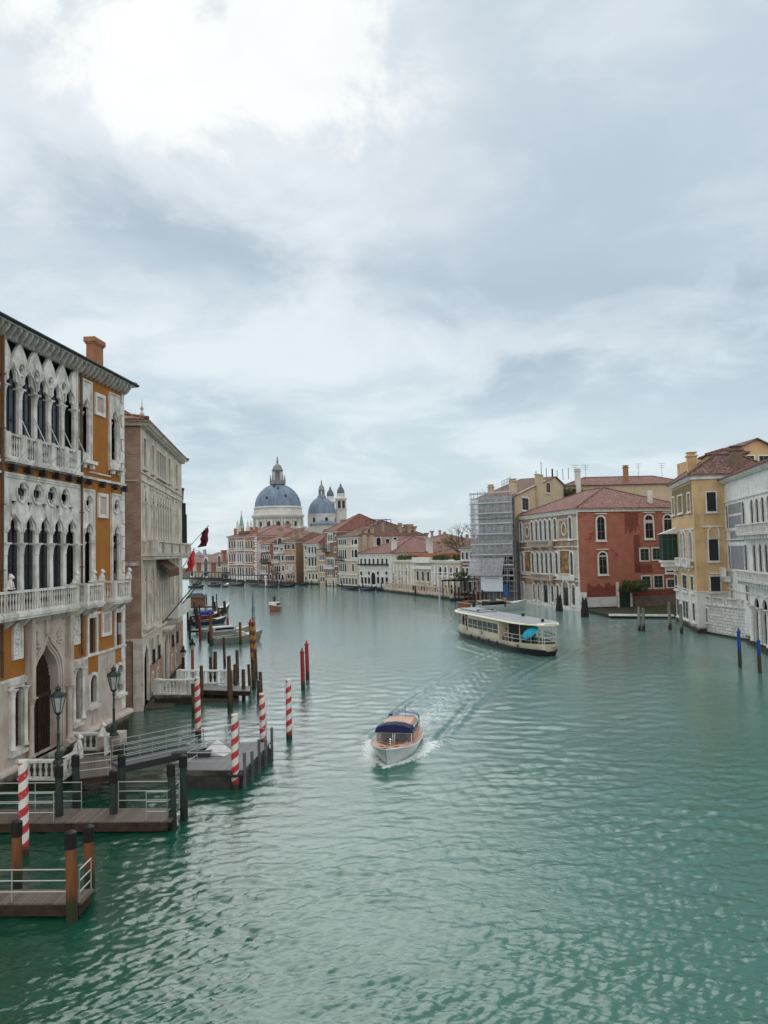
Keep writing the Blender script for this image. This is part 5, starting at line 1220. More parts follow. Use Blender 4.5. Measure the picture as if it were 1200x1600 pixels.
for X, d_ in ((361, 2), (369, 3), (386, 2), (394, 2), (382, 14)): h.chimney(h.u(X, 840), d_, h.H, h.H+3.2, .9, 'box', mat('brick_chimney', (0, 0, 0)))
h.mb('roof_dormer', old_tile, MB().box(L*.3, 1, h.H+.3, L*.55, 6, h.H+2.4))
# 2 brick house
h = house('brick_house', 'narrow dark red brick house right of the big pink palace', 'house', (408, 910), (428, 911), 849, 22, redbr, bright_tile, 4.2,
          [(3, 853, 860, 1.3, 'rect', .1, .75, dict(t=.3)), (4, 866, 877, 1.0, 'ogee', .15, .8), (3, 884, 895, 1.1, 'rect', .12, .55, dict(t=.35)), (1, 886, 896, 1.1, 'rect', .7, .95), (3, 898, 905, 1.2, 'rect', .1, .9)])
balc(h, .1, .6, h.z(415, 862)); balc(h, .1, .8, h.z(415, 878), True); balc(h, .1, .6, h.z(415, 896))
h.chimney(h.L*.8, 4, h.H, h.H+4.2, 1.1, 'flare')
# 3 pale house
h = house('pale_house', 'pale grey-white house with a small roof terrace, third in the far row', 'house', (428, 911), (446, 911.5), 851, 20, creamr, old_tile, 3.0,
          [(2, 854, 862, 1.3, 'round', .05, .45, dict(t=.3)), (1, 856, 862, 1.6, 'rect', .6, .85), (3, 868, 876, 1.1, 'rect', .05, .6), (1, 868, 876, 1.2, 'rect', .68, .95), (3, 884, 893, 1.1, 'round', .05, .6), (1, 884, 892, 1.1, 'rect', .7, .95), (3, 898, 906, 1.2, 'rect', .1, .9)])
balc(h, .3, 1.0, h.z(437, 864)); balc(h, 0, .6, h.z(437, 879)); balc(h, 0, .6, h.z(437, 896), True)
h.mb('roof_pavilion', creamr, MB().box(h.L*.2, .5, h.H+.3, h.L*.75, 4, h.H+2.6)); h.mb('lunette', dark_glass, MB().flat(shape('round', h.L*.47, h.H+.6, 2.4, 1.8), .47))
# 4 tan house
h = house('tan_house', 'tan and orange house with a row of black attic windows in the far row', 'house', (446, 911.5), (463, 912), 847, 20, tanr, old_tile, 3.2,
          [(2, 851, 858, 2.0, 'rect', .02, .42, dict(t=.12, gm=shutter_dark)), (1, 850, 858, 1.5, 'rect', .68, .92, dict(t=.12, gm=shutter_dark)), (5, 868, 876, 1.0, 'rect', .05, .9), (6, 883, 892, .9, 'ogee', .18, .85), (3, 898, 904, 1.1, 'round', .2, .95)])
balc(h, .2, .85, h.z(455, 895)); h.soff = .121; h.mb('flank', brownr, MB().box(h.L, .02, -1, h.L+.12, 20, h.H))
for ya, yb, w, kd in ((850, 858, 1.6, 'rect'), (865, 874, 1.1, 'ogee'), (881, 894, 1.4, 'ogee')):
    swin(h, 7, side_uz(h, 467, yb)[1], w*1.6, side_uz(h, 467, ya)[1]-side_uz(h, 467, yb)[1], kd, mull=False, t=.35, proud=.3, gm=shutter_dark)
h.mb('awning', bright_tile, MB().box(h.L+.121, 2, 3.8, h.L+1.6, 14, 4.3))
for u in (2.0, h.L-1): h.chimney(u, 3, h.H, h.H+3.4, 1.1, 'flare')
# 5 white narrow house
h = house('white_house', 'cream house with two stacked central balconies left of the narrow yellow house', 'house', (475, 913), (499, 914), 850, 18, creamr, bright_tile, 4.8,
          [(3, 854, 866, 1.1, 'rect', .3, .9, dict(t=.25)), (1, 853, 859, 1.1, 'rect', .05, .25), (3, 872, 884, 1.1, 'rect', .3, .9), (1, 866, 873, 1.1, 'rect', .05, .25), (1, 884, 890, 1.1, 'rect', .05, .25), (3, 896, 905, 1.1, 'round', .3, .95, dict(t=.3)), (1, 900, 906, 1.1, 'round', .05, .25)])
balc(h, .28, .92, h.z(488, 869)); balc(h, .28, .92, h.z(488, 890)); h.mb('attic', redbr, MB().box(h.L*.35, 6, h.H, h.L*.75, 10, h.H+5)); 
# 6 narrow yellow
h = house('narrow_yellow_house', 'narrow peach yellow house squeezed between the cream house and the leaning brick palace', 'house', (499.5, 914), (509, 914.5), 860, 16, peach, old_tile, 2.0,
          [(3, 866, 875, .9, 'rect', .05, .95), (3, 883, 894, .9, 'rect', .05, .95), (2, 901, 909, 1.1, 'rect', .1, .9, dict(gm=shutter_dark))])
# 7 brick gothic
h = house('brick_gothic_palace', 'tall dark brick gothic palace with red hipped roof in the middle of the far row', 'palace', (509.5, 914.5), (529, 916), 831, 20, brownr, bright_tile, 5.5,
          [(3, 834, 845, 1.0, 'ogee', .2, .62, dict(t=.45)), (1, 836, 845, 1.1, 'ogee', .72, .92), (2, 850, 860, 1.0, 'rect', .05, .4), (1, 855, 862, 1.1, 'rect', .7, .9), (5, 872, 886, .95, 'ogee', .08, .68, dict(t=.3)), (2, 872, 884, .95, 'ogee', .74, .98), (3, 891, 899, 1.0, 'rect', .15, .6), (1, 893, 899, 1.0, 'rect', .75, .95), (3, 904, 913, 1.2, 'rect', .1, .9, dict(gm=shutter_dark))])
balc(h, .05, .7, h.z(518, 888)); balc(h, -.05, .35, h.z(518, 862), True); h.mb('ground_storey', creamr, MB().box(.05, -.06, -1, h.L, -.003, h.z(518, 902)))
# 8 long cream palace with chimneys
h = house('cream_corner_palace', 'big cream palace with altana and many chimneys, its long beige flank turned to the canal', 'palace', (529.5, 916.5), (561, 918.5), 840, 23.5, creamr, old_tile, 5.0,
          [(4, 843, 851, 1.2, 'rect', .05, .42), (1, 843, 851, 1.1, 'rect', .68, .8), (1, 842, 850, 2.1, 'round', .82, .98, dict(t=.3)), (4, 859, 873, 1.2, 'rect', .05, .42), (1, 859, 871, 1.1, 'rect', .68, .8), (1, 858, 871, 2.1, 'round', .82, .98, dict(t=.3)), (4, 881, 893, 1.2, 'rect', .05, .42), (1, 881, 893, 1.1, 'rect', .68, .8), (6, 903, 913, 1.1, 'rect', .05, .95)], p1=W(561, 918.5)+Vector((0, 0, 0)))
L = h.L; f = MB()
for y in (855, 876, 898): f.box(-.05, -.2, h.z(545, y), L+.05, -.003, h.z(545, y)+.35)
h.mb('string_course', clean_stone, f); balc(h, .0, .35, h.z(538, 875), True)
h.soff = .101; h.mb('flank', beige, MB().box(L-.002, .02, -1, L+.1, 23.5, h.H-.3))
for X in (580, 591, 605, 617, 627, 639, 650):
    v, z = side_uz(h, X, 852.5)
    if X in (605, 627): swin(h, v, z+.6, 1.5, 1.5, 'circle', mull=False, t=.2, sill=False, proud=.22)
    else: swin(h, v, z, 1.5, 2.5, 'round', mull=False, t=.3, proud=.22)
for X, yt, st_, w in ((563, 826, 'box', 1.3), (573, 824, 'box', 1.3), (583, 823, 'box', 1.2), (601, 816, 'box', .6), (628, 817, 'box', 1.1), (641, 819, 'flare', 1.3), (650, 822, 'flare', .8)):
    v, z = side_uz(h, X, yt); h.chimney(L-1.2, v, h.H-3, z-(1.3*w if st_ == 'flare' else .6), w, st_)
for X in (568, 579): v, z = side_uz(h, X, 850); h.mb('chimney_breast', beige, MB().box(L+.102, v-.7, z-4, L+.7, v+.7, h.H+.5))
a, b_ = side_uz(h, 594, 826), side_uz(h, 621, 814)
f = MB(); x0_, x1_ = L-9, L-4
for i in range(5):
    y = a[0]+i*(b_[0]-a[0])/4
    for x in (x0_, x1_): f.box(x-.07, y-.07, h.H+1, x+.07, y+.07, b_[1]+.6)
for z in (b_[1]+.6, b_[1]-1.2, a[1]-.3):
    for x in (x0_, x1_): f.box(x-.06, a[0]-.1, z, x+.06, b_[0]+.1, z+.15)
    for y in (a[0], b_[0]): f.box(x0_, y-.06, z, x1_, y+.06, z+.15)
h.mb('roof_terrace', iron, f)
h.mb('dormer', creamr, MB().box(L-4, side_uz(h, 634, 832)[0], h.H+.5, L-1.4, side_uz(h, 643, 832)[0], h.H+2.6))
for X, yt in ((494+0, 824), (541, 818)):
    pass
# roofs rising behind the row, with flared chimneys
for k, (x0, x1, ye, yr, d_, lb, c_) in enumerate(((436, 476, 843, 836, 330, 'old red roof and attic rising behind the pale and tan houses', redbr), (532, 590, 830, 822, 285, 'long red roof just behind the cream corner palace and under its chimneys', brownr))):
    a, b_ = YD(x0, ye, d_), YD(x1, ye, d_-8); hh = Bld('rear_house', lb, 'house', a, b_); hh.wall(14, a.z, c_, z0=0); hh.hip(14, a.z, YD(x0, yr, d_).z-a.z+1.5, red_tile); row(hh, 4, 1, hh.L-1, a.z-3.5, a.z-1.2, 1.3, mull=False)
    hh.chimney(hh.L*(.45 if k else .3), 1, a.z, a.z+5 if k == 0 else a.z+3, 1.3, 'flare')
cq = YD(538.5, 812, 262)
e = empty('tall_chimney', (cq.x, cq.y, 18), 0, 'tall flared chimney standing in front of the white bell tower', 'chimney')
MB().box(-.7, -.7, 0, .7, .7, cq.z-18-2.2).add([(-.7, -.7, cq.z-20.2), (.7, -.7, cq.z-20.2), (.7, .7, cq.z-20.2), (-.7, .7, cq.z-20.2), (-1.5, -1.5, cq.z-18), (1.5, -1.5, cq.z-18), (1.5, 1.5, cq.z-18), (-1.5, 1.5, cq.z-18)], [(0, 1, 5, 4), (1, 2, 6, 5), (2, 3, 7, 6), (3, 0, 4, 7), (4, 5, 6, 7)]).build('stack', mat('chimney_grey', (.30, .27, .24), (.22, .2, .18), 1), e)
# 9 white palace
h = house('white_riverside_palace', 'white three storey palace with seven dark balconies under a red hipped roof', 'palace', (561.5, 919), (613, 922.5), 866, 24, far_white, red_tile, 4.6,
          [(7, 873, 882, 1.1, 'rect', .02, .93, dict(t=.15)), (1, 893, 899, 1.2, 'rect', .03, .12), (1, 893, 898, 1.2, 'rect', .28, .36), (1, 893, 898, 1.2, 'rect', .56, .64), (1, 893, 898, 1.2, 'rect', .8, .9),
           (3, 902, 912, 1.5, 'rect', .05, .38), (1, 894, 913, 2.6, 'round', .40, .52, dict(t=.4)), (3, 902, 912, 1.5, 'rect', .54, .92)])
for i in range(7): h.mb('balcony', iron, MB().box(h.L*(.02+.13*(i+.5))-1.0, -.9, h.z(590, 883.5), h.L*(.02+.13*(i+.5))+1.0, -.14, h.z(590, 881)))
h.mb('string_course', clean_stone, MB().box(-.1, -.15, h.z(590, 888), h.L+.1, -.003, h.z(590, 888)+.3)); h.mb('bay', brownr, MB().box(h.L+.003, 3, h.z(618, 880), h.L+1.2, 7, h.H-.8))
h.chimney(h.L-2, 2, h.H, h.H+3.3, 1.1, m_=far_white); h.chimney(h.L+.3, 12, h.H-2, h.H+3.5, 1.4, m_=far_white)
# 10 long low white palace
h = house('low_white_palace', 'long unfinished single storey white stone palace with ivy on its roof terrace', 'palace', (617, 924), (722, 936.5), 877.5, 18, creamr, None, 0,
          [(4, 887, 899, 1.4, 'round', .02, .26, dict(t=.25)), (4, 886, 899, 1.5, 'round', .70, .99, dict(t=.25)), (3, 893, 908, 1.3, 'rect', .36, .6, dict(t=.2))])
L = h.L; f = MB(); H = h.H
for fr_ in [0, .06, .12, .18, .245, .30, .335, .62, .655, .70, .765, .83, .90, .975]: f.box(L*fr_, -.35, 1.2, L*fr_+.7, -.003, H-.8)
f.box(L*.34, -.6, H-1.8, L*.64, -.003, H-1.0); f.box(L*.36, -.9, H-.3, L*.62, .5, H+1.0)
f.box(-.1, -.4, 5.6, L*.34, -.36, 5.8); f.box(L*.62, -.4, 5.4, L, -.36, 5.6)
for i in range(26): h.mb('terrace_pier', stoneb, MB().box(-.3+(L+.6)*i/26, -2.6, 1.2, .3+(L+.6)*i/26-.1, -2.4, 2.29))
h.mb('pilasters', clean_stone, f)
h.mb('river_terrace', stoneb, MB().box(-.4, -2.7, 2.3, L+.4, -2.3, 2.5).box(-.4, -3.0, -1, L+.4, -.71, 1.2).box(-.3, -.7, -1, L+.3, -.003, 1.6))
b = MB(); r_ = random.Random(8)
for i in range(34):
    u = r_.choice([r_.uniform(.5, L*.34), r_.uniform(L*.62, L-.5)]); foliage(b, (u, .6, H+.9), .9, 60, .22, i, (1.6, .8, .7), 3)
tag(b.build('roof_hedge', leafs, None, (h.p0.x, h.p0.y, 0), math.atan2(h.d.y, h.d.x)), 'trimmed dark green hedge along the top of the low white palace', 'hedge')
h.mb('brick_attic', mat('orange_brick', (.34, .13, .065), (.27, .10, .055), 1), MB().box(0, 4, H, L*.5, 9, H+1.9))
# 11 red brick house
h = house('small_brick_house', 'small red brick house with white window frames beside the scaffolding', 'house', (720.5, 936), (751, 939), 858, 12, redbr, old_tile, 1.6,
          [(4, 863, 874, 1.0, 'rect', .05, .95, dict(t=.3, gm=shutter_dark)), (4, 888, 900, 1.0, 'rect', .05, .95, dict(t=.3, gm=shutter_dark)), (3, 909, 925, 1.4, 'rect', .1, .9, dict(gm=shutter_dark))])
h.mb('string_course', clean_stone, MB().box(0, -.14, h.z(735, 882), h.L, -.003, h.z(735, 882)+.2).box(0, -.14, h.z(735, 904), h.L, -.003, h.z(735, 904)+.2))
# background roofscape between palaces
bgs = [(652, 690, 862, 855, 225, 'low red roofed house behind the low white palace, left part', tanr), (648, 706, 848, 842, 290, 'long dark red roof on the skyline right of the beige house', redbr), (690, 735, 853, 846, 270, 'pale house with red roof on the skyline left of the bare tree', creamr),
       (664, 684, 843, 838, 330, 'small far roof peeping above the long dark red roof', creamr), (700, 752, 861, 853, 230, 'cluttered low red roof right behind the hedge', beige), (676, 712, 866, 860, 205, 'tiny shed roof between the hedge and the low red roofs', tanr), (735, 760, 850, 843, 280, 'dark roof partly hidden behind the bare tree', brownr)]
for k, (x0, x1, ye, yr, d_, lb, c_) in enumerate(bgs):
    a, b_ = YD(x0, ye, d_), YD(x1, ye, d_-10); hh = Bld('background_house', lb, 'house', a, b_); hh.wall(13, a.z, c_, z0=0); hh.hip(13, a.z, max(1.5, YD(x0, yr, d_).z-a.z+.8), (old_tile, red_tile)[k % 2])
    row(hh, max(2, int(hh.L/3.5)), .6, hh.L-.6, a.z-3.2, a.z-1.2, 1.1, mull=False)
    for q in range(2): hh.chimney(hh.L*(.25+.45*q), 2+q, a.z, a.z+2.6+q*.6, .8, 'box' if q else 'flare')
# left: low customs-like building with arches and red roof
pa, pb = W(296, 903.5), W(352, 905.5)
C_ = Bld('boathouse', 'long low white building with arched doors and red roof at the canal far end', 'building', pa, pb)
H = C_.z(325, 879); C_.wall(20, H, creamr); C_.hip(20, H, 4.2, red_tile, over=.8)
for X, w, h_ in ((300, 3.5, 6.5), (322, 3.8, 8.2)): win(C_, C_.u(X, 890), 1.2, w, h_, 'round', mull=False, t=.6)
for X in (311, 334): C_.mb('shutter', redbr, MB().box(C_.u(X, 890)-2, -.3, 3.2, C_.u(X, 890)+2, -.02, 7.2))
win(C_, C_.u(343, 886), 5.5, 3.0, 5, 'round', mull=False, t=.4)
C_.chimney(C_.u(347, 880), 1, H-2, H+3.8, 1.2, 'flare', mat('brick_chimney', (0, 0, 0)))
hh = house('low_far_house', 'small cream house between the boathouse and the big pink palace', 'house', (346, 906), (357, 906.5), 882, 14, creamr, old_tile, 1.6, [(3, 886, 894, 1.3, 'rect', .1, .9), (3, 897, 903, 1.3, 'rect', .1, .9)])
# far city skyline: hazy domes and towers beyond the basin
fz = mat('distant_lead', (.17, .19, .23), (.14, .16, .20), .05); fw = mat('distant_stone', (.30, .29, .30), (.24, .24, .26), .05)
def far_dome(px, yt, w_px, d_, label, tower=False):
    s_ = d_/FPX; c = YD(px, 875, d_); zt_ = YD(px, yt, d_).z; r = w_px*s_/2
    e = empty('domed_church' if not tower else 'far_tower', (c.x, c.y, 0), 0, label, 'church' if not tower else 'tower')
    if tower: MB().box(-r, -r, 0, r, r, zt_-r).build('tower_shaft', fw, e); MB().lathe(0, 0, [(r*1.2, zt_-r), (r, zt_-r*.5), (.1, zt_)], 8).build('cap', fz, e)
    else:
        zb = zt_-r*1.1
        MB().lathe(0, 0, [(r*1.05, 0), (r*1.05, zb)], 14).build('drum', fw, e)
        MB().lathe(0, 0, [(r*math.cos(a), zb+r*1.05*math.sin(a)) for a in [i*.26 for i in range(6)]]+[(r*.12, zt_), (r*.12, zt_+r*.25), (.05, zt_+r*.4)], 14).build('dome', fz, e)
far_dome(311, 862, 12, 1000, 'wide hazy church dome on the skyline behind the red flag'); far_dome(320, 858, 4, 1000, 'hazy square tower on the skyline between two domes', True)
far_dome(323, 866, 8, 1000, 'small hazy dome beside the skyline tower'); far_dome(341, 864, 9, 1000, 'hazy dome on the skyline above the red roofed boathouse'); far_dome(347.5, 861, 4, 1000, 'slim hazy turret just left of the pink palace', True)
for k, (x0, x1, yt) in enumerate(((298, 312, 868), (312, 331, 870), (331, 345, 867), (344, 356, 870))):
    a, b_ = YD(x0, yt, 950), YD(x1, yt, 950); hh = Bld('skyline_block', ('leftmost', 'second', 'third', 'rightmost')[k]+' hazy block of the far city skyline above the boathouse roof', 'building', a, b_); hh.wall(30, a.z, fw, z0=0); hh.hip(30, a.z, 3, mat('distant_roof', (.22, .15, .14), (.18, .13, .13), .1))
def broad_tree(name, c, r, hgt, label, n, seed, s0, mats, bare=False):
    e = empty(name, c, 0, label, 'tree'); r_ = random.Random(seed)
    b = MB(); b.tube([(0, 0, 0), (.1, 0, hgt*.3), (-.1, .1, hgt*.55)], [r*.07, r*.055, r*.04], 7); tips = []
    def grow(p, d, ln, rad, lev):
        q = p+d*ln; mid = p+d*ln*.5+Vector((r_.gauss(0, .05), r_.gauss(0, .05), r_.gauss(0, .05)))*ln
        b.tube([p, mid, q], [rad, rad*.8, rad*.6], 5 if lev < 2 else 4, cap=False)
        if lev >= (4 if bare else 2): tips.append(q); return
        for _ in range(3 if lev < 3 else 2):
            nd = (d+Vector((r_.gauss(0, .5), r_.gauss(0, .5), r_.gauss(.12, .3)))).normalized(); grow(q, nd, ln*r_.uniform(.62, .85), rad*.6, lev+1)
        if bare and lev > 0: tips.append(mid)
    for k in range(5):
        a = k*1.26+r_.random(); grow(Vector((0, 0, hgt*(.3+.06*k))), Vector((math.cos(a), math.sin(a), .9)).normalized(), hgt*.2, r*.035, 0)
    b.build('trunk', mat('bark', (0, 0, 0)), e)
    f = MB()
    for t_ in tips: foliage(f, t_, r*(.10 if bare else .30), n, s0, r_.randrange(9999), (1, 1, .8), len(mats))
    f.build('crown', mats, e)
tp = YD(744, 880, 172)
ylf = [mat('leaf_yellow', (.36, .30, .10)), mat('leaf_yellow_green', (.25, .25, .09))]
broad_tree('bare_tree', (tp.x-.5, tp.y+6, .3), 6.5, YD(740, 801, 178).z*.90, 'nearly bare autumn tree with a few yellow leaves left of the scaffolding', 2, 21, .11, ylf, True)
for k, (X, d_, r, hg, lb) in enumerate(((893, 150, 0, 0, ''),)): pass
# ============================================================ DOMED BASILICA
dS = 450.0; pm = dS/FPX
bc = YD(434.5, 800, dS)
BS = empty('domed_basilica', (bc.x, bc.y, 0), math.radians(8), 'great white baroque basilica with two blue-grey lead domes and twin bell towers', 'church')
zS = lambda y: YD(434, y, dS).z
wst = mat('basilica_stone', (.62, .61, .57), (.50, .49, .46), .15, .8, streak=(.36, .36, .35), streak_amt=.6)
Rr = 35.7*pm
def dome_prof(r, zb, ht, n=10, ro=.0): return [(r*math.cos(i*math.pi/2/n*.93), zb+ht*math.sin(i*math.pi/2/n*.93)/math.sin(math.pi/2*.93)) for i in range(n+1)]
zb, zt_ = zS(793), zS(757)
def leaddome(cx, cy, r, zb, ht, par, nrib=32):
    f = MB().lathe(cx, cy, dome_prof(r, zb, ht, 12), 48)
    for k in range(nrib):
        a = 2*math.pi*k/nrib; f.tube([(cx+q*math.cos(a), cy+q*math.sin(a), z+.04) for q, z in dome_prof(r, zb, ht, 8)], .16 if r > 10 else .11, 4, cap=False)
    return f.build('dome', lead, par)
dm_ = leaddome(0, 0, Rr, zb, zt_-zb, BS)
# dormer vents
for a, fr_ in ((-2.1, .28), (-1.2, .3), (-1.55, .62), (-1.9, .7)):
    q, z = dome_prof(Rr, zb, zt_-zb, 20)[int(fr_*20)]; MB().box(-.45, -.5, -.4, .45, .6, .9).build('dormer', iron, dm_, (q*math.cos(a), q*math.sin(a), z), a+math.pi/2)
f = MB(); f.lathe(0, 0, [(Rr+.6, zS(796)), (Rr+.9, zS(794)), (Rr+.4, zS(792.5)), (Rr-.5, zS(792))], 32)
f.lathe(0, 0, [(Rr+1.0, zS(806)), (Rr+.7, zS(800)), (Rr+.4, zS(796))], 32); BS_d = f.build('upper_drum', wst, BS)
f = MB(); f.lathe(0, 0, [(37*pm, 0), (37*pm, zS(812)), (39*pm, zS(811)), (41.5*pm, zS(807.5)), (41.5*pm, zS(805.5)), (38*pm, zS(804.5))], 16, smooth=False, a0=math.pi/16)
for k in range(16):
    a = 2*math.pi*k/16+math.pi/16
    for q in (-.05, .05): f.lathe(38.3*pm*math.cos(a+q), 38.3*pm*math.sin(a+q), [(.6, zS(836)), (.55, zS(812))], 6)
dr = f.build('drum', wst, BS)
for k in range(16):
    a = 2*math.pi*k/16; o = obj('window', WC.setdefault('drumwin', (MB().ring(shape('round', 0, 0, 2.4, 6.2, .5), shape('round', 0, 0, 2.4, 6.2), -.35, .3).flat(shape('round', 0, 0, 2.42, 6.2), -.05, 1).mesh('window', [wst, dark_glass]), 0))[0], dr, (36.4*pm*math.cos(a), 36.4*pm*math.sin(a), zS(832)), a+math.pi/2)
# lantern
f = MB(); r = 12.5*pm
f.lathe(0, 0, [(r, zS(757)), (r, zS(752)), (r*.85, zS(751)), (r*.55, zS(750.5))], 16); f.lathe(0, 0, [(5.0*pm, zS(751)), (5.0*pm, zS(736))], 12); f.lathe(0, 0, [(8.8*pm, zS(736)), (9.2*pm, zS(734.5)), (8*pm, zS(733.5))], 16)
for k in range(8):
    a = 2*math.pi*(k+.5)/8; f.lathe(7.6*pm*math.cos(a), 7.6*pm*math.sin(a), [(.42, zS(751)), (.36, zS(736))], 6); a2 = 2*math.pi*k/8
    f.lathe(11*pm*math.cos(a2), 11*pm*math.sin(a2), [(.6, zS(752)), (.45, zS(748)), (.15, zS(742))], 5); 
f.build('lantern', mat('grey_lantern_stone', (.17, .17, .18), (.26, .26, .27), .5, .8), BS)
MB().lathe(0, 0, dome_prof(7.5*pm, zS(733.5), zS(725)-zS(733.5), 8)+[(.5, zS(724)), (.7, zS(722)), (.35, zS(718)), (.45, zS(716)), (.05, zS(712.5))], 16).build('cupola', mat('pale_lead', (.27, .26, .28), (.22, .22, .24), .4), BS)
# volutes, body and transepts
vo = Vector((1, 0, 0)); f = MB()
for k in range(16):
    a = 2*math.pi*k/16+.1
    c = Vector((math.cos(a), math.sin(a), 0)); t_ = Vector((-math.sin(a), math.cos(a), 0)); cc = c*(41*pm)
    rr_ = 5.2*pm
    if k % 2: continue
    for s_ in (-1, 1):
        base_ = cc+t_*s_*1.3; ring1 = [(base_+c*(rr_*math.cos(q))+Vector((0, 0, 1))*(zS(828)+rr_*math.sin(q))) for q in [i*2*math.pi/18 for i in range(18)]]
        ring2 = [p+t_*s_*1.1 for p in ring1]; f.loft([[tuple(p) for p in ring1], [tuple(p) for p in ring2]], 0, False, True)
for X in (473.5, 485):
    cc = YD(X, 828.5, dS-20)-Vector((bc.x, bc.y, 0)); cc = Matrix.Rotation(-math.radians(8), 3, 'Z') @ cc; n = 18
    for r0, r1, y0_, y1_ in ((5.6*pm, 4.6*pm, -1.4, 1.2), (4.6*pm, 3.6*pm, -1.1, 1.0), (3.2*pm, 2.2*pm, -1.5, 1.0), (1.2*pm, .1, -1.7, 1.0)):
        vs = [(cc.x+rq*math.cos(2*math.pi*i/n), cc.y+yq, cc.z+rq*math.sin(2*math.pi*i/n)) for yq in (y0_, y1_) for rq in (r0, r1) for i in range(n)]
        f.add(vs, [(i, (i+1) % n, n+(i+1) % n, n+i) for i in range(n)]+[(i, (i+1) % n, 2*n+(i+1) % n, 2*n+i) for i in range(n)]+[(n+i, n+(i+1) % n, 3*n+(i+1) % n, 3*n+i) for i in range(n)])
f.build('volutes', wst, BS)
MB().lathe(0, 0, [(47*pm, 0), (47*pm, zS(838)), (44*pm, zS(835)), (38*pm, zS(834))], 8, smooth=False, a0=.39).build('nave_walls', wst, BS)
# second dome
c2 = YD(503, 800, dS+22); o2 = Matrix.Rotation(-math.radians(8), 3, 'Z') @ (Vector((c2.x-bc.x, c2.y-bc.y, 0))); x2, y2 = o2.x, o2.y; p2 = (dS+22)/FPX
z2 = lambda y: YD(503, y, dS+22).z
r2_ = 21.6*p2; leaddome(x2, y2, r2_, z2(804), z2(777)-z2(804), BS, 24)
f = MB().lathe(x2, y2, [(r2_*.99, 0), (r2_*.99, z2(806)), (r2_*1.03, z2(805.5)), (r2_*1.03, z2(803.5))], 28)
for k in range(12):
    a = 2*math.pi*k/12; f.box(x2+r2_*1.0*math.cos(a)-.3, y2+r2_*math.sin(a)-.3, z2(822), x2+r2_*math.cos(a)+.3, y2+r2_*math.sin(a)+.3, z2(806))
f.build('drum', wst, BS)
for a in (-2.2, -1.3, -.35): MB().box(-.9, -.2, 0, .9, .3, 2.6).build('window', shutter_dark, BS, (x2+r2_*1.0*math.cos(a), y2+r2_*math.sin(a), z2(816)), a+math.pi/2)
f = MB(); f.lathe(x2, y2, [(7*p2, z2(778)), (6.5*p2, z2(775)), (5*p2, z2(774))], 12)
for k in range(6): a = k*1.047; f.lathe(x2+3.6*p2*math.cos(a), y2+3.6*p2*math.sin(a), [(.5, z2(775)), (.45, z2(767))], 6)
f.lathe(x2, y2, [(4.8*p2, z2(767)), (5.2*p2, z2(765.5)), (4.6*p2, z2(765)), (4*p2, z2(761)), (2*p2, z2(758)), (.5, z2(757)), (.4, z2(753)), (.05, z2(749))], 12)
f.build('lantern', mat('grey_lantern_stone', (0, 0, 0)), BS)
# chancel block with lead roof
zc = z2(820); f = MB().box(x2-17*p2, y2-16, 0, x2+22*p2, y2+14, zc-.02); f.build('chancel', wst, BS)
MB().add([(x2-19*p2, y2-18, zc), (x2+25*p2, y2-18, zc), (x2+25*p2, y2+15, zc), (x2-19*p2, y2+15, zc), (x2+4*p2, y2-6, z2(813)), (x2+4*p2, y2+8, z2(813))], [(0, 1, 4), (1, 2, 5, 4), (2, 3, 5), (3, 0, 4, 5), (0, 3, 2, 1)]).build('chancel_roof', lead, BS)
# bell towers
def belltower(px, d_, ytop, w_px, wcup):
    c = YD(px, 800, d_); o_ = Matrix.Rotation(-math.radians(8), 3, 'Z') @ (Vector((c.x-bc.x, c.y-bc.y, 0))); x, y = o_.x, o_.y; p_ = d_/FPX; dy = ytop-753
    z_ = lambda q: YD(px, q+dy, d_).z; a = w_px*p_/2
    t_ = MB().box(x-a, y-a, 0, x+a, y+a, z_(796.5)); t_.box(x-a*1.12, y-a*1.12, z_(797), x+a*1.12, y+a*1.12, z_(795.5)); t_.box(x-a*.7, y-a*.7, z_(795.5), x+a*.7, y+a*.7, z_(781))
    for i in (-1, -.12, .76):
        for j in (-1, .76): t_.box(x+a*i, y+a*j, z_(795.5), x+a*(i+.24), y+a*(j+.24), z_(781))
    t_.box(x-a*1.0, y-a*1.0, z_(782.5), x+a*1.0, y+a*1.0, z_(780.5)); t_.lathe(x, y, [(a*1.25, z_(780.5)), (a*1.25, z_(779)), (a*.9, z_(777)), (a*.78, z_(776)), (a*.78, z_(771))], 16)
    o = t_.build('bell_tower', wst, BS)
    for i in (-.5, .38): MB().flat(shape('round', 0, 0, a*.5, 4.6), 0).build('bell_opening', shutter_dark, o, (x+a*(i+.06), y-a*1.0+.1, z_(794)))
    r = wcup*p_/2; MB().lathe(x, y, [(r, z_(771)), (r*1.05, z_(769.5)), (r*.95, z_(766)), (r*.6, z_(762)), (r*.25, z_(760)), (r*.3, z_(758)), (r*.15, z_(756.5)), (.1, z_(756)), (.08, z_(752.5))], 16).build('cupola', mat('dark_lead', (.09, .10, .12), (.13, .15, .18), .5), o)
belltower(533, dS+28, 753, 15.5, 11.5); belltower(516.5, dS+52, 757.5, 14, 11)
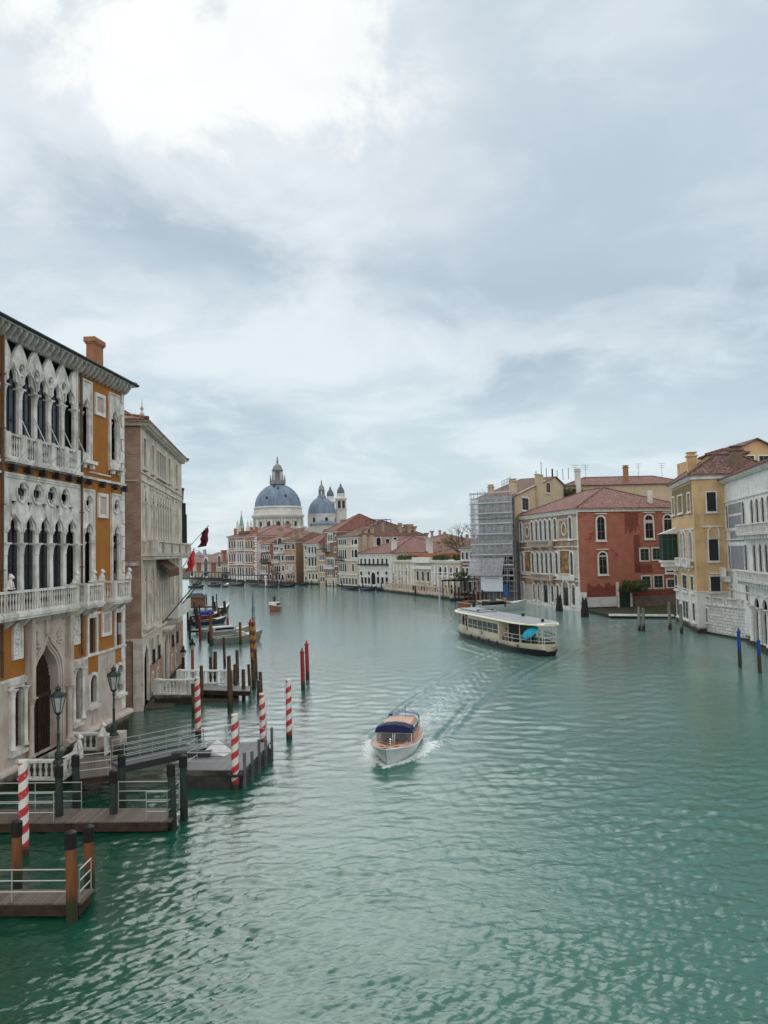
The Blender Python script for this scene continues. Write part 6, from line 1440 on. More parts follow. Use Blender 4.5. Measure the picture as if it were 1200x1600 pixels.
# statues on the forecourt roof and the small green spire
cs_ = YD(377.5, 830, 620)
e = empty('green_spire_tower', (cs_.x, cs_.y, 0), 0, 'slender white belfry with a pointed green copper spire left of the big dome', 'tower')
zz_ = lambda y: YD(377.5, y, 620).z
a = 3.4*620/FPX; MB().box(-a, -a, 0, a, a, zz_(823)).box(-a*1.15, -a*1.15, zz_(824), a*1.15, a*1.15, zz_(822)).build('belfry', wst, e)
MB().add([(-a, -a, zz_(822)), (a, -a, zz_(822)), (a, a, zz_(822)), (-a, a, zz_(822)), (0, 0, zz_(801))], [(0, 1, 4), (1, 2, 4), (2, 3, 4), (3, 0, 4), (0, 3, 2, 1)]).tube([(0, 0, zz_(802)), (0, 0, zz_(798))], .25, 4).build('spire', mat('green_copper', (.17, .36, .29), (.12, .28, .23), .3), e)
for k, X in enumerate((371, 387, 392, 402, 424)):
    p = YD(X, 822, 395); b = MB().box(-.8, -.8, 0, .8, .8, p.z-16-1.2); b.lathe(0, 0, [(.8, p.z-17.2), (.7, p.z-16), (.45, p.z-15), (.6, p.z-14.4), (.3, p.z-13.9), (.32, p.z-13.4), (.05, p.z-13)], 8)
    tag(b.build('roof_statue', wst, None, (p.x, p.y, 16)), 'white stone statue on a pedestal above the pink palace roof, '+('leftmost', 'second from left', 'third from left', 'fourth from left', 'rightmost')[k], 'statue', 'statues on the skyline before the basilica')
# ============================================================ POLES
def pile(loc, h, r, M, label, group, cap=None, name='mooring_pile', lean=(0, 0), taper=.92, cat='mooring pole'):
    e = MB(); e.tube([(0, 0, -1.5), (lean[0]*.5, lean[1]*.5, h*.5), (lean[0], lean[1], h)], [r*1.06, r, r*taper], 10)
    if cap is None:
        o = e.build(name, M, None, (loc[0], loc[1], 0)); return tag(o, label, cat, group)
    o = empty(name, (loc[0], loc[1], 0), 0, label, cat, group); e.build('shaft', M, o)
    cap(o, lean[0], lean[1], h, r*taper); return o
brown_pile = mat('wet_brown_pile', (.10, .058, .032), (.055, .034, .02), 5, .7, bump=.4, stretch=(1, 1, .2), algae=True)
rust_pile = mat('russet_pile', (.19, .072, .026), (.12, .045, .018), 3, .6, bump=.3, stretch=(1, 1, .15), algae=True, blotch=(.26, .13, .05), blotch_scale=2.2, blotch_lo=.6)
green_pile = mat('green_black_pile', (.028, .042, .036), (.018, .026, .022), 4, .7, bump=.3, stretch=(1, 1, .2))
dark_pile = mat('black_pile', (.022, .020, .018), (.035, .03, .026), 4, .8, bump=.4, stretch=(1, 1, .2))
grey_pile = mat('grey_pile', (.22, .21, .19), (.14, .13, .12), 3, .8, stretch=(1, 1, .2), algae=True)
blackp = mat('black_cap_paint', (.012, .012, .012), rough=.5)
rw = stripemat('red_white_stripes', (.66, .64, .61), (.46, .025, .03), .62, wear=(.45, .42, .40))
yr = stripemat('yellow_red_stripes', (.42, .21, .03), (.14, .03, .03), .8, turns=1, wear=(.2, .12, .05))
bw = stripemat('dark_white_stripes', (.55, .55, .52), (.03, .03, .035), 1.0)
redp = mat('red_pole_paint', (.36, .03, .03), (.28, .025, .025), 3, .5, algae=True)
bluep = mat('blue_pole_paint', (.012, .055, .30), (.010, .04, .22), 3, .4, algae=True, algae_h=.75)
def cap_black(o, x, y, h, r): MB().lathe(x, y, [(r*1.22, h-.42), (r*1.2, h+.03), (r*.6, h+.08)], 10, smooth=True).build('cap', blackp, o)
def cap_dome(m_): return lambda o, x, y, h, r: MB().lathe(x, y, [(r*1.25, h), (r*1.3, h+.08), (r*.8, h+.16), (r*.35, h+.22), (r*.5, h+.3), (.01, h+.42)], 10).build('finial', m_, o)
def at_(x0, y0, x1, y1, z=0):
    p = W(x1, y1, z); t_ = YD(x0, y0, p.y); e = W(x1, y1, z); return p, t_.z
def P_(top, bot, r, M, label, group, cap=None, name='mooring_pile'):
    p = W(*bot); t_ = YD(top[0], top[1], p.y); return pile(p, t_.z, r, M, label, group, cap, name, (t_.x-p.x-.022*0, 0))
GS = 'red and white striped mooring poles'
white_top = lambda o, x, y, h, r: MB().lathe(x, y, [(r*1.05, h-.02), (r*.98, h+.06), (.02, h+.09)], 12).build('cap', mat('white_paint', (.6, .6, .57), (.5, .5, .48), 4), o)
for t_, b_, lb in (((36, 1190), (38, 1338), 'near left beside the brown jetty pile, tallest in view'), ((366.5, 1118), (368, 1234), 'at the front corner of the floating pontoon'), ((308, 1060), (310, 1150), 'behind the gangway handrail'),
                   ((409, 1085), (411.5, 1166), 'at the far corner of the floating pontoon'), ((450.5, 1063), (452, 1155), 'standing alone in open water right of the pontoon')):
    P_(t_, b_, .17, rw, 'red and white striped mooring pole '+lb, GS, white_top, 'striped_pole')
p = W(368, 1210, .75); MB_ = MB(); MB_.lathe(0, 0, [(.34, 0), (.36, .05), (.34, .1), (.2, .1), (.2, 0)], 14); tag(MB_.build('pole_ring', dark_pile, None, (p.x, p.y, .7)), 'dark steel guide ring clamped round the striped pole at the pontoon corner', 'mooring ring')
for t_, b_, lb in (((472, 1020), (474, 1078), 'nearer of the pair in open water'), ((479, 1008), (481, 1062), 'farther of the pair in open water')): P_(t_, b_, .16, redp, 'plain red mooring pole, '+lb, 'plain red mooring poles', cap_dome(redp), 'red_pole')
for t_, b_, lb in (((516/1, 0), (0, 0), ''),): pass
P_((355.5, 967), (356.5, 992), .17, redp, 'thick red pole standing behind the grey motorboat', None, cap_dome(redp), 'red_pole')
P_((311.5, 967), (313.5, 1003), .16, mat('dark_red_paint', (.22, .03, .025), (.15, .03, .02), 3), 'dark red pole at the stern of the grey motorboat', None, cap_dome(redp), 'red_pole')
P_((391, 974), (396, 1050), .165, yr, 'yellow and dark red striped pole, left one of the touching pair', 'yellow and red striped poles', cap_dome(redp), 'striped_pole')
def fig(o, x, y, h, r): MB().lathe(x, y, [(r*1.3, h), (r*1.3, h+.2), (r*.9, h+.25), (r*1.1, h+.8), (r*.8, h+1.3), (r*1.0, h+1.8), (r*.4, h+2.0), (r*.55, h+2.15), (.02, h+2.4)], 8).build('finial', mat('blue_grey_paint', (.15, .22, .27), (.22, .28, .32), 3), o)
P_((396, 967), (400, 1052), .165, yr, 'yellow and dark red striped pole with a tall blue-grey finial', 'yellow and red striped poles', fig, 'striped_pole')
for t_, b_, lb in (((1154, 988), (1156.5, 1043), 'left'), ((1185, 1003), (1187.5, 1052), 'right, nearer the stone steps')): P_(t_, b_, .15, bluep, 'bright blue mooring pole, the '+lb+' one of two', 'blue mooring poles', cap_dome(bluep), 'blue_pole')
# brown piles round the middle jetty
hash_ = lambda s_: sum(ord(c) for c in s_)
GB = 'brown mooring piles off the grey palace landing'
bp = [((329, 1026), (330, 1066), 'behind the small stone landing, left of a taller one'), ((335, 1018), (336, 1062), 'tall, second behind the stone landing'), ((350, 996), (351.5, 1041), 'dark, standing alone behind the jetty near the motorboat'),
      ((357.5, 1025), (359, 1113), 'very long, in front of the middle of the jetty'), ((361, 1047), (362.5, 1105), 'shorter, leaning on the very long one'), ((366.5, 1038), (368, 1085), 'fourth along the jetty, greenish'), ((370, 1016), (371.5, 1061), 'tall thin, beyond the jetty deck'),
      ((380, 1046), (381, 1094), 'standing clear in front of the jetty end'), ((389.5, 1038), (391, 1083), 'at the outer end of the jetty'), ((395, 1030), (396.5, 1077), 'right under the yellow striped pair'), ((400, 1016), (401.5, 1060), 'right behind the yellow striped pair'),
      ((406.5, 1050), (408, 1090), 'behind the striped pole at the pontoon far corner'), ((404, 1063), (405, 1096), 'short, left of the pontoon far corner pole'), ((315, 1040), (316, 1096), 'just right of the striped pole by the gangway'), ((302, 1068), (303, 1122), 'just left of the striped pole by the gangway')]
for t_, b_, lb in bp: P_((t_[0]+(hash_(lb) % 5-2)*.6, t_[1]), b_, .115+.012*(hash_(lb) % 5), brown_pile, 'weathered brown mooring pile, '+lb, GB)
GF = 'mooring piles farther along the left bank'
fp = [((329, 958), (330, 1010), .17, 'russet pile crossing the grey motorboat stern'), ((375, 972), (376, 1008), .16, 'brown pile before the middle of the grey motorboat'), ((307, 950), (308, 983), .2, 'thick black pile left of the dark blue boat'), ((322, 928), (323, 945), .13, 'thin pile beyond the wooden hut'),
      ((332.5, 931), (333.5, 958), .2, 'dark pile behind the blue covered boat'), ((338, 928), (339, 946), .13, 'thin leaning pile beyond the red boat'), ((335.5, 940), (336.5, 962), .15, 'short dark pile touching the red boat'), ((341, 949), (342, 966), .22, 'stubby brown pile beside the black bow'),
      ((350.5, 939), (351.5, 958), .26, 'thick black pile with a white mark by the black bow'), ((347, 949), (348, 966), .16, 'dark pile at the tip of the black bow'), ((303, 940), (304, 960), .15, 'dark pile left of the wooden hut'), ((311, 945), (312, 962), .15, 'dark pile in front of the wooden hut'), ((320, 947), (321, 962), .08, 'thin leaning stake behind the blue covers'),
      ((296, 968), (297, 1000), .15, 'black pile close to the left bank wall'), ((293, 955), (294, 985), .15, 'black pile hugging the cream palace steps')]
for t_, b_, r, lb in fp: P_(t_, b_, r, rust_pile if 'russet' in lb or 'brown' in lb else dark_pile, lb+' on the left bank', GF)
# near jetty piles
GJ = 'dark green piles of the middle jetty'
for t_, b_, lb in (((92, 1198), (93, 1293), 'in front of the deck, leftmost'), ((118, 1182), (120, 1262), 'behind the deck, second from left'), ((177, 1206), (178, 1289), 'in front of the deck, middle'), ((190, 1182), (192, 1262), 'under the lower end of the gangway'),
                   ((267, 1195), (271, 1294), 'at the outer front corner'), ((286, 1182), (288, 1279), 'at the outer back corner, by the pontoon')): P_(t_, b_, .15, green_pile, 'dark green jetty pile with black top '+lb, GJ, cap_black, 'jetty_pile')
GR = 'russet piles of the nearest jetty'
for t_, b_, lb in (((110.5, 1302), (113, 1439), 'in front at the outer end'), ((26, 1285), (27, 1392), 'behind the deck, left'), ((138.5, 1293), (141, 1391), 'at the outer back corner')): P_(t_, b_, .16, rust_pile, 'russet brown jetty pile with charred black top '+lb, GR, cap_black, 'jetty_pile')
# dolphins on the right
def dolphin(px, yb, yt, label):
    p = W(px, yb); t_ = YD(px, yt, p.y).z; e = empty('dolphin', (p.x, p.y, 0), 0, label, 'mooring dolphin', 'pile clusters by the mosaic palace')
    for k in range(6):
        a = k*1.05; MB().tube([(.55*math.cos(a), .55*math.sin(a), -1), (.2*math.cos(a), .22*math.sin(a), t_-(k % 3)*.35)], [.2, .15], 7).build('pile', dark_pile, e)
    MB().lathe(0, 0, [(.5, t_*.66), (.52, t_*.66+.25), (.5, t_*.66+.26)], 10).build('band', iron, e)
dolphin(874, 955, 929, 'cluster of black piles before the mosaic palace water gate'); dolphin(914, 964, 934, 'cluster of black piles at the mosaic palace corner')
for t_, b_, lb in (((998, 948), (999, 986), 'left of a close pair'), ((1004.5, 950), (1005.5, 986), 'right of a close pair'), ((1045, 941), (1047, 984), 'tallest, before the end of the campo quay'), ((1063, 944), (1065, 990), 'close to the yellow house corner')): P_(t_, b_, .2, grey_pile, 'pale grey mooring pole, '+lb, 'pale grey poles off the campo quay')
# poles before the low white palace
r_ = random.Random(3)
for k, (X, yt, yb, kind) in enumerate(((615, 897, 925, 'w'), (625, 900, 926, 'w'), (646, 914, 930, 'd'), (649, 915, 931, 'd'), (659, 915, 930, 'd'), (664, 914, 932, 'd'), (669, 916, 931, 'd'), (674, 915, 930, 'd'), (678, 914, 933, 'g'), (681, 914, 933, 'g'), (687, 913, 937, 'n'), (697, 914, 934, 'b'), (706, 914, 936, 'd'), (708.5, 913, 935, 'b'), (711, 915, 941, 'd'), (717, 917, 943, 'd'), (733, 924, 944, 'd'), (740, 922, 946, 'd'), (747, 925, 943, 'd'), (754, 922, 946, 'd'), (760, 926, 946, 'd'))):
    m_ = {'w': bw, 'd': dark_pile, 'g': grey_pile, 'n': mat('pale_blue_paint', (.5, .52, .55), (.4, .42, .46), 3), 'b': bw}[kind]
    cn = {'w': 'dark and white striped slim pole', 'd': 'dark weathered pile', 'g': 'pale grey pile', 'n': 'white topped grey pole', 'b': 'dark and white striped pole'}[kind]
    near_ = 'before the low white palace' if X < 720 else 'before the scaffolded palace'
    P_((X-.4, yt), (X, yb), .2 if kind != 'w' else .16, m_, '%s %s, number %s from the left' % (cn, near_, ['one', 'two', 'three', 'four', 'five', 'six', 'seven', 'eight', 'nine', 'ten', 'eleven', 'twelve', 'thirteen', 'fourteen', 'fifteen', 'sixteen'][k if X < 720 else k-16]), 'mooring poles along the right bank', cap_dome(m_) if kind in 'wnb' else None)
# ============================================================ JETTIES
wetwood = plankmat('wet_planks', (.055, .045, .035), (.16, .125, .10), .15, 0)
greyply = plankmat('grey_planks', (.10, .10, .105), (.17, .17, .175), .14, 0)
timber = mat('dark_timber', (.055, .032, .022), (.028, .018, .013), 3, .8)
rail_m = mat('pale_rail', (.40, .41, .40), rough=.4, metal=.5)
def deckthing(name, pts, z, th, top, side, label, cat='jetty'):
    c = sum((Vector(p[:2]) for p in pts), Vector((0, 0)))/len(pts); e = empty(name, (c.x, c.y, 0), 0, label, cat)
    loc = [(p[0]-c.x, p[1]-c.y) for p in pts]
    d_ = Vector((loc[1][0]-loc[0][0], loc[1][1]-loc[0][1])); a = math.atan2(d_.y, d_.x)
    rot = [(x*math.cos(-a)-y*math.sin(-a), x*math.sin(-a)+y*math.cos(-a)) for x, y in loc]
    e.rotation_euler = (0, 0, a)
    MB().slab(rot, z-.05, z).build('deck', top, e)
    cx = .97; f = MB(); f.slab([(x*cx, y*.96) for x, y in rot], z-th, z-.054); f.build('beams', side, e)
    return e, rot
def rails(e, segs, z, h=1.05, n=3, post=1.6, m_=None, r=.022):
    for a, b_ in segs:
        f = MB(); a, b_ = Vector(a), Vector(b_); ln = (b_-a).length; k = max(1, int(ln/post))
        for q in range(n): zz_ = z+h*(q+1)/n-.03; f.tube([(a.x, a.y, zz_), (b_.x, b_.y, zz_)], r, 5)
        for i in range(k+1): p = a.lerp(b_, i/k); f.tube([(p.x, p.y, z), (p.x, p.y, z+h)], r*.9, 5)
        f.build('handrail', m_ or rail_m, e)
# nearest jetty
n0, n1, n2, n3 = W(-160, 1413, .45), W(128, 1411, .45), W(148, 1389, .45), W(-140, 1391, .45)
e, q = deckthing('jetty', [n0, n1, n2, n3], .45, .38, wetwood, timber, 'nearest wet plank jetty at the lower left with russet piles')
rails(e, [(q[3], (q[2][0]-.15, q[2][1])), ((q[2][0]-.1, q[2][1]-.03), (q[1][0]-.1, q[1][1]+.05)), ((q[0][0], q[0][1]+.1), (q[1][0]-.45, q[1][1]+.1))][1:], .45, .95)
# middle jetty
n0, n1, n2, n3 = W(-200, 1288, .45), W(268, 1283, .45), W(280, 1262, .45), W(-180, 1266, .45)
e, q = deckthing('jetty', [n0, n1, n2, n3], .45, .38, wetwood, timber, 'middle wet plank jetty with steel rails and dark green piles')
lx = lambda X, Y: None
a = q[1][0]
rails(e, [((a-2.6, q[2][1]-.08), (a-.15, q[2][1]-.08)), ((a-.12, q[2][1]-.1), (a-.2, q[1][1]+.1)), ((q[0][0], q[2][1]-.08), (a-4.1, q[2][1]-.08)), ((a-7.6, q[1][1]+.1), (a-4.6, q[1][1]+.1)), ((a-1.0, q[1][1]+.1), (a-.2, q[1][1]+.1))], .45, 1.1)
# timber landing before the water gate
e, q = deckthing('timber_landing', [W(124, 1216, .9), W(181, 1209, .9), W(188, 1180, .9), W(120, 1181, .9)], .9, .3, wetwood, timber, 'small wooden landing between the palace water gate and the gangway', 'landing')
rails(e, [((q[0][0], q[0][1]+.05), (q[0][0]+1.3, q[0][1]+.05)), (q[0], q[3])], .9, 1.0)
# gangway
g0_, g1_ = W(188, 1194, .95), W(300, 1168, 1.0)
gv = (g1_-g0_); gv.z = 0; ga = math.atan2(gv.y, gv.x); gl_ = gv.length
e = empty('gangway', (g0_.x, g0_.y, 0), ga, 'grey metal gangway with rails linking the wooden landing to the floating pontoon', 'gangway')
MB().box(-.2, -.65, .9, gl_+.4, .65, .98).build('deck', mat('grey_grip_deck', (.13, .14, .15), (.10, .11, .12), 2, .5), e); MB().box(-.2, -.72, .72, gl_+.4, -.66, 1.02).box(-.2, .66, .72, gl_+.4, .72, 1.02).build('side_beam', mat('dark_beam', (.03, .03, .032)), e)
rails(e, [((-.1, -.62), (gl_+.3, -.62)), ((-.1, .62), (gl_+.3, .62))], .98, 1.0, 4, 1.1, mat('grey_rail', (.30, .33, .33), rough=.4, metal=.4))
# floating pontoon
pn = [W(288, 1203, .85), W(380, 1203, .85), W(423, 1160, .85), W(326, 1160, .85)]
e, q = deckthing('floating_pontoon', pn, .85, .3, greyply, mat('wet_concrete', (.16, .15, .14), (.09, .085, .08), 1.5, .8, algae=True), 'grey decked floating pontoon with rails and a folded white cover', 'pontoon')
f = MB(); f.slab([(x*.995, y*.99) for x, y in q], -.4, .548); f.build('hull', mat('dark_hull', (.03, .03, .03), (.05, .048, .045), 2), e)
xr, xl, yf, yb_ = q[1][0], q[0][0], q[0][1], q[2][1]
rails(e, [((xl+.1, yf+.1), (xl+2.4, yf+.1)), ((xl+1.2, yb_-.1), (q[2][0]-.2, yb_-.1)), ((xl+1.2, yb_-.1), (xl+.9, yb_-1.4)), ((xl+.1, yf+.1), (xl+.2, yf+1.2))], .85, 1.15, 3, 1.3)
f = MB()
for i in range(5):
    f = MB(); t_ = i/4; x = q[1][0]+(q[2][0]-q[1][0])*t_+.06; y = q[1][1]+(q[2][1]-q[1][1])*t_; f.box(x-.06, y-.06, -.6, x+.06, y+.06, 1.35 if i % 2 else 1.6); f.build('fender_post', mat('fender_blue_grey', (.11, .13, .15), (.08, .09, .10), 3), e)
cv = W(330, 1176, .9); cvr = mat('white_cover', (.55, .55, .55), (.45, .45, .46), 2, .5)
tag(MB().add([(-.5, -.5, .25), (.45, -.7, .0), (.75, .1, .0), (-.1, .45, .55), (-.5, -.5, 0), (-.1, .45, 0)], [(0, 1, 2, 3), (0, 4, 1), (3, 2, 5), (0, 3, 5, 4), (1, 4, 5, 2)]).build('folded_cover', cvr, None, (cv.x+.3, cv.y+.1, .86)), 'folded white plastic cover lying on the floating pontoon', 'cover')
tag(MB().loft([[(x+.06*math.sin(i*2.1+k), y_, z_) for i, (y_, z_) in enumerate([(-.35, 0), (-.3, .2), (0, .28-.04*(k % 2)), (.3, .18), (.35, 0)])] for k, x in enumerate((-1.1, -.6, -.1, .4, .8))], 0, True, False).build('black_tarpaulin', mat('black_tarp', (.02, .022, .024), rough=.5), None, (cv.x-.7, cv.y-.35, .86)), 'crumpled black tarpaulin beside the white cover on the pontoon', 'tarpaulin')
# stone water-gate landing of the ochre palace with balustrades, lions, lamps
Lb = Bld('water_gate_landing', 'stone landing with balustrades in front of the ochre palace water gate', 'landing', P.w(3.0, -2.4), P.w(8.6, -2.4))
LL = Lb.L; st = base_stone
Lb.mb('floor', st, MB().box(0, 0, -1, LL, 2.3, .35).box(1.5, -.5, -1, LL-1.5, -.003, .12))
f = MB(); balusters(f, .15, 2.4, .15, .35, 1.25, 8, .08, axis='y')
Lb.mb('balustrade', clean_stone, f); f = MB(); balusters(f, .15, 1.75, .15, .35, 1.25, 5, .08); Lb.mb('balustrade', clean_stone, f)
f = MB(); balusters(f, .15, 2.4, LL-.15, .35, 1.25, 7, .08, axis='y'); Lb.mb('balustrade', clean_stone, f); f = MB(); balusters(f, LL-1.2, LL-.15, .15, .35, 1.25, 4, .08); Lb.mb('balustrade', clean_stone, f)
for u, lb in ((1.8, 'near pier of the water gate steps'), (LL-1.25, 'far pier of the water gate steps')):
    Lb.mb('pier', st, MB().box(u-.16, -.02, .35, u+.16, .32, 1.34)); lion('stone_lion', Lb.w(u, .15, 1.34), math.atan2(Lb.d.y, Lb.d.x)+.3, 'small weathered stone lion on the '+lb)
def lamp(top, bot, zb, label):
    p = W(bot[0], bot[1], zb); t_ = YD(top[0], top[1], p.y).z; hh = t_-zb
    e = empty('street_lamp', (p.x, p.y, zb), .3, label, 'lamp', 'cast iron lamps at the ochre palace'); im = mat('lamp_iron', (.02, .035, .032), (.04, .06, .055), 6, .5)
    hz = hh-1.25
    MB().lathe(0, 0, [(.22, 0), (.22, .1), (.14, .2), (.17, .45), (.07, .6), (.06, hz*.55), (.09, hz*.57), (.05, hz*.6), (.045, hz-.3), (.1, hz-.25), (.04, hz-.15), (.16, hz)], 10).build('post', im, e)
    h = MB()
    for k in range(6):
        a = k*math.pi/3; c_, s_ = math.cos(a), math.sin(a); h.tube([(.15*c_, .15*s_, hz), (.31*c_, .31*s_, hz+.72)], .018, 4); h.lathe(.3*c_, .3*s_, [(.03, hz+.7), (.045, hz+.78), (.01, hz+.9)], 5)
    h.lathe(0, 0, [(.15, hz-.03), (.17, hz+.03)], 6, smooth=False); h.lathe(0, 0, [(.35, hz+.72), (.35, hz+.77), (.2, hz+.92), (.1, hz+1.0), (.14, hz+1.06), (.1, hz+1.15), (.03, hz+1.2), (.01, hz+1.3)], 6, smooth=False)
    h.build('lamp_frame', im, e)
    gg = MB().lathe(0, 0, [(.14, hz+.03), (.29, hz+.7)], 6, smooth=False).build('lamp_glass', mat('frosted_lamp_glass', (.42, .45, .44), (.32, .35, .35), 4, .25), e)
lamp((179, 1040), (178, 1149), 1.3, 'green-black lamp on a stone pier at the far side of the water gate'); lamp((89, 1070), (91, 1193), 1.25, 'green-black lamp in front of the big lattice door')
Lb.mb('pier', st, MB().box(LL-.5, -.5, -.5, LL+.3, .0, 1.28)); 
# landings and jetty of the grey palace
t0_, t1_ = Q.w(.2, -2.2), Q.w(4.2, -1.6)
sm = mat('slimy_boards', (.09, .075, .05), (.06, .055, .035), 1.5, .7)
tag(MB().slab([tuple(Q.w(.2, -.13)[:2]), tuple(Q.w(.4, -2.0)[:2]), tuple(Q.w(5.5, -1.9)[:2]), tuple(Q.w(5.5, -.13)[:2])], -.4, .14).build('boat_ramp', sm), 'slimy wooden slip at water level along the grey palace', 'landing stage')
l0, l1, l2, l3 = W(262, 1081, .9), W(300, 1080, .9), W(326, 1068, .9), W(276, 1062, .9)
ls = Bld('palace_landing', 'stone landing with balustrade at the grey palace door', 'landing', l0, W(302, 1081, .9)); 
ls.mb('floor', st, MB().box(-1.0, 0, -1, ls.L, 4.6, .7)); f = MB(); balusters(f, -.8, ls.L-.1, .15, .7, 1.75, 10, .1); ls.mb('balustrade', clean_stone, f); f = MB(); balusters(f, -.8, ls.L+1.4, 4.4, .7, 1.75, 12, .1); ls.mb('balustrade', clean_stone, f)
e, q = deckthing('jetty', [W(318, 1078, .8), W(391, 1080, .8), W(391, 1072, .8), W(318, 1070, .8)], .8, .35, greyply, timber, 'long narrow jetty running out from the grey palace landing between brown piles')
tag(MB().slab([tuple(W(262, 1098)[:2]), tuple(W(372, 1096)[:2]), tuple(W(372, 1092)[:2]), tuple(W(262, 1094)[:2])], -.2, .2).build('low_walkway', sm), 'low slimy walkway just above water in front of the long jetty', 'walkway')
sb = W(352, 1090); tag(MB().box(-.9, -.6, -.3, .9, .6, .35).box(-.2, -.4, .35, .9, .6, .75).build('jetty_steps', timber, None, (sb.x, sb.y, 0)), 'dark timber steps beside the long jetty', 'steps')
def small_lamp(px, ytop, ybot, M, label, gl):
    p = W(px, ybot); t_ = YD(px, ytop, p.y).z; e = empty('lantern_post', (p.x, p.y, 0), 0, label, 'lamp')
    MB().tube([(0, 0, -1), (0, 0, t_-1.1)], .14, 8).build('post', M, e)
    MB().lathe(0, 0, [(.12, t_-1.1), (.26, t_-.62), (.34, t_-.6), (.1, t_-.3), (.14, t_-.22), (.02, t_)], 6, 0, False).build('lamp_head', iron, e); MB().lathe(0, 0, [(.13, t_-1.08), (.27, t_-.64)], 6, smooth=False).build('lamp_glass', mat('frosted_lamp_glass', (0, 0, 0)), e)
small_lamp(301, 997, 1048, mat('orange_post_paint', (.36, .10, .04), (.28, .08, .03), 3), 'lantern on an orange post in the water by the grey palace', 0); small_lamp(286.5, 1008, 1052, dark_pile, 'lantern on a dark post close to the brick wall of the grey palace', 0)
# jetties farther along left bank, hut
for k, (a, b_, lb) in enumerate((((298, 985), (330, 984), 'narrow boat jetty behind the dark blue boat'), ((296, 962), (338, 961), 'narrow jetty in front of the wooden hut'), ((293, 948), (338, 947), 'farthest narrow jetty of the left bank'))):
    p0_, p1_ = W(a[0], a[1], .6), W(b_[0], b_[1], .6); deckthing('jetty', [p0_, p1_, p1_+Vector((0, 1.6, 0)), p0_+Vector((0, 1.6, 0))], .6, .3, wetwood, timber, lb)
hp = W(307, 947, .6); e = empty('wooden_hut', (hp.x, hp.y, .6), .1, 'small brown wooden gondola hut on piles by the left bank', 'hut')
MB().box(-1.6, -1.2, 0, 1.6, 1.2, 1.7).build('walls', mat('hut_wood', (.20, .095, .055), (.14, .065, .04), 2), e); MB().add([(-1.9, -1.5, 1.7), (1.9, -1.5, 1.7), (1.9, 1.5, 1.7), (-1.9, 1.5, 1.7), (-1.2, 0, 2.5), (1.2, 0, 2.5)], [(0, 1, 5, 4), (1, 2, 5), (2, 3, 4, 5), (3, 0, 4), (0, 3, 2, 1)]).build('roof', mat('hut_roof', (.05, .045, .045)), e)
# canopy platform before the pink palace
c0_, c1_ = W(352, 911), W(462, 914)
e = empty('gondola_station', (c0_.x, c0_.y, 0), math.atan2(c1_.y-c0_.y, c1_.x-c0_.x), 'long dark gondola station canopy on thin posts before the pink palace', 'canopy'); ln = (c1_-c0_).length
MB().box(0, -1, 2.9, ln*.55, 3, 3.15).build('roof', mat('dark_canopy', (.06, .065, .085)), e); MB().box(0, -1, .4, ln, 3, .7).build('deck', timber, e); f = MB()
for i in range(26): f.tube([(i*ln/25, -1, -.5), (i*ln/25, -1, 2.9 if i < 14 else 1.8+.6*(i % 3))], .12, 5)
f.build('posts', dark_pile, e)
# gondola station at the far left
c0_, c1_ = W(296, 905.5), W(352, 907.5); e = empty('ferry_stage', (c0_.x, c0_.y, 0), math.atan2(c1_.y-c0_.y, c1_.x-c0_.x), 'low dark ferry landing with flat roof in front of the boathouse', 'landing stage'); ln = (c1_-c0_).length
MB().box(0, 0, .3, ln, 4, .7).build('deck', timber, e); MB().box(0, 0, 3.2, ln, 4, 3.5).build('roof', mat('dark_canopy', (0, 0, 0)), e); f = MB()
for i in range(12): f.tube([(i*ln/11, .1, -.5), (i*ln/11, .1, 3.2)], .14, 5)
f.build('posts', dark_pile, e)
# covered arbour beside small brick house
ap_ = W(728, 940); e = empty('arbour', (ap_.x, ap_.y+2, 0), 0, 'leafy green arbour on dark posts beside the small brick house', 'arbour')
b = MB(); foliage(b, (0, 0, 5.2), 2.6, 420, .2, 77, (1.1, .6, .35), 3); b.build('foliage', leafs, e); f = MB()
for x in (-2, 0, 2): f.tube([(x, 0, 0), (x, 0, 5)], .12, 5)
f.box(-2.6, -.8, 4.5, 2.6, .8, 4.62); f.build('frame', dark_pile, e)
cn = W(712, 938); e = empty('landing_canopy', (cn.x, cn.y+1, 0), -.6, 'flat dark canopy over the boat landing right of the low white palace', 'canopy')
MB().box(-2.4, -1.5, 4.0, 2.4, 1.5, 4.3).build('roof', blackp, e); f = MB()
for x in (-2.2, 2.2):
    for y in (-1.3, 1.3): f.tube([(x, y, -.5), (x, y, 4)], .12, 5)
f.build('posts', dark_pile, e)
